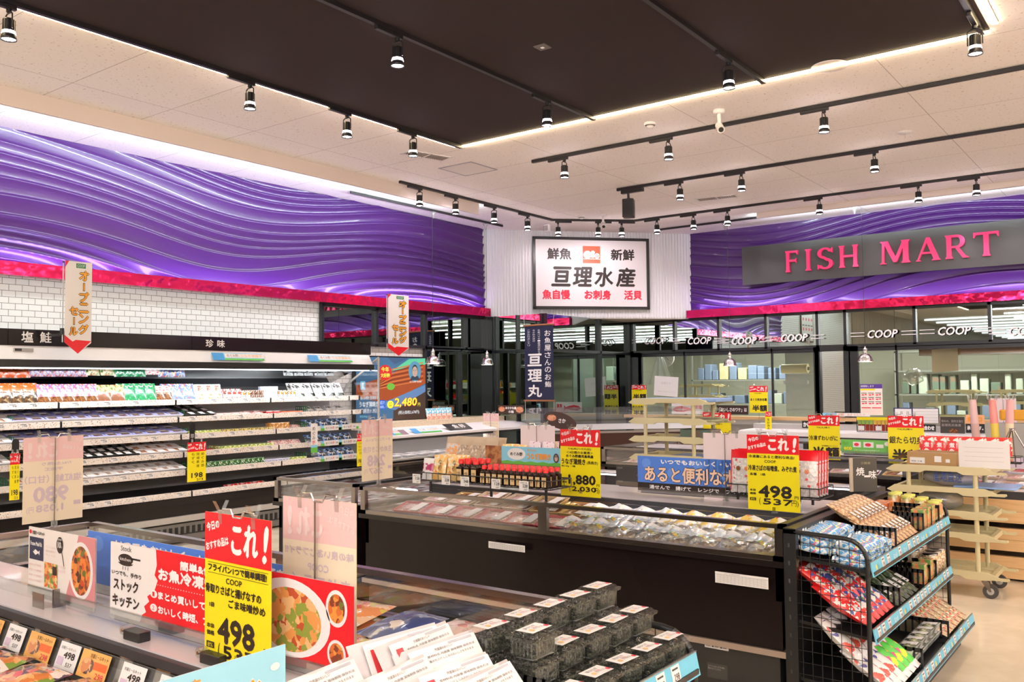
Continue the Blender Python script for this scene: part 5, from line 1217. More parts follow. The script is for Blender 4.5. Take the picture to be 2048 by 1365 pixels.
def clamp(x, y, z, lab, rz=0):
    t = thing('sign_clamp', lab, 'clamp', (x, y, z), rz)
    MB().rbox((0, -.02, 0), (.085, .02, .028), BLACK, .004, 1).build('block', t); MB().cyl((-.012, -.015, .022), (-.012, .015, .022), .014, CLEARP, 10).cyl((-.012, -.017, .022), (-.012, .017, .022), .005, STEEL, 8).build('hinge', t)
clamp(-2.5, 1.44, .86, 'black clamp block on the ledge beneath the kitchen board'); clamp(-2.12, 1.44, .86, 'black clamp block on the ledge closest to the yellow price poster'); clamp(-2.5, 1.64, .86, 'black clamp block behind the stock kitchen board'); clamp(-2.05, 1.64, .86, 'black clamp block behind the red board dish picture')
t = thing('guard_glass', 'clear guard glass standing along the near ledge', 'guard glass', (-3.0, 1.5, .86))
MB().box((-1.4, -.004, .005), (1.35, .0, .05), GLASS).build('pane', t); MB().box((-.045, -.02, 0), (-.035, .02, .06), STEEL).box((-.12, -.05, .0), (-.045, -.047, .05), STEEL).build('bracket', t)

# ================================================================ wire rack with sauce bottles
def wirerack(label, x0, x1, y0, y1, z, h, posts, nm='wire_rack'):
    t = thing(nm, label, 'wire rack', (x0, y0, z)); W2, D2 = x1-x0, y1-y0; r_ = .0035
    fr = MB()
    for zz in (0, h): fr.tube([(0, 0, zz), (W2, 0, zz), (W2, D2, zz), (0, D2, zz), (0, 0, zz)], r_, BLACK, 5)
    fr.build('frame', t); g = MB(); n_ = int(W2/.05)
    for k in range(n_+1):
        xx = W2*k/n_; g.tube([(xx, 0, h), (xx, 0, 0), (xx, D2, 0), (xx, D2, h)], .002, BLACK, 4)
    for k in range(1, 4): g.cyl((0, D2*k/4, 0), (W2, D2*k/4, 0), .002, BLACK, 4)
    g.build('wire_basket', t)
    for px, py in posts: MB().box((px-x0-.006, py-y0-.006, .9-z), (px-x0+.006, py-y0+.006, .0), BLACK).build('post', t)
    return t
RX0, RX1 = -3.85, -2.95
wirerack('black wire rack with red capped sauce bottles over the middle island glass', -3.98, RX1, 4.30, 4.52, .97, .05, [(-3.9, 4.31), (-3.4, 4.31), (-2.99, 4.31)])
def bottle(w_, h):
    b = MB().rbox((-w_/2, -w_/2, 0), (w_/2, w_/2, h*.68), mat('dark_sauce', (.02, .008, .004), .15), .006, 2).lathe([(w_*.42, h*.68), (w_*.25, h*.78), (w_*.25, h*.82)], (0, 0, 0), MT['dark_sauce'], 10)
    c = MB().lathe([(w_*.36, h*.80), (w_*.36, h*.99), (w_*.3, h), (0, h)], (0, 0, 0), mat('cap_red', (.8, .02, .02), .3), 12)
    l = MB().rect(-w_*.38, h*.08, w_*.38, h*.58, mat('label_tan', (.72, .5, .25), .4), y=-w_/2-.001).text('つゆ', -w_*.22, h*.2, w_*.4, h*.3, INK, y=-w_/2-.002)
    return Kind('sauce_bottle', 'sauce bottle', [('bottle', b), ('cap', c), ('label', l)])
KB1, KB2 = bottle(.05, .145), bottle(.042, .115)
for r_ in range(3):
    for i in range(3): KB1.put((-3.66+i*.060, 4.335+r_*.06, .973), f'taller red capped sauce bottle, {od(i)} from the snack bags, {("front", "middle", "back")[r_]} line', group='taller sauce bottles in the wire rack')
    for i in range(11): KB2.put((-3.47+i*.0465, 4.33+r_*.06, .973), f'short red capped sauce bottle, {od(i)} past the taller ones, {("front", "middle", "back")[r_]} line', group='short sauce bottles in the wire rack')
GOLD = pm('gold_orange_snack', [(.8, .45, .12, 5), (.85, .65, .3, 3), (.7, .2, .05, 1), (.88, .8, .65, 1)], 30, coat=.9)
KS = K1('snack_bag', 'snack bag', bag_mb(.11, .16, .03, [(0, .15, GOLD), (.15, .9, GOLD), (.9, 1, YEL)], jit=.002)); 
def snack_t():
    m = bag_mb(.11, .16, .03, [(0, 1, GOLD)], jit=.002); m.text('な', .0, .1, .03, .03, INK, y=-.0165).text('め', .0, .07, .03, .025, INK, y=-.0165).text('こ', .0, .04, .03, .025, INK, y=-.0165); return m
KS = K1('snack_bag', 'snack bag', snack_t()); KSP = K1('plum_snack_bag', 'snack bag', bag_mb(.09, .14, .02, [(0, .35, PAPER), (.35, .75, pm('plum_print', [(.4, .02, .12, 4), (.8, .7, .7, 2)], 20)), (.75, 1, PAPER)]))
for i in range(2):
    for r_ in range(3): KS.put((-3.86+i*.12, 4.34+r_*.045, .975), f'golden orange snack bag in the wire rack, {("first", "second")[i]} line, {("front", "second", "third")[r_]} one', rx=-R(10), group='golden snack bags')
KSP.put((-3.955, 4.335, .972), 'white snack bag with plum picture at the wire rack corner', rx=-R(10))
for i, (pr, px, py) in enumerate((('158', 778, 942), ('228', 892, 950), ('348', 930, 958), ('128', 992, 962), ('228', 1048, 968))):
    x = px_y(px, py, 4.285); m = MB().rect(-.035, -.03, .035, .03, PAPER).text(pr, -.008, -.008, .036, .018, INK, bold=.0005).text('267', .0, -.025, .025, .01, INK).text('本場つゆ', -.025, .014, .05, .009, GRILLE)
    tag(m.build('price_card', loc=(max(x.x, -4.0) if i else -4.0, 4.283, .985 if i > 0 else .98)), f'white price card clipped to the wire rack reading {pr}, {od(i)} along', 'price card')
# rear wire racks of the middle island
wirerack('black wire rack of brown paper pouches at the rear of the middle island', -4.48, -3.95, 5.05, 5.25, .99, .05, [(-4.4, 5.06), (-4.0, 5.06)])
KPQ = K1('brown_paper_pouch', 'food pouch', bag_mb(.13, .2, .03, [(0, .7, pm('kraft_print', [(.45, .33, .22, 4), (.3, .2, .14, 2), (.7, .55, .4, 1)], 30)), (.7, 1, mat('kraft_top', (.48, .36, .24), .5))]))
KPO = K1('orange_slice_pouch', 'food pouch', bag_mb(.13, .2, .03, [(0, .75, pm('orange_slices', [(.75, .35, .15, 4), (.6, .55, .5, 3)], 24)), (.75, 1, MT['kraft_top'])]))
for i in range(4):
    for r_ in range(3): (KPO if i == 0 else KPQ).put((-4.4+i*.12, 5.08+r_*.05, 1.0), f'{"orange" if i == 0 else "brown"} paper pouch in the rear rack, {od(i)} line, {("front", "second", "third")[r_]} one', rx=-R(15), group='paper pouches in the rear rack')
wirerack('black wire rack of pink and gold bags behind the sauce bottles', -3.93, -3.5, 5.05, 5.25, .99, .05, [(-3.9, 5.06), (-3.52, 5.06)])
KPB = K1('pink_text_pouch', 'food pouch', bag_mb(.1, .19, .03, [(0, 1, pm('pink_text', [(.8, .68, .72, 6), (.4, .1, .3, 1)], 50))]))
for i in range(4):
    for r_ in range(2): (KS if i < 2 else KPB).put((-3.87+i*.115, 5.08+r_*.06, 1.0), f'{"gold" if i < 2 else "pink"} bag in the rack behind the sauce bottles, {od(i)} line, {("front", "second")[r_]} one', rx=-R(12), group='gold and pink bags in the rear rack')
wirerack('black wire rack of large red and silver bags by the island end', -2.15, -1.62, 5.0, 5.25, .93, .06, [(-2.1, 5.01), (-1.66, 5.01)])
def redbag():
    m = bag_mb(.17, .25, .05, [(0, .8, pm('silver_print', [(.62, .6, .6, 6), (.8, .78, .76, 4), (.7, .1, .1, .5)], 40)), (.8, 1, RED)], jit=.002)
    for sx in (-.083, .078): m.rect(sx, .01, sx+.006, .25, RED, y=-.01)
    m.disc(-.03, .14, .014, BRNFISH, y=-.027, n=12).disc(.02, .14, .014, SALMON, y=-.027, n=12); return m
KRB = K1('red_silver_bag', 'food bag', redbag())
for i in range(3):
    for r_ in range(4): KRB.put((-2.07+i*.178, 5.035+r_*.05, .94), f'red silver fish bag by the island end, {od(i)} line, {od(r_)} from the front', rx=-R(6), group='red silver bags by the island end')

# ================================================================ goods on the black end racks
BSAUS = pm('blue_wrapper', [(.1, .38, .75, 5), (.75, .85, .9, 4), (.75, .15, .3, .6), (.8, .75, .2, .5)], 50, coat=.9)
def wrapped(L_, r_, m):
    q = MB(); pr = [(-.5*L_, r_*.9), (-.46*L_, r_*.9), (-.43*L_, r_*.25), (-.38*L_, r_*.85), (-.2*L_, r_), (.2*L_, r_), (.38*L_, r_*.85), (.43*L_, r_*.25), (.46*L_, r_*.9), (.5*L_, r_*.9)]
    vs = []; n = 8
    for y, rr in pr:
        for k in range(n): a = 2*math.pi*k/n; vs.append((y, rr*math.cos(a), rr*math.sin(a)*.85))
    q.add(vs, [(j*n+(k+1) % n, j*n+k, (j+1)*n+k, (j+1)*n+(k+1) % n) for j in range(len(pr)-1) for k in range(n)], m, True); return q
KW = K1('blue_wrapped_cheese_bar', 'wrapped snack', wrapped(.16, .021, BSAUS))
# they point towards the aisle (x direction), piled
n_ = 0
for r_ in range(2):
    for l_ in range(3):
        for i in range(11-l_):
            KW.put((-1.42+r_*.17+rnd.uniform(-.01, .01), 4.29+(i+.5*l_)*.041+rnd.uniform(-.004, .004), .79-.045*r_+l_*.032+.0), f'blue wrapped snack bar in the pile near the rack upright, {("inner", "outer")[r_]} heap, {od(i)} along, layer {od(l_)}', rnd.uniform(-.15, .15), ry=R(7), group='blue wrapped snack bars'); n_ += 1
CLRF = pm('dried_fish_contents', [(.55, .32, .16, 4), (.7, .5, .3, 3), (.3, .14, .07, 2)], 50, rough=.3, coat=.9)
def longpack(m, L_=.24, w_=.062, d=.045, lab=True, hd=None):
    b = bag_mb(w_, L_, d, ([(0, .12, hd), (.12, .86, m), (.86, 1, hd)] if hd else [(0, 1, m)]), jit=.003)
    parts = [('bag', b)]
    if lab: parts.append(('price_label', MB().rect(-w_*.3, L_*.22, w_*.3, L_*.5, PAPER, y=-d*.5-.002).rect(-w_*.22, L_*.25, w_*.1, L_*.28, INK, y=-d*.5-.003).rect(-w_*.22, L_*.34, w_*.2, L_*.36, GRILLE, y=-d*.5-.003)))
    return Kind('dried_fish_pack' if m is CLRF else 'long_food_pack', 'food pack', parts)
KD = longpack(CLRF); KSW = longpack(pm('wakame_contents', [(.03, .06, .03, 4), (.09, .12, .06, 3), (.2, .2, .15, 1)], 30, coat=.9), .27, .08, .04)
KRW = longpack(RWP, .3, .074, .06, False, pm('red_foil', [(.75, .03, .03)], 10, coat=.9)); KNV = longpack(pm('navy_white_print', [(.85, .82, .78, 4), (.06, .08, .32, 2.5), (.75, .05, .05, 2), (.1, .3, .2, .6)], 26, coat=.9), .3, .074, .06, False, MT['red_foil'])
KGR = longpack(pm('lime_bag', [(.1, .6, .08, 6), (.85, .75, .05, 1), (.8, .1, .3, .8)], 16, coat=.9), .28, .08, .06, False, PAPER); KWR = longpack(pm('white_red_bag', [(.85, .84, .84, 5), (.72, .1, .08, 2), (.1, .1, .35, .5)], 18, coat=.9), .28, .08, .06, False, PAPER)
KFM = longpack(pm('dried_fish_tan', [(.6, .42, .22, 4), (.75, .65, .45, 2), (.65, .06, .05, 1.2), (.2, .12, .06, 1)], 40, coat=.9), .26, .1, .035, False)
KTR = ftray(.2, .1, pm('green_tray_food', [(.3, .34, .18, 4), (.55, .55, .4, 2)], 40, coat=.8), mat('clear_tray', (.7, .72, .68), .2), .03)
def leanx(kind, x, y, z, lab, grp, tilt=68, rz=0): kind.put((x, y, z), lab, R(90)+rz+rnd.uniform(-.05, .05), rx=-R(tilt), group=grp)
# top shelf: dried fish packs
for r_ in range(2):
    for i in range(8): leanx(KD, -1.18-r_*.12, 4.80+i*.068, .755+r_*.075, f'clear dried fish pack on the rack top shelf, {od(i)} past the blue bars, {("lower", "upper")[r_]} line', 'dried fish packs on the rack top shelf', 62)
KOB = K1('orange_boxed_snack', 'food box', box_mb(.16, .09, .1, pm('orange_red_box', [(.8, .22, .06, 5), (.85, .5, .3, 1)], 20)))
for i in range(2): KOB.put((-1.42, 5.42+i*.1, .78), f'orange red box behind the dividers of the rack top shelf, {od(i)}', R(90), group='orange red boxes on the rack')
JAR = MB().lathe([(0, 0), (.034, 0), (.036, .01), (.036, .085), (.03, .095), (.03, .1)], (0, 0, 0), pm('jar_contents', [(.65, .3, .12, 4), (.45, .4, .12, 3), (.8, .7, .4, 1)], 30, coat=1), 14)
JL = MB().lathe([(.033, .098), (.033, .112), (0, .113)], (0, 0, 0), mat('lid_lime', (.62, .62, .12), .35), 14)
KJ = Kind('food_jar', 'jar', [('jar', JAR), ('lid', JL)])
for r_ in range(4):
    for i in range(2): KJ.put((-1.2-r_*.075, 5.80+i*.078, .755+r_*.012), f'yellow lidded jar at the far end of the rack top shelf, line {od(r_)}, {("near", "far")[i]} one', group='yellow lidded jars')
KBX = K1('picture_food_box', 'food box', box_mb(.07, .07, .11, pm('picture_box', [(.6, .4, .15, 3), (.8, .25, .1, 2), (.2, .35, .1, 2)], 30)))
for i in range(3): KBX.put((-1.2, 5.42+i*.11, .755), f'small picture box at the rack top shelf edge between dividers, {od(i)}', R(90), group='picture boxes on the rack')
# middle shelf
for i in range(6): leanx(KRW if i < 2 else KNV, -1.17, 4.29+i*.078, .47, f'{"red" if i < 2 else "navy and red"} long bag on the rack middle shelf, {od(i)} from the near side mesh', 'long bags on the rack middle shelf', 60)
for i in range(5): leanx(KNV if i % 2 else KRW, -1.27, 4.31+i*.085, .55, f'upper long bag with red tuft on the rack middle shelf, {od(i)} from the near side mesh', 'upper long bags on the rack middle shelf', 58)
for i in range(5): leanx(KSW, -1.17, 4.83+i*.092, .455, f'long green seaweed pack on the rack middle shelf, {od(i)} past the divider', 'seaweed packs on the rack middle shelf', 64)
for i in range(3): leanx(KSW, -1.27, 4.88+i*.11, .53, f'upper long seaweed pack on the rack middle shelf, {od(i)} past the divider', 'upper seaweed packs on the rack', 62)
for i in range(2): KBX.put((-1.2, 5.40+i*.16, .455), f'small picture box on the rack middle shelf, {od(i)} past the seaweed', R(90), group='picture boxes on the middle shelf')
CAN = K1('nut_pattern_can', 'can', MB().lathe([(0, 0), (.045, 0), (.045, .12)], (0, 0, 0), pm('nut_print', [(.55, .35, .18, 3), (.75, .6, .42, 3), (.85, .8, .7, 1)], 50), 16).lathe([(.046, .118), (.046, .125), (0, .124)], (0, 0, 0), STEEL, 16))
for r_ in range(2):
    for i in range(3): CAN.put((-1.2-r_*.1, 5.66+i*.1, .455+.01*r_), f'nut patterned can at the far end of the rack middle shelf, {("front", "back")[r_]} line, {od(i)}', group='nut patterned cans')
# bottom shelf
for i in range(6): leanx(KWR if i < 3 else KGR, -1.06, 4.28+i*.085, .2, f'{"white and red" if i < 3 else "bright green"} long bag on the rack bottom shelf, {od(i)} from the near side mesh', 'long bags on the rack bottom shelf', 60)
for i in range(5): leanx(KWR, -1.2, 4.28+i*.09, .3, f'upper white bag with grey tuft on the rack bottom shelf, {od(i)} from the near side mesh', 'upper white bags on the rack bottom shelf', 50)
for r_ in range(2):
    for i in range(5): 
        for s_ in range(2): KTR.put((-1.13-r_*.2, 4.79+i*.112, .185+r_*.035+s_*.045), f'clear tray pack with label on the rack bottom shelf, {od(i)} past the divider, {("front", "back")[r_]} line, layer {od(s_)}', R(90), ry=0, rx=-R(8), group='clear tray packs on the rack bottom shelf')
for r_ in range(3):
    for i in range(6): leanx(KFM, -1.06-r_*.1, 5.4+i*.092, .19+r_*.06, f'tan dried fish bag with red ends on the rack bottom shelf, {od(i)} past the second divider, line {od(r_)}', 'tan dried fish bags on the rack', 66)

# near rack: clear seaweed tubs
def tub():
    w_, d, h = .062, .046, .05
    def ring(e, z, sx=1): 
        pts = []
        for cx, cy_, a0 in ((w_-e-.012, d-e-.012, 0), (-w_+e+.012, d-e-.012, 90), (-w_+e+.012, -d+e+.012, 180), (w_-e-.012, -d+e+.012, 270)):
            for k in range(4): t = R(a0+30*k); pts.append((cx+.012*math.cos(t), cy_+.012*math.sin(t), z))
        return pts
    def skin(rs, m, mat_, top=False, bot=False):
        n = len(rs[0]); vs = [p for r_ in rs for p in r_]
        f = [(j*n+k, j*n+(k+1) % n, (j+1)*n+(k+1) % n, (j+1)*n+k) for j in range(len(rs)-1) for k in range(n)]
        if top: f.append(tuple(range((len(rs)-1)*n, len(rs)*n)))
        if bot: f.append(tuple(reversed(range(n))))
        m.add(vs, f, mat_)
    CT = glassmat('tub_plastic', (.97, .98, .97), .04, .06, .008, (.75, .78, .75), bump=60, frc=.16)
    body = MB(); skin([ring(.012, 0), ring(.005, .044), ring(0, .046), ring(-.002, .047), ring(-.002, .05)], body, CT, bot=True)
    for k in range(9):
        for sg in (-1, 1): x = -.045+k*.0112; body.box((x-.0016, sg*(d-.008)-.001, .004), (x+.0016, sg*(d-.008)+.001, .042), CT)
    for k in range(6):
        for sg in (-1, 1): y = -.028+k*.0112; body.box((sg*(w_-.008)-.001, y-.0016, .004), (sg*(w_-.008)+.001, y+.0016, .042), CT)
    lid = MB(); skin([ring(-.003, .0505), ring(-.003, .054), ring(.002, .056), ring(.006, .054), ring(.008, .062), ring(.011, .0635), ring(.014, .0625)], lid, CT, top=True)
    lab = MB(); lab.add([(-.044, -.026, .0645), (.044, -.026, .0645), (.044, .026, .0645), (-.044, .026, .0645)], [(0, 1, 2, 3)], PAPER)
    lab.M = Matrix.Translation((0, 0, .0645)) @ Matrix.Rotation(R(-90), 4, 'X')
    lab.text('芽ひじき', -.028, .006, .045, .011, INK).text('たべるひじき', -.008, -.012, .034, .01, INK).disc(-.022, -.008, .008, mat('label_orange', (.8, .5, .2), .4), y=-.001, n=12).disc(.036, -.012, .006, INKR, y=-.001, n=8, rz_=.008).text('旨味', -.006, -.003, .02, .006, INKR)
    con = MB()
    con.rbox((-w_+.012, -d+.012, .003), (w_-.012, d-.012, .042), pm('hijiki', [(.012, .012, .008, 5), (.04, .045, .03, 2), (.07, .08, .04, .5)], 120, rough=.6, coat=.1, bump=.8), .01, 2)
    for k in range(26):
        x = rnd.uniform(-.04, .04); y = rnd.uniform(-.026, .026); con.cyl((x, y, .02), (x+rnd.uniform(-.012, .012), y+rnd.uniform(-.012, .012), .045), .0016, MT['hijiki'], 4, caps=False)
    return Kind('seaweed_tub', 'food tub', [('tub', body), ('lid', lid, ('label', lab)), ('seaweed', con)])
TUB = tub(); rwn = ('A', 'B', 'C')
def tubs(x, ys, zl, n, rowname):
    for i, y in enumerate(ys):
        for s_ in range(n):
            TUB.put((x+rnd.uniform(-.004, .004), y, zl-.065*(s_+1)), f'clear black seaweed tub, {rowname}, {od(i)} from the pouches, {("top", "second", "third", "fourth")[s_]} layer', R(90)+rnd.uniform(-.06, .06), group='clear seaweed tubs on the near rack')
tubs(-1.415, [1.79, 1.92, 2.05, 2.18, 2.31], .99, 3, 'inner row by the rack back')
tubs(-1.315, [1.965, 2.095, 2.225, 2.35], .925, 2, 'second row from the rack back')
tubs(-1.30, [1.82], .99, 3, 'double stack beside the pouches')
tubs(-1.215, [1.84, 1.972, 2.104, 2.236, 2.368], .86, 2, 'third row towards the aisle')
# white pouches
def wpouch():
    m = bag_mb(.27, .2, .022, [(0, 1, pm('milky_pouch', [(.66, .62, .63, 3), (.58, .55, .57, 2)], 12, feature='noise', coat=1, rough=.15, bump=.3))], nx=10, jit=.001)
    c = MB().rect(-.1, .02, .125, .19, PAPER, y=-.0125)
    c.text('宍道湖のおいしい', -.02, .174, .06, .007, INK, y=-.0145).text('原材料名 内容量 賞味期限 保存方法', -.05, .163, .16, .006, GRILLE, y=-.0145).text('直火仕上げ しじみのおいしさをそのまま', -.05, .152, .15, .006, GRILLE, y=-.0145)
    c.rect(-.085, .12, -.062, .175, mat('seal_red', (.75, .05, .06), .4), y=-.0145).text('炊込', .0, .095, .05, .02, INK, y=-.0145).text('しじみ', .02, .03, .085, .032, INK, y=-.0145, bold=.0006).rect(.03, .182, .11, .187, mat('grey_code', (.45, .45, .5), .5), y=-.0145)
    c.disc(.10, .085, .018, BRNFISH, y=-.0145, n=12, rz_=.012).disc(.082, .105, .01, GRASSC, y=-.0146, n=8, rz_=.004)
    return Kind('clam_rice_pouch', 'food pouch', [('pouch', m), ('label', c)])
WPK = wpouch()
for i, (x, y, z, rz, tl) in enumerate(((-1.41, 1.52, .78, -6, 30), (-1.38, 1.58, .78, 4, 33), (-1.33, 1.60, .765, -3, 36), (-1.29, 1.42, .76, 5, 38), (-1.24, 1.55, .745, -4, 40), (-1.18, 1.60, .73, 3, 42), (-1.36, 1.26, .78, 6, 36), (-1.27, 1.2, .75, -3, 40))):
    WPK.put((x, y, z+.055), f'milky white clam pouch with red seal on the near rack, {od(i)} of those leaning beside the seaweed tubs', R(90+rz), rx=-R(tl), group='white clam pouches on the near rack')
o = MB().box((-1.48, 1.66, .79), (-1.18, 1.70, .83), BLACK).build('rack_stop'); tag(o, 'black stop block between clam pouches and seaweed tubs', 'stop')
# things on trolleys and counters
BLS = mat('blue_tray_sheet', (.25, .4, .72), .35)
def slab(name, label, cat, x0, y0, z0, w_, d, h, m): return tag(MB().rbox((0, 0, 0), (w_, d, h), m, .01, 2).build(name, loc=(x0, y0, z0)), label, cat)
slab('blue_tray', 'blue plastic tray on the uppermost level of the tall trolley', 'tray', -3.86, 7.03, 1.42, .74, .34, .03, BLS)
slab('blue_tray', 'blue plastic tray on the second level of the tall trolley', 'tray', -3.86, 7.03, 1.25, .70, .34, .02, mat('olive_sheet', (.35, .36, .22), .5))
slab('blue_tray', 'blue plastic tray among bags on the third level of the tall trolley', 'tray', -3.60, 7.03, 1.09, .5, .34, .02, BLS)
slab('blue_tray', 'blue plastic tray on the fourth level of the tall trolley', 'tray', -3.6, 7.03, .93, .5, .34, .02, BLS)
slab('dark_tray', 'dark grey tray standing on the third level of the tall trolley', 'tray', -3.50, 7.1, 1.11, .3, .2, .07, KBR)
slab('blue_tray', 'blue sheet tray on the second level of the low trolley', 'tray', -1.38, 7.33, .785, .42, .36, .014, BLS)
t = thing('cardboard_box', 'open brown cardboard box with labels on top of the low trolley', 'box', (-1.70, 7.36, .938), R(-6))
CARD = mat('cardboard', (.42, .25, .11), .7)
MB().box((0, 0, 0), (.36, .003, .1), CARD).box((0, .24, 0), (.36, .243, .1), CARD).box((0, 0, 0), (.003, .24, .1), CARD).box((.357, 0, 0), (.36, .24, .1), CARD).box((0, 0, 0), (.36, .24, .003), CARD).build('carton', t)
MB().add([(0, -.0, .1), (0, .24, .1), (-.12, .24, .03), (-.12, 0, .03)], [(0, 1, 2, 3)], CARD).build('flap', t)
MB().rect(.02, .015, .13, .06, PAPER, y=-.002).text('規格 冷凍', .03, .025, .08, .012, INK, y=-.003).build('label', t); MB().rect(.20, .03, .25, .075, PAPER, y=-.002).build('label', t); MB().rect(.28, .03, .31, .055, PAPER, y=-.002).build('label', t)
MB().box((.02, .02, .003), (.34, .22, .085), pm('box_contents', [(.8, .6, .6, 3), (.5, .65, .7, 2), (.85, .85, .85, 2)], 10)).build('contents', t)
t = thing('form_board', 'white ruled form sheet propped on the low trolley', 'notice', (-1.33, 7.32, .94), R(-3))
m = MB().rect(0, 0, .34, .2, PAPER, y=0)
for k in range(4): m.rect(.04, .05+.033*k, .3, .0515+.033*k, CASEG, y=-.001)
m.build('sheet', t); MB().box((.0, .002, 0), (.34, .006, .2), WP).build('backing', t)
tag(MB().blob((0, 0, .05), .16, glassmat('thin_bag', (.85, .88, .92), .14, .12, .25), 14, 8, .15, 1.2, .8, .45).text('産地直送', -.1, .02, .2, .09, mat('bag_blue_ink', (.03, .08, .4), .4), y=-.14).build('plastic_bag', loc=(-1.42, 7.5, .80)), 'clear plastic bag printed with blue writing on the low trolley', 'bag')
tag(MB().blob((0, 0, .05), .15, MT['thin_bag'], 14, 8, .15, 1.1, .8, .5).build('plastic_bag', loc=(-1.5, 7.5, .62)), 'plain clear plastic bag on the third level of the low trolley', 'bag')
# fish packs on the wooden counter and the far island
for r_ in range(3):
    for i in range(10): (KT1 if (i+r_) % 3 else KTU).put((-1.32+i*.24, 8.2+r_*.22, .725+r_*.036), f'fish tray pack on the sloped top of the wooden counter, {od(i)} along, line {od(r_)}', rnd.uniform(-.1, .1), rx=R(9), group='fish packs on the wooden counter')
for r_ in range(2):
    for i in range(12):
        if rnd.random() < .85: (KT1, KTU, KT3)[i % 3].put((-4.8+i*.245, 8.45+r_*.25, .66+r_*.05), f'fish tray pack in the far island, {od(i)} along, line {od(r_)}', rnd.uniform(-.1, .1), rx=R(9), group='fish packs in the far island')
o = MB().box((-4.9, 8.33, .54), (-2.0, 8.93, .65), CASEW).build('riser_block'); tag(o, 'white riser platform under the far island fish packs', 'riser')
for r_ in range(2):
    for i in range(14): (KT1, KTU)[(i+r_) % 2].put((-5.1+i*.26, 12.62+r_*.24, .6), f'fish tray pack under the kitchen windows, {od(i)} along, line {od(r_)}', rnd.uniform(-.1, .1), group='fish packs under the kitchen windows')
for i in range(9):
    p_ = A+Vector((math.cos(ang), math.sin(ang), 0))*(.25+i*.3)+Vector((-math.sin(ang), math.cos(ang), 0))*.3
    (KTU, KT1)[i % 2].put((p_.x, p_.y, .73), f'fish tray pack in the corner case, {od(i)} from the tiled wall end', ang, group='fish packs in the corner case'); (KT1, KTU)[i % 2].put((p_.x, p_.y, .775), f'upper fish tray pack in the corner case, {od(i)} from the tiled wall end', ang+.2, group='upper fish packs in the corner case')
for r_ in range(2):
    for i in range(11): (K['salmonpk'], K['whitetray'])[i % 2].put((-8.3-r_*.2, 8.2+i*.27, .625), f'orange or pale fish tray in the low case under the television, {od(i)} along, line {od(r_)}', R(90), group='fish trays in the low case')
# snack bags standing on the low case ledge
for i in range(5): K1_ = K['blue'] if i % 2 else K['pinkbag']; 
KBB = K1('picture_snack_bag', 'snack bag', bag_mb(.13, .17, .04, [(0, .5, pm('snack_pic', [(.8, .4, .3, 3), (.85, .8, .75, 3)], 26)), (.5, 1, pm('snack_blue', [(.2, .6, .8, 4), (.9, .9, .9, 2)], 26))]))
for i in range(5): KBB.put((-8.75, YofX(860+i*10, -8.75), 1.07), f'sky blue snack bag on the speckled ledge by the television, {od(i)} along', R(90), rx=-R(12), group='snack bags on the speckled ledge')
# sauce carton rack and cards under the windows
t = thing('sauce_rack', 'rack of green and yellow topped sauce bottles under the kitchen windows', 'rack', (XofY(1712, 12.75), 12.75, .88))
MB().tube([(0, 0, .2), (0, 0, 0), (.48, 0, 0), (.48, 0, .2), (0, 0, .2)], .006, BLACK, 5).build('frame', t)
MB().rect(.0, .16, .48, .2, YEL, y=-.01).rect(.02, .02, .1, .08, PAPER, y=-.012).rect(.25, .02, .33, .08, PAPER, y=-.012).build('price_card', t)
for i in range(9):
    MBb = MB().rbox((-.02, -.02, 0), (.02, .02, .09), mat('sauce_red', (.3, .04, .02), .2), .005, 1).rbox((-.02, -.02, .09), (.02, .02, .15), mat('top_green', (.3, .5, .1), .3) if i < 4 else mat('top_gold', (.75, .5, .08), .3), .005, 1)
    tag(MBb.build('sauce_bottle', loc=(t.location.x+.03+i*.052, 12.78, .89)), f'small {"green" if i < 4 else "gold"} topped sauce bottle in the window rack, {od(i)} along', 'sauce bottle', 'sauce bottles in the window rack')
# red fish bags standing on the counter
def nizakana():
    m = bag_mb(.13, .19, .04, [(0, 1, pm('red_cook_bag', [(.75, .05, .04, 5), (.85, .8, .75, 2), (.6, .35, .2, 1)], 22, coat=.9))]); m.rect(-.035, .03, .03, .15, RED, y=-.023).text('煮', -.022, .095, .04, .04, INKW, y=-.025, bold=.001).text('魚', -.022, .045, .04, .04, INKW, y=-.025, bold=.001); return m
KN = K1('red_fish_bag', 'food bag', nizakana())
for i in range(7): KN.put((XofY(1853+i*25, 8.15), 8.12, .93), f'red white simmered fish bag standing in a wire stand over the counter, {od(i)} along', rx=-R(5), group='red fish bags over the counter')
wirerack('wire stand holding red fish bags over the wooden counter', XofY(1840, 8.15), XofY(2040, 8.15), 8.05, 8.2, .92, .05, [])
t = bpy.data.objects['wire_rack.004'] if 'wire_rack.004' in bpy.data.objects else None
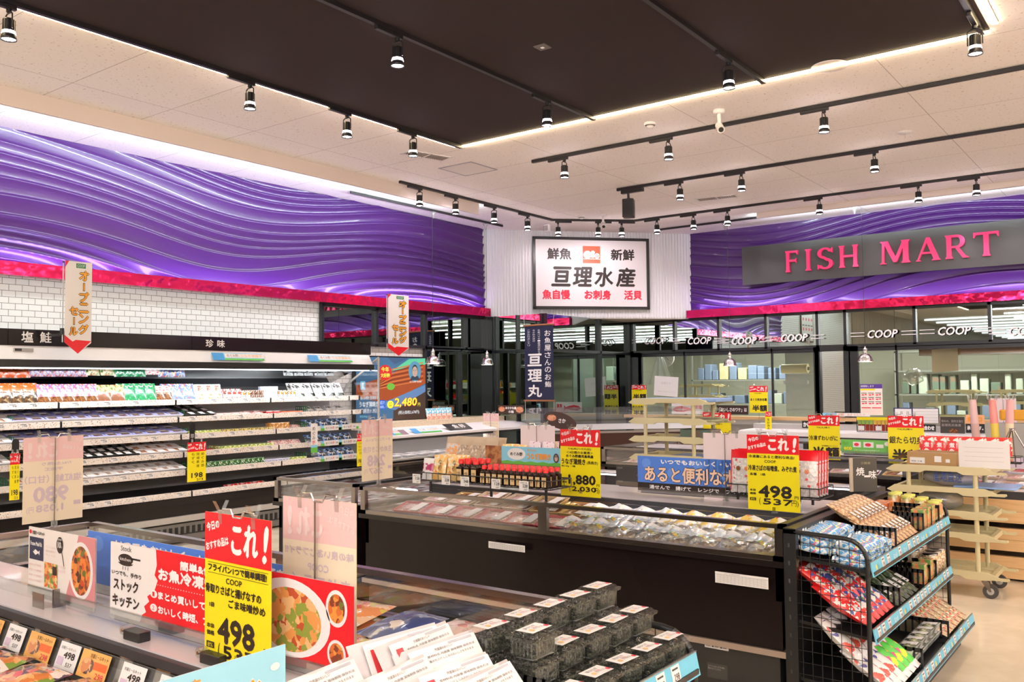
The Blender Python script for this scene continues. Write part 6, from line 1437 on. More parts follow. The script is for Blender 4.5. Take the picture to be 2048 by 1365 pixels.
# ================================================================ signs
PKT = mat('faded_print_red', (.80, .52, .50), .5); PKY = mat('faded_print_yellow', (.82, .70, .52), .5); PKI = mat('faded_print_ink', (.60, .48, .52), .5); PKW = mat('faded_print_pale', (.82, .64, .62), .5); BKW = mat('faded_print_white', (.80, .70, .68), .5)
def head(m, w_, h, hr=.30):
    m.rect(0, h*(1-hr), w_, h, RED, y=-.0008)
    m.text('今日の', w_*.04, h*(1-hr*.42), w_*.20, h*.055, INKW, rot=14, bold=w_*.003).text('おすすめ品は', w_*.03, h*(1-hr*.83), w_*.36, h*.05, INKW, rot=14, bold=w_*.003)
    m.text('これ', w_*.42, h*(1-hr*.80), w_*.38, h*hr*.62, INKW, bold=w_*.012, slant=.06).text('!', w_*.88, h*(1-hr*.86), w_*.045, h*hr*.72, INKW, bold=w_*.012, slant=.12)
def lines(m, w_, h, L_, ink=INK):
    for s_, x, z, ww, hh, *b in L_: m.text(s_, w_*x, h*z, w_*ww, h*hh, b[1] if len(b) > 1 else ink, y=-.0016, bold=w_*(b[0] if b else .0015))
def price(m, w_, h, a, b_, z=.13, wa=.56, xa=.26):
    m.text(a, w_*xa, h*(z+.075), w_*wa, h*.15, INK, bold=w_*.012).text(b_, w_*(xa+.08), h*(z-.02), w_*(wa-.06), h*.075, INK, bold=w_*.006)
    m.text('本体', w_*.04, h*(z+.145), w_*.12, h*.03, INK, bold=w_*.002).text('価格', w_*.04, h*(z+.1), w_*.12, h*.03, INK, bold=w_*.002).rect(w_*.04, h*(z+.02), w_*.16, h*(z+.06), INK, y=-.0016).text('8%', w_*.06, h*(z+.026), w_*.08, h*.026, YEL, y=-.002)
    m.text('円', w_*.9, h*(z+.07), w_*.07, h*.04, INK, bold=w_*.001).text('(', w_*.22, h*(z-.035), w_*.03, h*.1, INK).text('円)', w_*.84, h*(z-.035), w_*.13, h*.09, INK)
def pop(label, loc, rz, fn, w_=.297, h=.42, back=False, bend=None, pole=True, base=.86, name='price_poster', clips=2, blank=False):
    """poster card hung from a clip stand: loc is the upper left corner of the card as seen from the reader's side"""
    t = thing(name, label, 'poster', (loc[0], loc[1], loc[2]-h), rz)
    m = MB()
    if back:
        if blank: m.rect(0, 0, w_, h, PINKBACK)
        else: m.rect(0, 0, w_, h*.72, PKY).rect(0, h*.72, w_, h, PKT); fn(m, w_, h)
    else: m.rect(0, 0, w_, h, YEL); fn(m, w_, h)
    m.add([(0, .001, 0), (0, .001, h), (w_, .001, h), (w_, .001, 0)], [(0, 1, 2, 3)], PINKBACK if not back else YEL)
    m.build('card', t)
    yb = .012 if not back else -.012
    if pole:
        MB().tube([(w_*.28, 0, h+.012), (w_*.40, 0, h+.014), (w_*.44, 0, h-.006), (w_*.56, 0, h-.006), (w_*.6, 0, h+.014), (w_*.74, 0, h+.012)], .003, CHROME, 6).build('holder_bar', t)
        p0 = MB().cyl((w_/2, yb, h-.006), (w_/2, yb, base-loc[2]+h), .0025, STEEL, 6).cyl((w_/2, yb, .09), (w_/2, yb, .12), .006, CLEARP, 8); p0.build('pole', t)
        MB().rbox((w_/2-.012, yb-.012, base-loc[2]+h), (w_/2+.012, yb+.012, base-loc[2]+h+.035), CLEARP, .003, 1).cyl((w_/2, yb, base-loc[2]+h-.0), (w_/2, yb, base-loc[2]+h+.006), .02, CLEARP, 12).build('foot', t)
    if clips:
        for cx in (w_*.25, w_*.75):
            c = MB()
            for sg in (-1, 1): c.add([(cx-.008, sg*.002, h-.028), (cx+.008, sg*.002, h-.028), (cx+.009, sg*.004, h+.004), (cx-.009, sg*.004, h+.004), (cx-.010+sg*.006, sg*.016, h+.034), (cx+.006+sg*.006, sg*.016, h+.034)], [(0, 1, 2, 3), (3, 2, 5, 4)], CLEARP)
            c.cyl((cx-.01, 0, h+.006), (cx+.01, 0, h+.006), .004, CLEARP, 8); c.build('clip', t)
    return t
def ptop(px, py, ax, val): return px_y(px, py, val) if ax == 'y' else px_x(px, py, val)
def fA(m, w_, h):
    head(m, w_, h); m.rect(w_*.05, h*.615, w_*.96, h*.618, INK, y=-.001).rect(w_*.05, h*.68, w_*.96, h*.683, INK, y=-.001)
    lines(m, w_, h, [('フライパン1つで簡単調理!', .06, .63, .88, .044, .003), ('COOP', .34, .565, .24, .035), ('骨取りさばと揚げなすの', .02, .49, .84, .055, .003), ('ごま味噌炒め', .38, .42, .54, .052, .003), ('1袋', .08, .40, .08, .03)]); price(m, w_, h, '498', '537', .12, .54, .22)
pop('yellow and red price poster for frozen mackerel with fried aubergine', px_y(411, 1023, 1.45), R(-2), fA, base=.86)
def fB(m, w_, h):
    head(m, w_, h, .255)
    lines(m, w_, h, [('7/4(木)～7/7(日)', .2, .69, .58, .035), ('＜4日間のお買得＞', .16, .635, .66, .04), ('めぐみ野鹿児島県産', .15, .58, .68, .042, .003), ('うなぎ蒲焼き', .03, .475, .6, .085, .004), ('(長焼き)', .67, .48, .27, .055), ('約120g・1尾', .03, .43, .35, .03)]); price(m, w_, h, '1,880', '2,030', .09, .66, .21)
pop('price poster for grilled eel standing between the sauce rack and the blue banner', px_y(1120.3, 858.8, 4.75), 0, fB, base=.9)
def fC(m, w_, h):
    head(m, w_, h, .25)
    lines(m, w_, h, [('冷凍庫にあると便利な商品!', .03, .69, .88, .04), ('COOP', .34, .63, .22, .035), ('冷凍さばの味噌煮、みぞれ煮', .02, .52, .93, .075, .003), ('各種　1袋', .05, .455, .3, .035)]); price(m, w_, h, '498', '537', .1, .62, .22)
pop('price poster for simmered frozen mackerel before the red silver bags', px_y(1493.4, 869.4, 4.85), 0, fC, base=.86)
def fD(m, w_, h): head(m, w_, h, .235); lines(m, w_, h, [('7/6(土)限り', .27, .70, .42, .04), ('冷凍ずわいがに', .03, .43, .9, .11, .004), ('本体価格よりレジにて', .42, .30, .5, .025), ('半額', .12, .04, .84, .24, .016)])
pop('half price poster for frozen snow crab beside the green eco card', px_y(1615.8, 830.8, 8.57), 0, fD, base=.8)
def fE(m, w_, h): head(m, w_, h, .245); lines(m, w_, h, [('7/6(土)限り', .27, .70, .42, .04), ('銀たら切身', .04, .42, .92, .15, .004), ('半額', .12, .06, .84, .24, .016)])
pop('price poster for black cod slices behind the cardboard box', px_y(1774.6, 831.9, 8.3), 0, fE, base=.8)
def fF(m, w_, h): head(m, w_, h, .23); lines(m, w_, h, [('7/6(土)限り', .27, .70, .42, .04), ('まぐろ刺身各種', .06, .44, .88, .1, .004), ('半額', .16, .06, .78, .22, .016)])
pop('small far price poster for tuna sashimi before the kitchen window', px_y(1498.4, 772.5, 13.45), 0, fF, base=.93)
pop('narrow tall double price poster behind the tall tray trolley', px_y(1263, 770.8, 13.8), 0, lambda m, w_, h: (head(m, w_, h, .14), lines(m, w_, h, [('7/6(土)限り', .27, .82, .42, .025), ('半額', .12, .56, .84, .16, .016), ('まぐろ刺身', .06, .3, .88, .06, .004), ('半額', .12, .06, .84, .15, .016)])), h=.56, base=1.02)
pop('price poster for snow crab half hidden by the blank pink card', px_y(1405.6, 825, 8.3), 0, fD, base=.8)
pop('very narrow price poster hanging from the wooden sill', px_y(1530, 824, 13.1), 0, lambda m, w_, h: (head(m, w_, h, .2), lines(m, w_, h, [(c, .3, .62-.13*i, .4, .1, .004) for i, c in enumerate('生かき各')])), w_=.1, h=.36, base=.93, clips=0, pole=False)
def fS(m, w_, h):
    head(m, w_, h, .24)
    for j, s_ in enumerate(('めぐみ野', '宮城県産', 'もずく')):
        for i, c in enumerate(s_): m.text(c, w_*(.74-.26*j), h*(.66-.1*i), w_*.16, h*.07, INK, y=-.0016)
    m.text('198', w_*.22, h*.1, w_*.6, h*.12, INK, bold=w_*.01).text('213', w_*.5, h*.02, w_*.34, h*.055, INK, bold=w_*.004)
for (a, b_, ya, lb) in ((375, 412, 886, 'small price poster reading 198 hung from the middle of the wall case'), (20, 40, 908, 'small price poster at the salmon end of the wall case, partly behind the pink backed card'), (714, 724, 868, 'sliver of a small price poster behind the 248 card')):
    y0, y1 = YofX(a, -8.05), YofX(b_, -8.05); p = px_x(a, ya, -8.05)
    pop(lb, p, R(90), fS, w_=y1-y0, h=.40, pole=False, base=.5)
# cards seen from behind, print showing through
def back(L_, num=None, sub=None):
    def f(m, w_, h):
        m.text('これ', w_*.55, h*.76, -w_*.34, h*.18, PKW, y=-.001, bold=w_*.012).text('!', w_*.13, h*.76, -w_*.05, h*.18, PKW, y=-.001, bold=w_*.012).text('おすすめ品は', w_*.97, h*.80, -w_*.34, h*.05, PKW, y=-.001, rot=-14, bold=w_*.003).text('今日の', w_*.97, h*.90, -w_*.2, h*.05, PKW, y=-.001, rot=-14, bold=w_*.003)
        for s_, x, z, ww, hh, *b in L_: m.text(s_, w_*(1-x), h*z, -w_*ww, h*hh, PKI, y=-.001, bold=w_*.003)
        if num: m.text(num, w_*.74, h*.24, -w_*.56, h*.17, PKI, y=-.001, bold=w_*.014)
        if sub: m.text(sub, w_*.66, h*.11, -w_*.44, h*.09, PKI, y=-.001, bold=w_*.006).rect(w_*.84, h*.17, w_*.96, h*.22, PKI, y=-.001).text('円)', w_*.18, h*.11, -w_*.12, h*.08, PKI, y=-.001)
    return f
pop('pale back of a poster reading 980 through the card, over the glass end', px_x(47, 877, -4.52), R(90), back([('7/6(土)限り', .2, .66, .5, .04), ('干加工', .35, .6, .3, .035), ('塩紅鮭（甘口）', .03, .46, .94, .09)], '980', '1,058'), back=True, base=.9)
pop('pale back of a poster reading 248 through the card, at the middle island corner', px_x(723.5, 841, -4.48), R(90), back([('オープニングセール', .08, .64, .8, .05), ('生めかじき切身', .04, .46, .92, .1)], '248', '267'), back=True, base=.9)
pop('pale back of a far poster over the low case near the fish roe sign', px_y(966, 827, 10.35), R(0), back([('オープニングセール', .08, .62, .8, .05), ('生めかじき切身', .04, .42, .92, .1)], '248', '267'), back=True, base=.93)
pop('blank pink card back behind the eel banner card', px_y(1041, 851, 5.15), 0, None, back=True, blank=True, base=.86)
pop('blank pink card back behind the blue banner board', px_y(1406, 866, 5.2), 0, None, back=True, blank=True, base=.86)
pop('large pale back of a poster for fried horse mackerel near the yellow poster', px_y(566, 992, 1.62), 0, back([('味の良いあじフライ!!', .04, .63, .92, .055), ('COOP', .36, .54, .28, .045), ('あじフライ', .08, .42, .78, .09), ('4枚入り1袋', .25, .37, .5, .03)], '298', '322'), back=True, base=.86)
pop('plain pink card back on a dark pole by the rolled banners', px_y(1980, 797, 12.95), 0, None, back=True, blank=True, base=.86)

# boards on the near island
def meal(m, w_, h):
    m.rect(0, 0, w_, h, mat('meal_card_white', (.82, .77, .74), .4)); PK = mat('meal_card_pink', (.62, .24, .26), .4)
    m.poly([(w_*.76, h), (w_, h), (w_, 0), (w_*.57, 0), (w_*.66, h*.4)], PK, y=-.0006)
    m.disc(w_*.80, h*.49, w_*.168, PAPER, y=-.001, n=36, rz_=h*.42).disc(w_*.80, h*.49, w_*.135, pm('stew_photo', [(.62, .14, .03, 4), (.75, .28, .05, 3), (.2, .04, .02, 2), (.15, .16, .03, 1)], 34, coat=.3), y=-.0014, n=30, rz_=h*.36)
    for k in range(28):
        a, q = rnd.uniform(0, 6.28), math.sqrt(rnd.random())*.8; m.disc(w_*(.80+.115*q*math.cos(a)), h*(.49+.30*q*math.sin(a)), w_*rnd.uniform(.012, .026), rnd.choice([mat('food_orange', (.78, .22, .04), .3), mat('food_red', (.6, .06, .02), .3), mat('food_dark', (.08, .03, .02), .3), mat('food_green', (.12, .16, .02), .3), MT['food_orange']]), y=-.0018-.00001*k, n=9, rz_=h*rnd.uniform(.03, .06))
    m.disc(w_*.032, h*.925, w_*.02, RED, y=-.001, n=16, rz_=h*.035).text('冷凍ミールキット', w_*.065, h*.89, w_*.19, h*.06, INK, bold=.0006)
    NB = mat('navy_card', (.012, .02, .07), .4); m.rect(w_*.02, h*.5, w_*.24, h*.85, NB, y=-.001).text('Frozen Meal Kit', w_*.04, h*.72, w_*.18, h*.06, INKW, y=-.002, bold=.0005)
    m.poly([(w_*.08, h*.62), (w_*.12, h*.665), (w_*.165, h*.63), (w_*.185, h*.66), (w_*.185, h*.58), (w_*.165, h*.61), (w_*.12, h*.575)], INKW, y=-.002).disc(w_*.1, h*.63, w_*.004, NB, y=-.0025, n=8)
    m.disc(w_*.49, h*.80, w_*.05, INK, y=-.001, n=24, rz_=h*.125).poly([(w_*.515, h*.70), (w_*.525, h*.70), (w_*.56, h*.50), (w_*.55, h*.50)], INK, y=-.001).text('10', w_*.465, h*.76, w_*.045, h*.09, INKW, y=-.002, bold=.001).text('調理時間', w_*.46, h*.87, w_*.06, h*.03, INKW, y=-.002).text('分', w_*.515, h*.76, w_*.014, h*.03, INKW, y=-.002)
    for i, s_ in enumerate(('下ごしらえ済みの', '食材と調味料が', 'セットに')): m.text(s_, w_*.28, h*(.72-.06*i), w_*.15, h*.035, PKI)
    m.rect(w_*.26, h*.12, w_*.46, h*.5, pm('ingredients_photo', [(.78, .35, .1, 3), (.6, .12, .04, 2), (.75, .6, .25, 1), (.15, .3, .06, 1)], 40, coat=.2), y=-.001).rect(w_*.385, h*.33, w_*.45, h*.46, INK, y=-.0015)
    for i in range(4): m.text('●手間いらずで簡単調理', w_*.02, h*(.40-.08*i), w_*.19, h*.035, PKT)
    for i, s_ in enumerate(('フライパン', 'ひとつで')): m.text(s_, w_*.47, h*(.46-.07*i), w_*.11, h*.04, mat('ink_rose', (.7, .4, .42), .5))
def board(label, name, px0, py0, Y, w_, h, fn, feet=True, x=None, z=None):
    p = px_y(px0, py0, Y); t = thing(name, label, 'sign board', (p.x if x is None else x, Y, (p.z if z is None else z)-h))
    m = MB(); fn(m, w_, h); m.add([(0, .003, 0), (0, .003, h), (w_, .003, h), (w_, .003, 0)], [(0, 1, 2, 3)], WP); m.build('card', t)
    f = MB().box((-.002, -.0015, -.012), (w_+.002, -.0005, .02), CLEARP); f.build('holder', t); MB().box((.02, .003, -.016), (w_-.02, .012, .004), mat('holder_base', (.03, .03, .06), .4)).build('base_strip', t); return t
board('white and pink frozen meal kit board with a stew photograph', 'sign_board', 58, 1053, 1.5, .455, .222, meal)
def stock(m, w_, h):
    m.rect(0, 0, w_, h, RED); pts = [(0, 0), (w_*.155, 0), (w_*.165, h*.10), (w_*.185, h*.15), (w_*.175, h*.22), (w_*.2, h*.30), (w_*.19, h*.36), (w_*.225, h*.46), (w_*.24, h*.6), (w_*.225, h*.66), (w_*.235, h*.8), (w_*.23, h), (0, h)]
    m.poly(pts, PAPER, y=-.0006)
    m.text('Stock', w_*.055, h*.9, w_*.055, h*.07, INK).disc(w_*.08, h*.79, w_*.038, INK, y=-.001, n=20, rz_=h*.075).rect(w_*.11, h*.80, w_*.155, h*.825, INK, y=-.001).text('kitchen', w_*.052, h*.77, w_*.056, h*.045, INKW, y=-.002).disc(w_*.08, h*.76, w_*.042, INK, y=-.0012, n=16, rz_=h*.06, a0=200, a1=340)
    for k in range(3): m.rect(w_*(.065+.013*k), h*.645, w_*(.0675+.013*k), h*.69, INK, y=-.001)
    lines(m, w_, h, [('いつでも、手作り', .01, .56, .15, .06, .0005), ('ストック', .02, .36, .125, .15, .0015), ('キッチン', .015, .14, .135, .15, .0015)])
    lines(m, w_, h, [('簡単&便利!', .345, .80, .19, .11, .0015), ('お魚冷凍惣菜', .245, .62, .31, .15, .002), ('まとめ買いして冷凍ストック', .245, .365, .40, .10, .0012), ('おいしく時短、フライパン調理', .245, .18, .40, .10, .0012)], INKW)
    for i, zz in enumerate((.415, .235)): m.disc(w_*.222, h*zz, w_*.017, INKW, y=-.001, n=20, rz_=h*.052).text(str(i+1), w_*.217, h*(zz-.03), w_*.009, h*.06, RED, y=-.002)
    for k in range(34): m.disc(w_*(.205+.012*k), h*.545, w_*.0022, INKW, y=-.001, n=6, rz_=h*.007)
    m.disc(w_*.78, h*.52, w_*.145, PAPER, y=-.001, n=36, rz_=h*.44).disc(w_*.785, h*.5, w_*.11, pm('plate_photo', [(.7, .3, .08, 3), (.75, .45, .2, 2), (.25, .3, .05, 2), (.45, .08, .03, 1)], 26, coat=.2), y=-.0013, n=30, rz_=h*.36)
    for (cx, cz, rr, q) in ((.945, .73, .035, .2), (.945, .24, .03, .155)):
        m.disc(w_*cx, h*cz, w_*rr, PAPER, y=-.001, n=28, rz_=h*q).disc(w_*cx, h*cz, w_*rr*.78, MT['stew_photo'], y=-.0014, n=24, rz_=h*q*.78)
board('red and white stock kitchen board with dish photographs', 'sign_board', 222, 1083, 1.497, 1.105, .225, stock)
def banner(m, w_, h, lo='いつでもおいしく・いつでもお値打ち', big=None, foot=None):
    m.rect(0, 0, w_, h, BLUEC); m.rect(0, 0, w_, h*.0+.001, PAPER, y=-.0005)
    for k in range(6): m.disc(w_*(.06+.17*k), h*(.8-.25*(k % 2)), w_*.03, mat('card_blue_soft', (.13, .3, .78), .35), y=-.0006, n=18, rz_=h*.14)
    m.text(lo, w_*.16, h*.80, w_*.76, h*.13, INKW, bold=.002)
    if big:
        m.text(big, w_*.05, h*.28, w_*.92, h*.44, INK, y=-.001, bold=.007).text(big, w_*.05, h*.28, w_*.92, h*.44, mat('banner_peach', (.88, .62, .45), .4), y=-.002, bold=.003)
    if foot: m.rect(0, 0, w_, h*.24, INK, y=-.0008).text(foot, w_*.08, h*.07, w_*.86, h*.11, PAPER, y=-.0014, bold=.001)
board('blue banner board behind the meal kit and stock kitchen boards', 'sign_board', 176, 1061, 1.66, 1.2, .2, lambda m, w_, h: banner(m, w_, h, big=None))
board('blue banner board for frozen seafood behind the yellow poster', 'sign_board', 1275, 912, 5.2, 1.08, .225, lambda m, w_, h: banner(m, w_, h, big='あると便利な水産冷凍品', foot='湯せんで　揚げて　レンジで　フライパンで　そのまま'))
board('dark grey card printed with tiny shop names beside the blue banner', 'sign_board', 1232, 932, 5.25, .26, .12, lambda m, w_, h: m.rect(0, 0, w_, h, mat('slate_card', (.05, .048, .045), .5)).text('COOP', .01, h*.85, .04, .01, CASEG).text('COOP', .16, h*.5, .04, .01, CASEG).text('COOP', .01, h*.1, .04, .01, CASEG))
def unagi(m, w_, h):
    m.rect(0, 0, w_, h, SKY).rect(0, 0, w_*.22, h, EELM, y=-.001).rect(w_*.22, 0, w_, h*.24, mat('earth_brown', (.25, .13, .04), .5), y=-.001).poly([(w_*.22, h*.24)]+[(w_*(.22+.078*k), h*(.34+.05*(k % 2))) for k in range(11)]+[(w_, h*.24)], GRASSC, y=-.0012)
    m.disc(w_*.42, h*.68, w_*.12, PAPER, y=-.001, rz_=h*.26).text('めぐみ野', w_*.34, h*.6, w_*.16, h*.15, INK, y=-.002, bold=.0008).text('うなぎ蒲焼き', w_*.56, h*.48, w_*.30, h*.26, INKO, y=-.002, bold=.0015).text('鹿児島県産', w_*.56, h*.82, w_*.12, h*.09, INKO, y=-.002)
    for k in range(3): m.rect(w_*.24, h*(.05+.06*k), w_*(.9-.1*k), h*(.065+.06*k), PAPER, y=-.002)
    m.disc(w_*.93, h*.58, w_*.035, mat('portrait_dark', (.06, .05, .05), .5), y=-.002, rz_=h*.2).disc(w_*.93, h*.57, w_*.02, mat('portrait_face', (.6, .42, .32), .5), y=-.0025, rz_=h*.13).rect(w_*.91, h*.62, w_*.95, h*.66, MT['portrait_dark'], y=-.003)
board('grilled eel banner card with a meadow strip above the sauce bottles', 'sign_board', 971, 891, 5.02, .66, .16, unagi)
t = thing('end_sign', 'dark slate sign with white brush writing standing at the black island end', 'sign board', (-1.66, 5.72, .9), R(38))
MB().box((0, 0, 0), (.17, .012, .21), mat('sign_edge', (.5, .42, .32), .5)).build('board', t)
MB().rect(.02, 0, .17, .21, mat('slate_sign', (.07, .065, .055), .5), y=-.001).text('焼', .04, .10, .05, .05, INKW, y=-.002, bold=.001).text('一', .09, .09, .03, .01, INKW, y=-.002, bold=.001).text('味', .12, .08, .045, .05, INKW, y=-.002, bold=.001).text('三陸産', .07, .17, .06, .015, mat('ink_olive', (.4, .35, .15), .5), y=-.002).build('lettering', t)
def eco(m, w_, h):
    m.rect(0, 0, w_, h, mat('eco_green', (.16, .5, .10), .4)).text('eco', w_*.06, h*.25, w_*.15, h*.2, YEL, bold=.002).poly([(w_*.03, h*.9), (w_*.09, h*.8), (w_*.1, h*.55), (w_*.04, h*.65)], GRASSC, y=-.001).poly([(w_*.15, h*.85), (w_*.1, h*.8), (w_*.09, h*.6), (w_*.15, h*.65)], GRASSC, y=-.001)
    for x0_, s_ in ((.24, .16), (.45, .2)): m.rect(w_*x0_, h*.45, w_*(x0_+s_), h*.85, PAPER, y=-.001).disc(w_*(x0_+s_*.45), h*.65, w_*s_*.3, INKR, y=-.002, rz_=h*.12)
    m.rect(w_*.7, h*.45, w_*.84, h*.7, PAPER, y=-.001).disc(w_*.92, h*.75, w_*.06, PAPER, y=-.001, rz_=h*.16).text('リサイクル包装のお刺身です', w_*.26, h*.2, w_*.5, h*.1, INKW).text('くわしくはこちら', w_*.26, h*.06, w_*.4, h*.08, YEL)
board('green eco card with tray pictures before the far case', 'sign_board', 1682, 879, 8.35, .44, .125, eco)
# signs along the rear cases and windows
def simp(label, px0, px1, py0, py1, Y, fn, name='sign_card', cat='sign', rot=0):
    a = px_y(px0, py0, Y); b_ = px_y(px1, py1, Y); m = MB(); fn(m, b_.x-a.x, a.z-b_.z); m.add([(0, .003, 0), (0, .003, a.z-b_.z), (b_.x-a.x, .003, a.z-b_.z), (b_.x-a.x, .003, 0)], [(0, 1, 2, 3)], WP)
    o = m.build(name, loc=(a.x, Y, b_.z)); o.rotation_euler = (0, R(rot), 0); return tag(o, label, cat)
simp('white hand written sheet taped to the first kitchen window', 1307, 1355, 752, 791, 13.975, lambda m, w_, h: m.rect(0, 0, w_, h, PAPER).text('お知らせ', w_*.3, h*.6, w_*.4, h*.12, mat('pencil', (.6, .52, .54), .6)).text('ご自由にお取りください', w_*.1, h*.2, w_*.8, h*.06, MT['pencil']), name='taped_sheet', cat='notice', rot=4)
def guide(m, w_, h):
    m.rect(0, 0, w_, h, mat('guide_cream', (.85, .78, .72), .4)).rect(0, h*.86, w_, h, mat('guide_purple', (.08, .03, .25), .4), y=-.001).text('調理致します', w_*.03, h*.9, w_*.6, h*.07, INKW).rect(0, h*.8, w_*.68, h*.85, YEL, y=-.0012)
    for r_ in range(3):
        for k in range(3): m.rect(w_*(.04+.32*k), h*(.70-.14*r_), w_*(.3+.32*k), h*(.72-.14*r_), INK, y=-.001).disc(w_*(.12+.32*k), h*(.65-.14*r_), w_*.07, INKR, y=-.001, rz_=h*.02).disc(w_*(.25+.32*k), h*(.66-.14*r_), w_*.045, INKR, y=-.0012, rz_=h*.022, n=12)
    for k in range(2): m.rect(w_*(.04+.48*k), h*.22, w_*(.46+.48*k), h*.25, INKR, y=-.001)
    for k in range(5): m.rect(w_*.06, h*(.05+.033*k), w_*.92, h*(.055+.033*k), PKT, y=-.001)
simp('fish preparation guide poster with purple top on the second kitchen window', 1720, 1766, 769, 831, 13.93, guide, name='guide_poster', cat='poster')
def wb(m, w_, h):
    m.rect(0, 0, w_, h, mat('wb_navy', (.02, .03, .12), .4)).rect(w_*.03, h*.3, w_*.40, h*.93, PAPER, y=-.001).rect(w_*.43, h*.0, w_*.98, h*.95, PAPER, y=-.001).text('月　日', w_*.14, h*.5, w_*.2, h*.25, INK)
    for k in range(4): m.rect(w_*.43, h*(.15+.2*k), w_*.98, h*(.165+.2*k), CASEG, y=-.002)
simp('white date schedule board with navy rim behind the wooden sill', 1787, 1879, 816, 847, 13.5, wb, name='schedule_board', cat='board')
simp('black case sign ending in white kana before the schedule board', 1840, 1872, 849, 864, 13.2, lambda m, w_, h: m.rect(0, 0, w_, h, BLACK).text('詰合わせ', w_*.05, h*.2, w_*.85, h*.6, INKW, bold=.003))
simp('black case sign with a single kana beside the crab poster', 1604, 1622, 842, 857, 13.2, lambda m, w_, h: m.rect(0, 0, w_, h, BLACK).text('かに', w_*.15, h*.2, w_*.8, h*.6, INKW, bold=.003))
simp('dark menu board with brush writing and bowl picture under the windows', 1880, 1930, 834, 868, 12.9, lambda m, w_, h: m.rect(0, 0, w_, h, mat('menu_dark', (.045, .035, .03), .5)).text('攻めの、目利き漁だ', w_*.05, h*.66, w_*.9, h*.16, CASEG).text('亘理荒浜漁港', w_*.05, h*.42, w_*.8, h*.16, CASEG).disc(w_*.55, h*.15, w_*.18, BRNFISH, y=-.001, rz_=h*.14), name='menu_board', cat='board')
simp('orange and black counter sign beside the dark menu board', 1931, 1970, 830, 867, 13.2, lambda m, w_, h: m.rect(0, 0, w_, h*.5, BLACK).rect(0, h*.5, w_, h, mat('sign_orange', (.85, .42, .22), .4)).text('魚窓口', w_*.1, h*.62, w_*.75, h*.26, INKO, bold=.003).text('承ります。', w_*.06, h*.16, w_*.86, h*.22, INKW, bold=.002), name='counter_sign')
simp('black sign lettered in white about good taste under the first window', 1433, 1497, 811, 830, 13.8, lambda m, w_, h: m.rect(0, 0, w_, h, mat('sign_dark_brown', (.035, .015, .012), .5)).text('「おいしさのワケ」は', w_*.1, h*.3, w_*.85, h*.45, INKW, bold=.002))
def redfish(m, w_, h):
    m.rect(0, 0, w_, h, PAPER).poly([(w_*.04, h*.4), (w_*.12, h*.62), (w_*.3, h*.72), (w_*.5, h*.6), (w_*.6, h*.48), (w_*.68, h*.7), (w_*.66, h*.4), (w_*.68, h*.12), (w_*.58, h*.34), (w_*.4, h*.2), (w_*.15, h*.2)], INKR, y=-.001).poly([(w_*.1, h*.4), (w_*.3, h*.5), (w_*.5, h*.42), (w_*.3, h*.28)], mat('fish_pale', (.75, .5, .5), .4), y=-.002).text('めばちまぐろ', w_*.1, h*.8, w_*.4, h*.1, PKI).text('家庭', w_*.75, h*.45, w_*.2, h*.35, INKR, bold=.003)
simp('red fish drawing poster seen through the tall trolley', 1343, 1407, 806, 829, 13.8, redfish, name='fish_poster', cat='poster')
simp('sushi sign with salmon picture on the corner case hood', 996, 1047, 811, 829, 11.1, lambda m, w_, h: m.rect(0, 0, w_, h, mat('sushi_dark', (.06, .03, .025), .5)).disc(w_*.15, h*.55, w_*.13, SALMON, y=-.001, rz_=h*.3).disc(w_*.85, h*.5, w_*.15, SALMON, y=-.001, rz_=h*.35).text('おさかな屋', w_*.3, h*.55, w_*.42, h*.28, INKW, bold=.002).text('の鮨', w_*.42, h*.12, w_*.2, h*.3, INKW, bold=.002), name='sushi_sign')
t = thing('teardrop_sign', 'dark leaf shaped sushi sign leaning on the corner case', 'sign', px_y(1120, 842, 10.6)); m = MB()
m.prism([(.28*math.cos(R(a))*1.0, .12*math.sin(R(a))-.05*math.cos(R(a))) for a in range(0, 360, 15)], -.004, 0, MT['sushi_dark']).text('さか', -.02, -.03, .12, .06, INKW, y=-.006, bold=.002).disc(-.14, .04, .08, SALMON, y=-.006, rz_=.045); m.build('board', t)
simp('pastel strip card under the grey mirror panel', 1645, 1740, 826, 834, 13.7, lambda m, w_, h: m.rect(0, 0, w_, h, PAPER).rect(0, 0, w_*.3, h, SKY, y=-.001).text('めぐみ野　まぐろたたき', w_*.2, h*.2, w_*.7, h*.6, INKO), name='strip_card', cat='card')
# orange bagged net and rolled banners
for px, col, z0, lb in ((1945, 'banner_roll_pink', .95, 'pinkish rolled banner leaning in front of the counter sign'), (1984, 'banner_roll_red', .95, 'red and yellow rolled banner standing on the counter'), (2020, 'banner_roll_yellow', .95, 'rolled yellow banner held by the wire tripod')):
    c1, c2 = {'banner_roll_pink': ((.72, .5, .5), (.6, .4, .38)), 'banner_roll_red': ((.8, .3, .28), (.75, .6, .1)), 'banner_roll_yellow': ((.75, .4, .4), (.75, .66, .45))}[col]
    a = px_y(px, 800, 8.4); b_ = px_y(px+(12 if px != 2020 else -2), 925, 8.4); t = thing('rolled_banner', lb, 'rolled banner', b_); d = a-b_
    MB().cyl((0, 0, 0), (d.x*.62, 0, d.z*.62), .032, mat(col+'_lower', c2, .4), 14).build('roll_lower', t); MB().cyl((d.x*.62, 0, d.z*.62), (d.x, 0, d.z), .032, mat(col, c1, .4), 14, .028).build('roll_upper', t)
    g = MB(); [g.cyl((d.x+.03*math.cos(k), .03*math.sin(k), d.z), (d.x+.04*math.cos(k), .04*math.sin(k), d.z+.04), .006, CLEARP, 5) for k in range(5)]; g.build('clip', t)
a = px_y(2024, 862, 8.3); t = thing('wire_tripod', 'wire tripod stand beside the rolled banners', 'stand', (a.x, 8.3, .86))
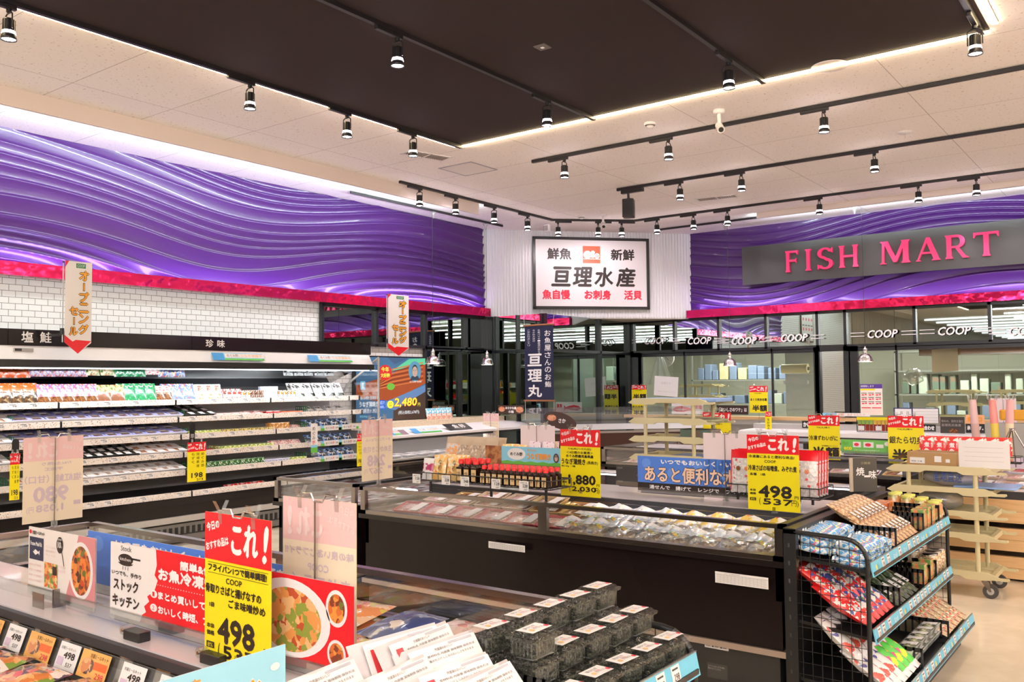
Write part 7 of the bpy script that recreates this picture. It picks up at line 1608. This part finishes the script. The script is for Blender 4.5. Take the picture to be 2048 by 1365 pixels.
g = MB(); h_ = a.z-.86
for k, (x, y) in enumerate(((-.16, 0), (.17, 0), (0, .15), (-.1, .12))): g.cyl((x, y, 0), (x*.1, y*.1, h_), .006, STEEL, 6)
g.build('legs', t); MB().lathe([(.02, h_), (.02, h_+.02), (0, h_+.02)], (0, 0, 0), STEEL, 10).build('collar', t)
p = px_y(2030, 838, 11.5); tag(MB().rbox((-.16, 0, 0), (.5, .1, .12), mat('orange_net', (.85, .4, .03), .5), .03, 3).build('orange_package', loc=(p.x, 11.5, p.z-.02)), 'orange package lying by the rolled banners', 'package')
p = px_y(2030, 860, 11.5); tag(MB().box((-.3, .0, -.5), (.6, .25, 0), CASEG).build('side_stand', loc=(p.x, 11.5, p.z+.07)), 'grey stand under the orange package', 'stand')

# sky blue seaweed card close to the viewpoint
def sky(m, w_, h):
    m.rect(0, 0, w_, h, mat('sky_card', (.30, .62, .76), .35)).poly([(w_*.55, 0), (w_*.7, h*.2), (w_*.85, h*.27), (w_, h*.22), (w_, 0)], mat('meadow', (.25, .6, .12), .4), y=-.001)
    m.text('相馬松川浦産', w_*.06, h*.82, w_*.42, h*.12, mat('ink_brown_orange', (.6, .3, .08), .4), bold=.001).text('あおさのり', w_*.16, h*.46, w_*.70, h*.34, PAPER, y=-.0012, bold=.004).text('あおさのり', w_*.16, h*.46, w_*.70, h*.34, INKO, y=-.0018, bold=.0016)
    m.disc(w_*.93, h*.85, w_*.03, PAPER, y=-.001, rz_=h*.03)
p = px_x(571, 1289, -1.40)
t = thing('seaweed_card', 'sky blue seaweed card with orange writing closest to the viewpoint', 'sign board', (-1.40, p.y-.36, p.z-.24), R(90))
m = MB(); sky(m, .36, .24); m.add([(0, .002, 0), (0, .002, .24), (.36, .002, .24), (.36, .002, 0)], [(0, 1, 2, 3)], PAPER); m.build('card', t); MB().box((.1, .0, -.1), (.26, .004, .0), CLEARP).build('holder', t)

# ---- opening sale banners
def sale(label, px0, px1, py0, py1, X_):
    a = px_x(px0, py0, X_); y1_ = YofX(px1, X_); b_ = px_x((px0+px1)/2, py1, X_); W2 = y1_-a.y; H2 = a.z-b_.z
    t = thing('sale_banner', label, 'banner', (X_, a.y, b_.z), R(90))
    f = lambda z: .012*math.sin(z*9)
    def sh(pts, m_, dy=0): return [(x, -.001*0+dy, z) for x, z in pts]
    m = MB(); q = H2
    m.poly([(0, q*.12), (0, q), (W2, q), (W2, q*.12), (W2*.5, 0)], PAPER).poly([(0, 0+q*.12), (0, q*.2), (W2*.3, q*.13), (W2*.42, q*.15), (W2, q*.14), (W2*.5, 0)], RED, y=-.0008).poly([(0, q), (W2*.14, q), (0, q*.93)], RED, y=-.0008)
    m.rect(W2*.4, q*.93, W2*.76, q*.98, mat('tag_green', (.02, .2, .08), .4), y=-.0008).text('COOP', W2*.44, q*.94, W2*.28, q*.03, PAPER, y=-.0016)
    s1_ = 'オープニング'; ORG = mat('banner_orange', (.85, .38, .03), .4)
    for i, c in enumerate(s1_):
        z = q*(.80-.117*i)
        ww, hh = (W2*.34, q*.10) if c != 'ー' else (W2*.08, q*.08)
        if c == 'ー': m.rect(W2*.66, z, W2*.74, z+q*.09, INK, y=-.0008).rect(W2*.675, z+q*.006, W2*.725, z+q*.084, ORG, y=-.0016)
        else: m.text(c, W2*.53, z, ww, hh, INK, y=-.0008, bold=W2*.034).text(c, W2*.53, z, ww, hh, ORG, y=-.003, bold=W2*.014)
    for i, c in enumerate('セール'):
        z = q*(.42-.11*i)
        if c == 'ー': m.rect(W2*.31, z, W2*.38, z+q*.085, INK, y=-.0008).rect(W2*.323, z+q*.006, W2*.367, z+q*.079, ORG, y=-.0016)
        else: m.text(c, W2*.18, z, W2*.3, q*.085, INK, y=-.0008, bold=W2*.032).text(c, W2*.18, z, W2*.3, q*.085, ORG, y=-.003, bold=W2*.013)
    m.add([(0, .001, q*.12), (W2*.5, .001, 0), (W2, .001, q*.12), (W2, .001, q), (0, .001, q)], [(0, 1, 2, 3, 4)], PAPER); m.build('flag', t)
    MB().cyl((-.015, .005, q*.12), (-.015, .005, q*.98), .006, mat('pole_grey', (.5, .5, .52), .4), 8).cyl((-.015, .005, q*.97), (-.015, .005, q*.99), .009, BLACK, 8).cyl((-.015, .005, q*.985), (W2, .005, q*1.0), .003, CLEARP, 5).build('pole', t)
    MB().rbox((-.035, -.01, q*.2), (-.005, .02, q*.27), BLACK, .005, 1).box((-.03, .005, q*.19), (-.01, .24, q*.215), BLACK).build('holder', t)
sale('white opening sale banner with orange kana hung over the salmon fascia', 131, 181, 521, 708, -7.95)
sale('white opening sale banner with orange kana hung beside the television', 776, 818, 588, 712, -7.95)

# ---- navy hanging cloth
a = px_y(1049, 652, 11.15); b_ = px_y(1108, 802, 11.15); W2, H2 = b_.x-a.x, a.z-b_.z
t = thing('hanging_cloth', 'navy hanging cloth with white vertical brush writing at the mirrored corner', 'banner', (a.x, 11.15, b_.z))
m = MB().rect(0, 0, W2, H2, NAVY)
for i, c in enumerate('お魚屋さんのお鮨'): m.text(c, W2*.70, H2*(.85-.096*i), W2*.21, H2*.075, INKW, bold=.001)
for i, c in enumerate('亘理丸'): m.text(c, W2*.10, H2*(.46-.205*i), W2*.48, H2*.155, INKW, bold=.006, slant=.05)
for j, s_ in enumerate(('水産バイヤー厳選のまぐろ', '今夕の大きさ', 'こだわりのシャリ')):
    for i, c in enumerate(s_): m.text(c, W2*(.46-.18*j), H2*(.92-.028*i), W2*.09, H2*.022, INKW)
m.add([(0, .002, 0), (0, .002, H2), (W2, .002, H2), (W2, .002, 0)], [(0, 1, 2, 3)], NAVY); m.build('cloth', t)
ROD = mat('rod_wood', (.3, .12, .05), .5)
MB().cyl((-.02, 0, H2), (W2+.02, 0, H2), .014, ROD, 8).build('rod', t); MB().cyl((-.02, 0, 0), (W2+.02, 0, 0), .014, ROD, 8).build('rod', t)
MB().cyl((.0, 0, H2), (-.02, 0, 2.66-b_.z), .003, PAPER, 4).cyl((W2, 0, H2), (W2+.02, 0, 2.66-b_.z), .003, PAPER, 4).cyl((0, 0, 0), (0, 0, -.3), .003, PAPER, 4).cyl((W2, 0, 0), (W2, 0, -.3), .003, PAPER, 4).build('cord', t)

# ---- main white sign on the corrugated corner panel
nn = cn; dd = nn.dot(P0)+.06
q00 = pp(1065, 473, nn, dd); q10 = pp(1297, 477, nn, dd); q01 = pp(1067, 618, nn, dd)
W2 = (q10-q00).dot(cd); H2 = q00.z-q01.z-.0
t = thing('shop_sign', 'white shop sign with brush characters and red badge on the corrugated corner panel', 'sign', (q00.x, q00.y, q01.z), math.atan2(cd.y, cd.x))
m = MB(); bw = .045
for a_, b2 in (((0, 0), (W2, bw)), ((0, H2-bw), (W2, H2)), ((0, 0), (bw, H2)), ((W2-bw, 0), (W2, H2))): m.box((a_[0], -.02, a_[1]), (b2[0], .03, b2[1]), BLACK)
m.build('frame', t)
SGW = mat('sign_face', (.74, .70, .72), .35)
m = MB().box((bw, .0, bw), (W2-bw, .03, H2-bw), SGW)
def st(s_, cx, cz, ww, hh, mt, **k): m.text(s_, W2*(cx-ww/2), H2*(cz-hh/2), W2*ww, H2*hh, mt, y=-.002, **k)
st('鮮魚', .225, .765, .20, .15, INK, bold=.007); st('新鮮', .77, .765, .20, .15, INK, bold=.007)
for c, cx in zip('亘理水産', (.235, .415, .60, .79)): st(c, cx, .45, .155, .26, INK, bold=.011, slant=.10)
st('魚自慢', .195, .20, .23, .125, INKR, bold=.007); st('お刺身', .55, .20, .225, .125, INKR, bold=.007); st('活貝', .855, .20, .15, .125, INKR, bold=.007)
m.rect(W2*.425, H2*.64, W2*.575, H2*.88, mat('badge_orange_red', (.85, .1, .03), .4), y=-.002)
m.rect(W2*.43, H2*.695, W2*.573, H2*.705, INKW, y=-.003).disc(W2*.465, H2*.76, W2*.035, INKW, y=-.003, rz_=H2*.055).disc(W2*.51, H2*.745, W2*.02, INKW, y=-.003, rz_=H2*.03).disc(W2*.512, H2*.79, W2*.018, INKW, y=-.003, rz_=H2*.028).disc(W2*.548, H2*.745, W2*.022, INKW, y=-.003, rz_=H2*.038)
for k in range(5): m.disc(W2*(.448+.009*k), H2*(.75+.012*(k % 2)), W2*.0035, MT['badge_orange_red'], y=-.004, n=8)
m.disc(W2*.548, H2*.745, W2*.012, MT['badge_orange_red'], y=-.0035, rz_=H2*.02).disc(W2*.548, H2*.745, W2*.008, INKW, y=-.004, rz_=H2*.013)
m.build('face', t)

# ---- big lettered board on the wave wall
BY2 = 13.80; xl = XofY(1484, BY2, 530); zt_, zb_ = 3.775, 3.155; xr = 1.2
t = thing('shop_name_board', 'long charcoal board with magenta mirror capitals across the purple wave wall', 'sign', (xl, BY2, zb_))
MB().rbox((0, 0, 0), (xr-xl, .05, zt_-zb_), mat('charcoal_board', (.05, .048, .05), .28), .004, 1).build('board', t)
MAG = mirrormat('magenta_letter', (.9, .06, .22), .15); MAG.node_tree.nodes['Principled BSDF'].inputs['Metallic'].default_value = .35
MAG.node_tree.nodes['Principled BSDF'].inputs['Emission Color'].default_value = (1, .03, .16, 1); MAG.node_tree.nodes['Principled BSDF'].inputs['Emission Strength'].default_value = .12  # faint glow put into the letter material to keep it bright pink
def stem(x, w_, z0=0, z1=1, fl=.06): return [(x-fl, z0), (x+w_+fl, z0), (x+w_+fl*.9, z0+.035), (x+w_+.01, z0+.10), (x+w_, (z0+z1)/2), (x+w_+.01, z1-.10), (x+w_+fl*.9, z1-.035), (x+w_+fl, z1), (x-fl, z1), (x-fl*.9, z1-.035), (x-.01, z1-.10), (x, (z0+z1)/2), (x-.01, z0+.10), (x-fl*.9, z0+.035)]
def arcband(cx, cz, r0, r1, rz0, rz1, a0, a1, n=18):
    return [(cx+r1*math.cos(R(a0+(a1-a0)*k/n)), cz+rz1*math.sin(R(a0+(a1-a0)*k/n))) for k in range(n+1)] + [(cx+r0*math.cos(R(a1+(a0-a1)*k/n)), cz+rz0*math.sin(R(a1+(a0-a1)*k/n))) for k in range(n+1)]
GL = {
 'F': [stem(.14, .2), [(.3, .90), (.3, 1), (.92, 1), (.90, .80), (.86, .80), (.80, .90)], [(.3, .48), (.3, .58), (.74, .58), (.78, .64), (.80, .64), (.80, .42), (.78, .42), (.74, .48)]],
 'I': [stem(.3, .4, fl=.16)],
 'H': [stem(.08, .17), stem(.75, .17), [(.22, .46), (.22, .56), (.78, .56), (.78, .46)]],
 'M': [[(.0, 0), (.2, 0), (.2, .03), (.14, .06), (.16, .88), (.16, 1), (.02, 1), (.02, .96), (.08, .92), (.06, .06), (0, .03)], [(.1, 1), (.27, 1), (.52, .28), (.49, .06), (.44, .06)], [(.76, 1), (.86, .95), (.55, .06), (.47, .06), (.48, .2)], stem(.76, .17, fl=.06)],
 'A': [[(.0, 0), (.2, 0), (.2, .03), (.13, .06), (.50, .86), (.58, 1), (.44, 1), (.06, .06), (0, .03)], [(.44, 1), (.60, 1), (.97, .06), (1.0, .03), (1.0, 0), (.66, 0), (.66, .03), (.73, .07), (.45, .8)], [(.24, .30), (.27, .38), (.68, .38), (.70, .30)]],
 'R': [stem(.08, .2), [(.25, .9), (.25, 1), (.55, 1), (.55, .9)], [(.25, .44), (.25, .53), (.55, .53), (.55, .44)], arcband(.53, .72, .12, .32, .18, .28, -90, 90), [(.42, .48), (.6, .46), (.86, .1), (1.0, .03), (1.0, 0), (.74, 0)]],
 'T': [stem(.4, .2), [(.0, .78), (.04, .78), (.1, .9), (.42, .9), (.42, 1), (.0, 1)], [(1, .78), (1, 1), (.58, 1), (.58, .9), (.9, .9), (.96, .78)]],
 'S': [arcband(.5, .74, .22, .42, .17, .26, 20, 270), arcband(.5, .26, .22, .44, .17, .26, -160, 90), [(.30, .56), (.42, .62), (.72, .46), (.6, .36)], [(.80, .78), (.92, .74), (.92, .98), (.86, .98)], [(.08, .24), (.2, .2), (.14, .02), (.08, .02)]]}
for c, p0_, p1_ in zip('FISHMART', (1568, 1608, 1632, 1677, 1760, 1832, 1890, 1948), (1598, 1624, 1668, 1717, 1821, 1880, 1938, 1999)):
    x0_, x1_ = XofY(p0_, 13.76, 520)-xl, XofY(p1_, 13.76, 510)-xl; z0_, h_ = 3.30-zb_, .335
    m = MB()
    for k, pl in enumerate(GL[c]):
        # ear-clipped by triangulation of the outline, front and sides
        pts = [(x0_+(x1_-x0_)*u, z0_+h_*v) for u, v in pl]
        if sum(a[0]*b[1]-b[0]*a[1] for a, b in zip(pts, pts[1:]+pts[:1])) < 0: pts.reverse()
        m.prism(pts, -.045-.0004*k, -.0, MAG)
    m.build('letter', t)
# thin cord-like joints on the white and purple panels
for px, lb in ((1719, 'a'), (1455, 'b')): pass
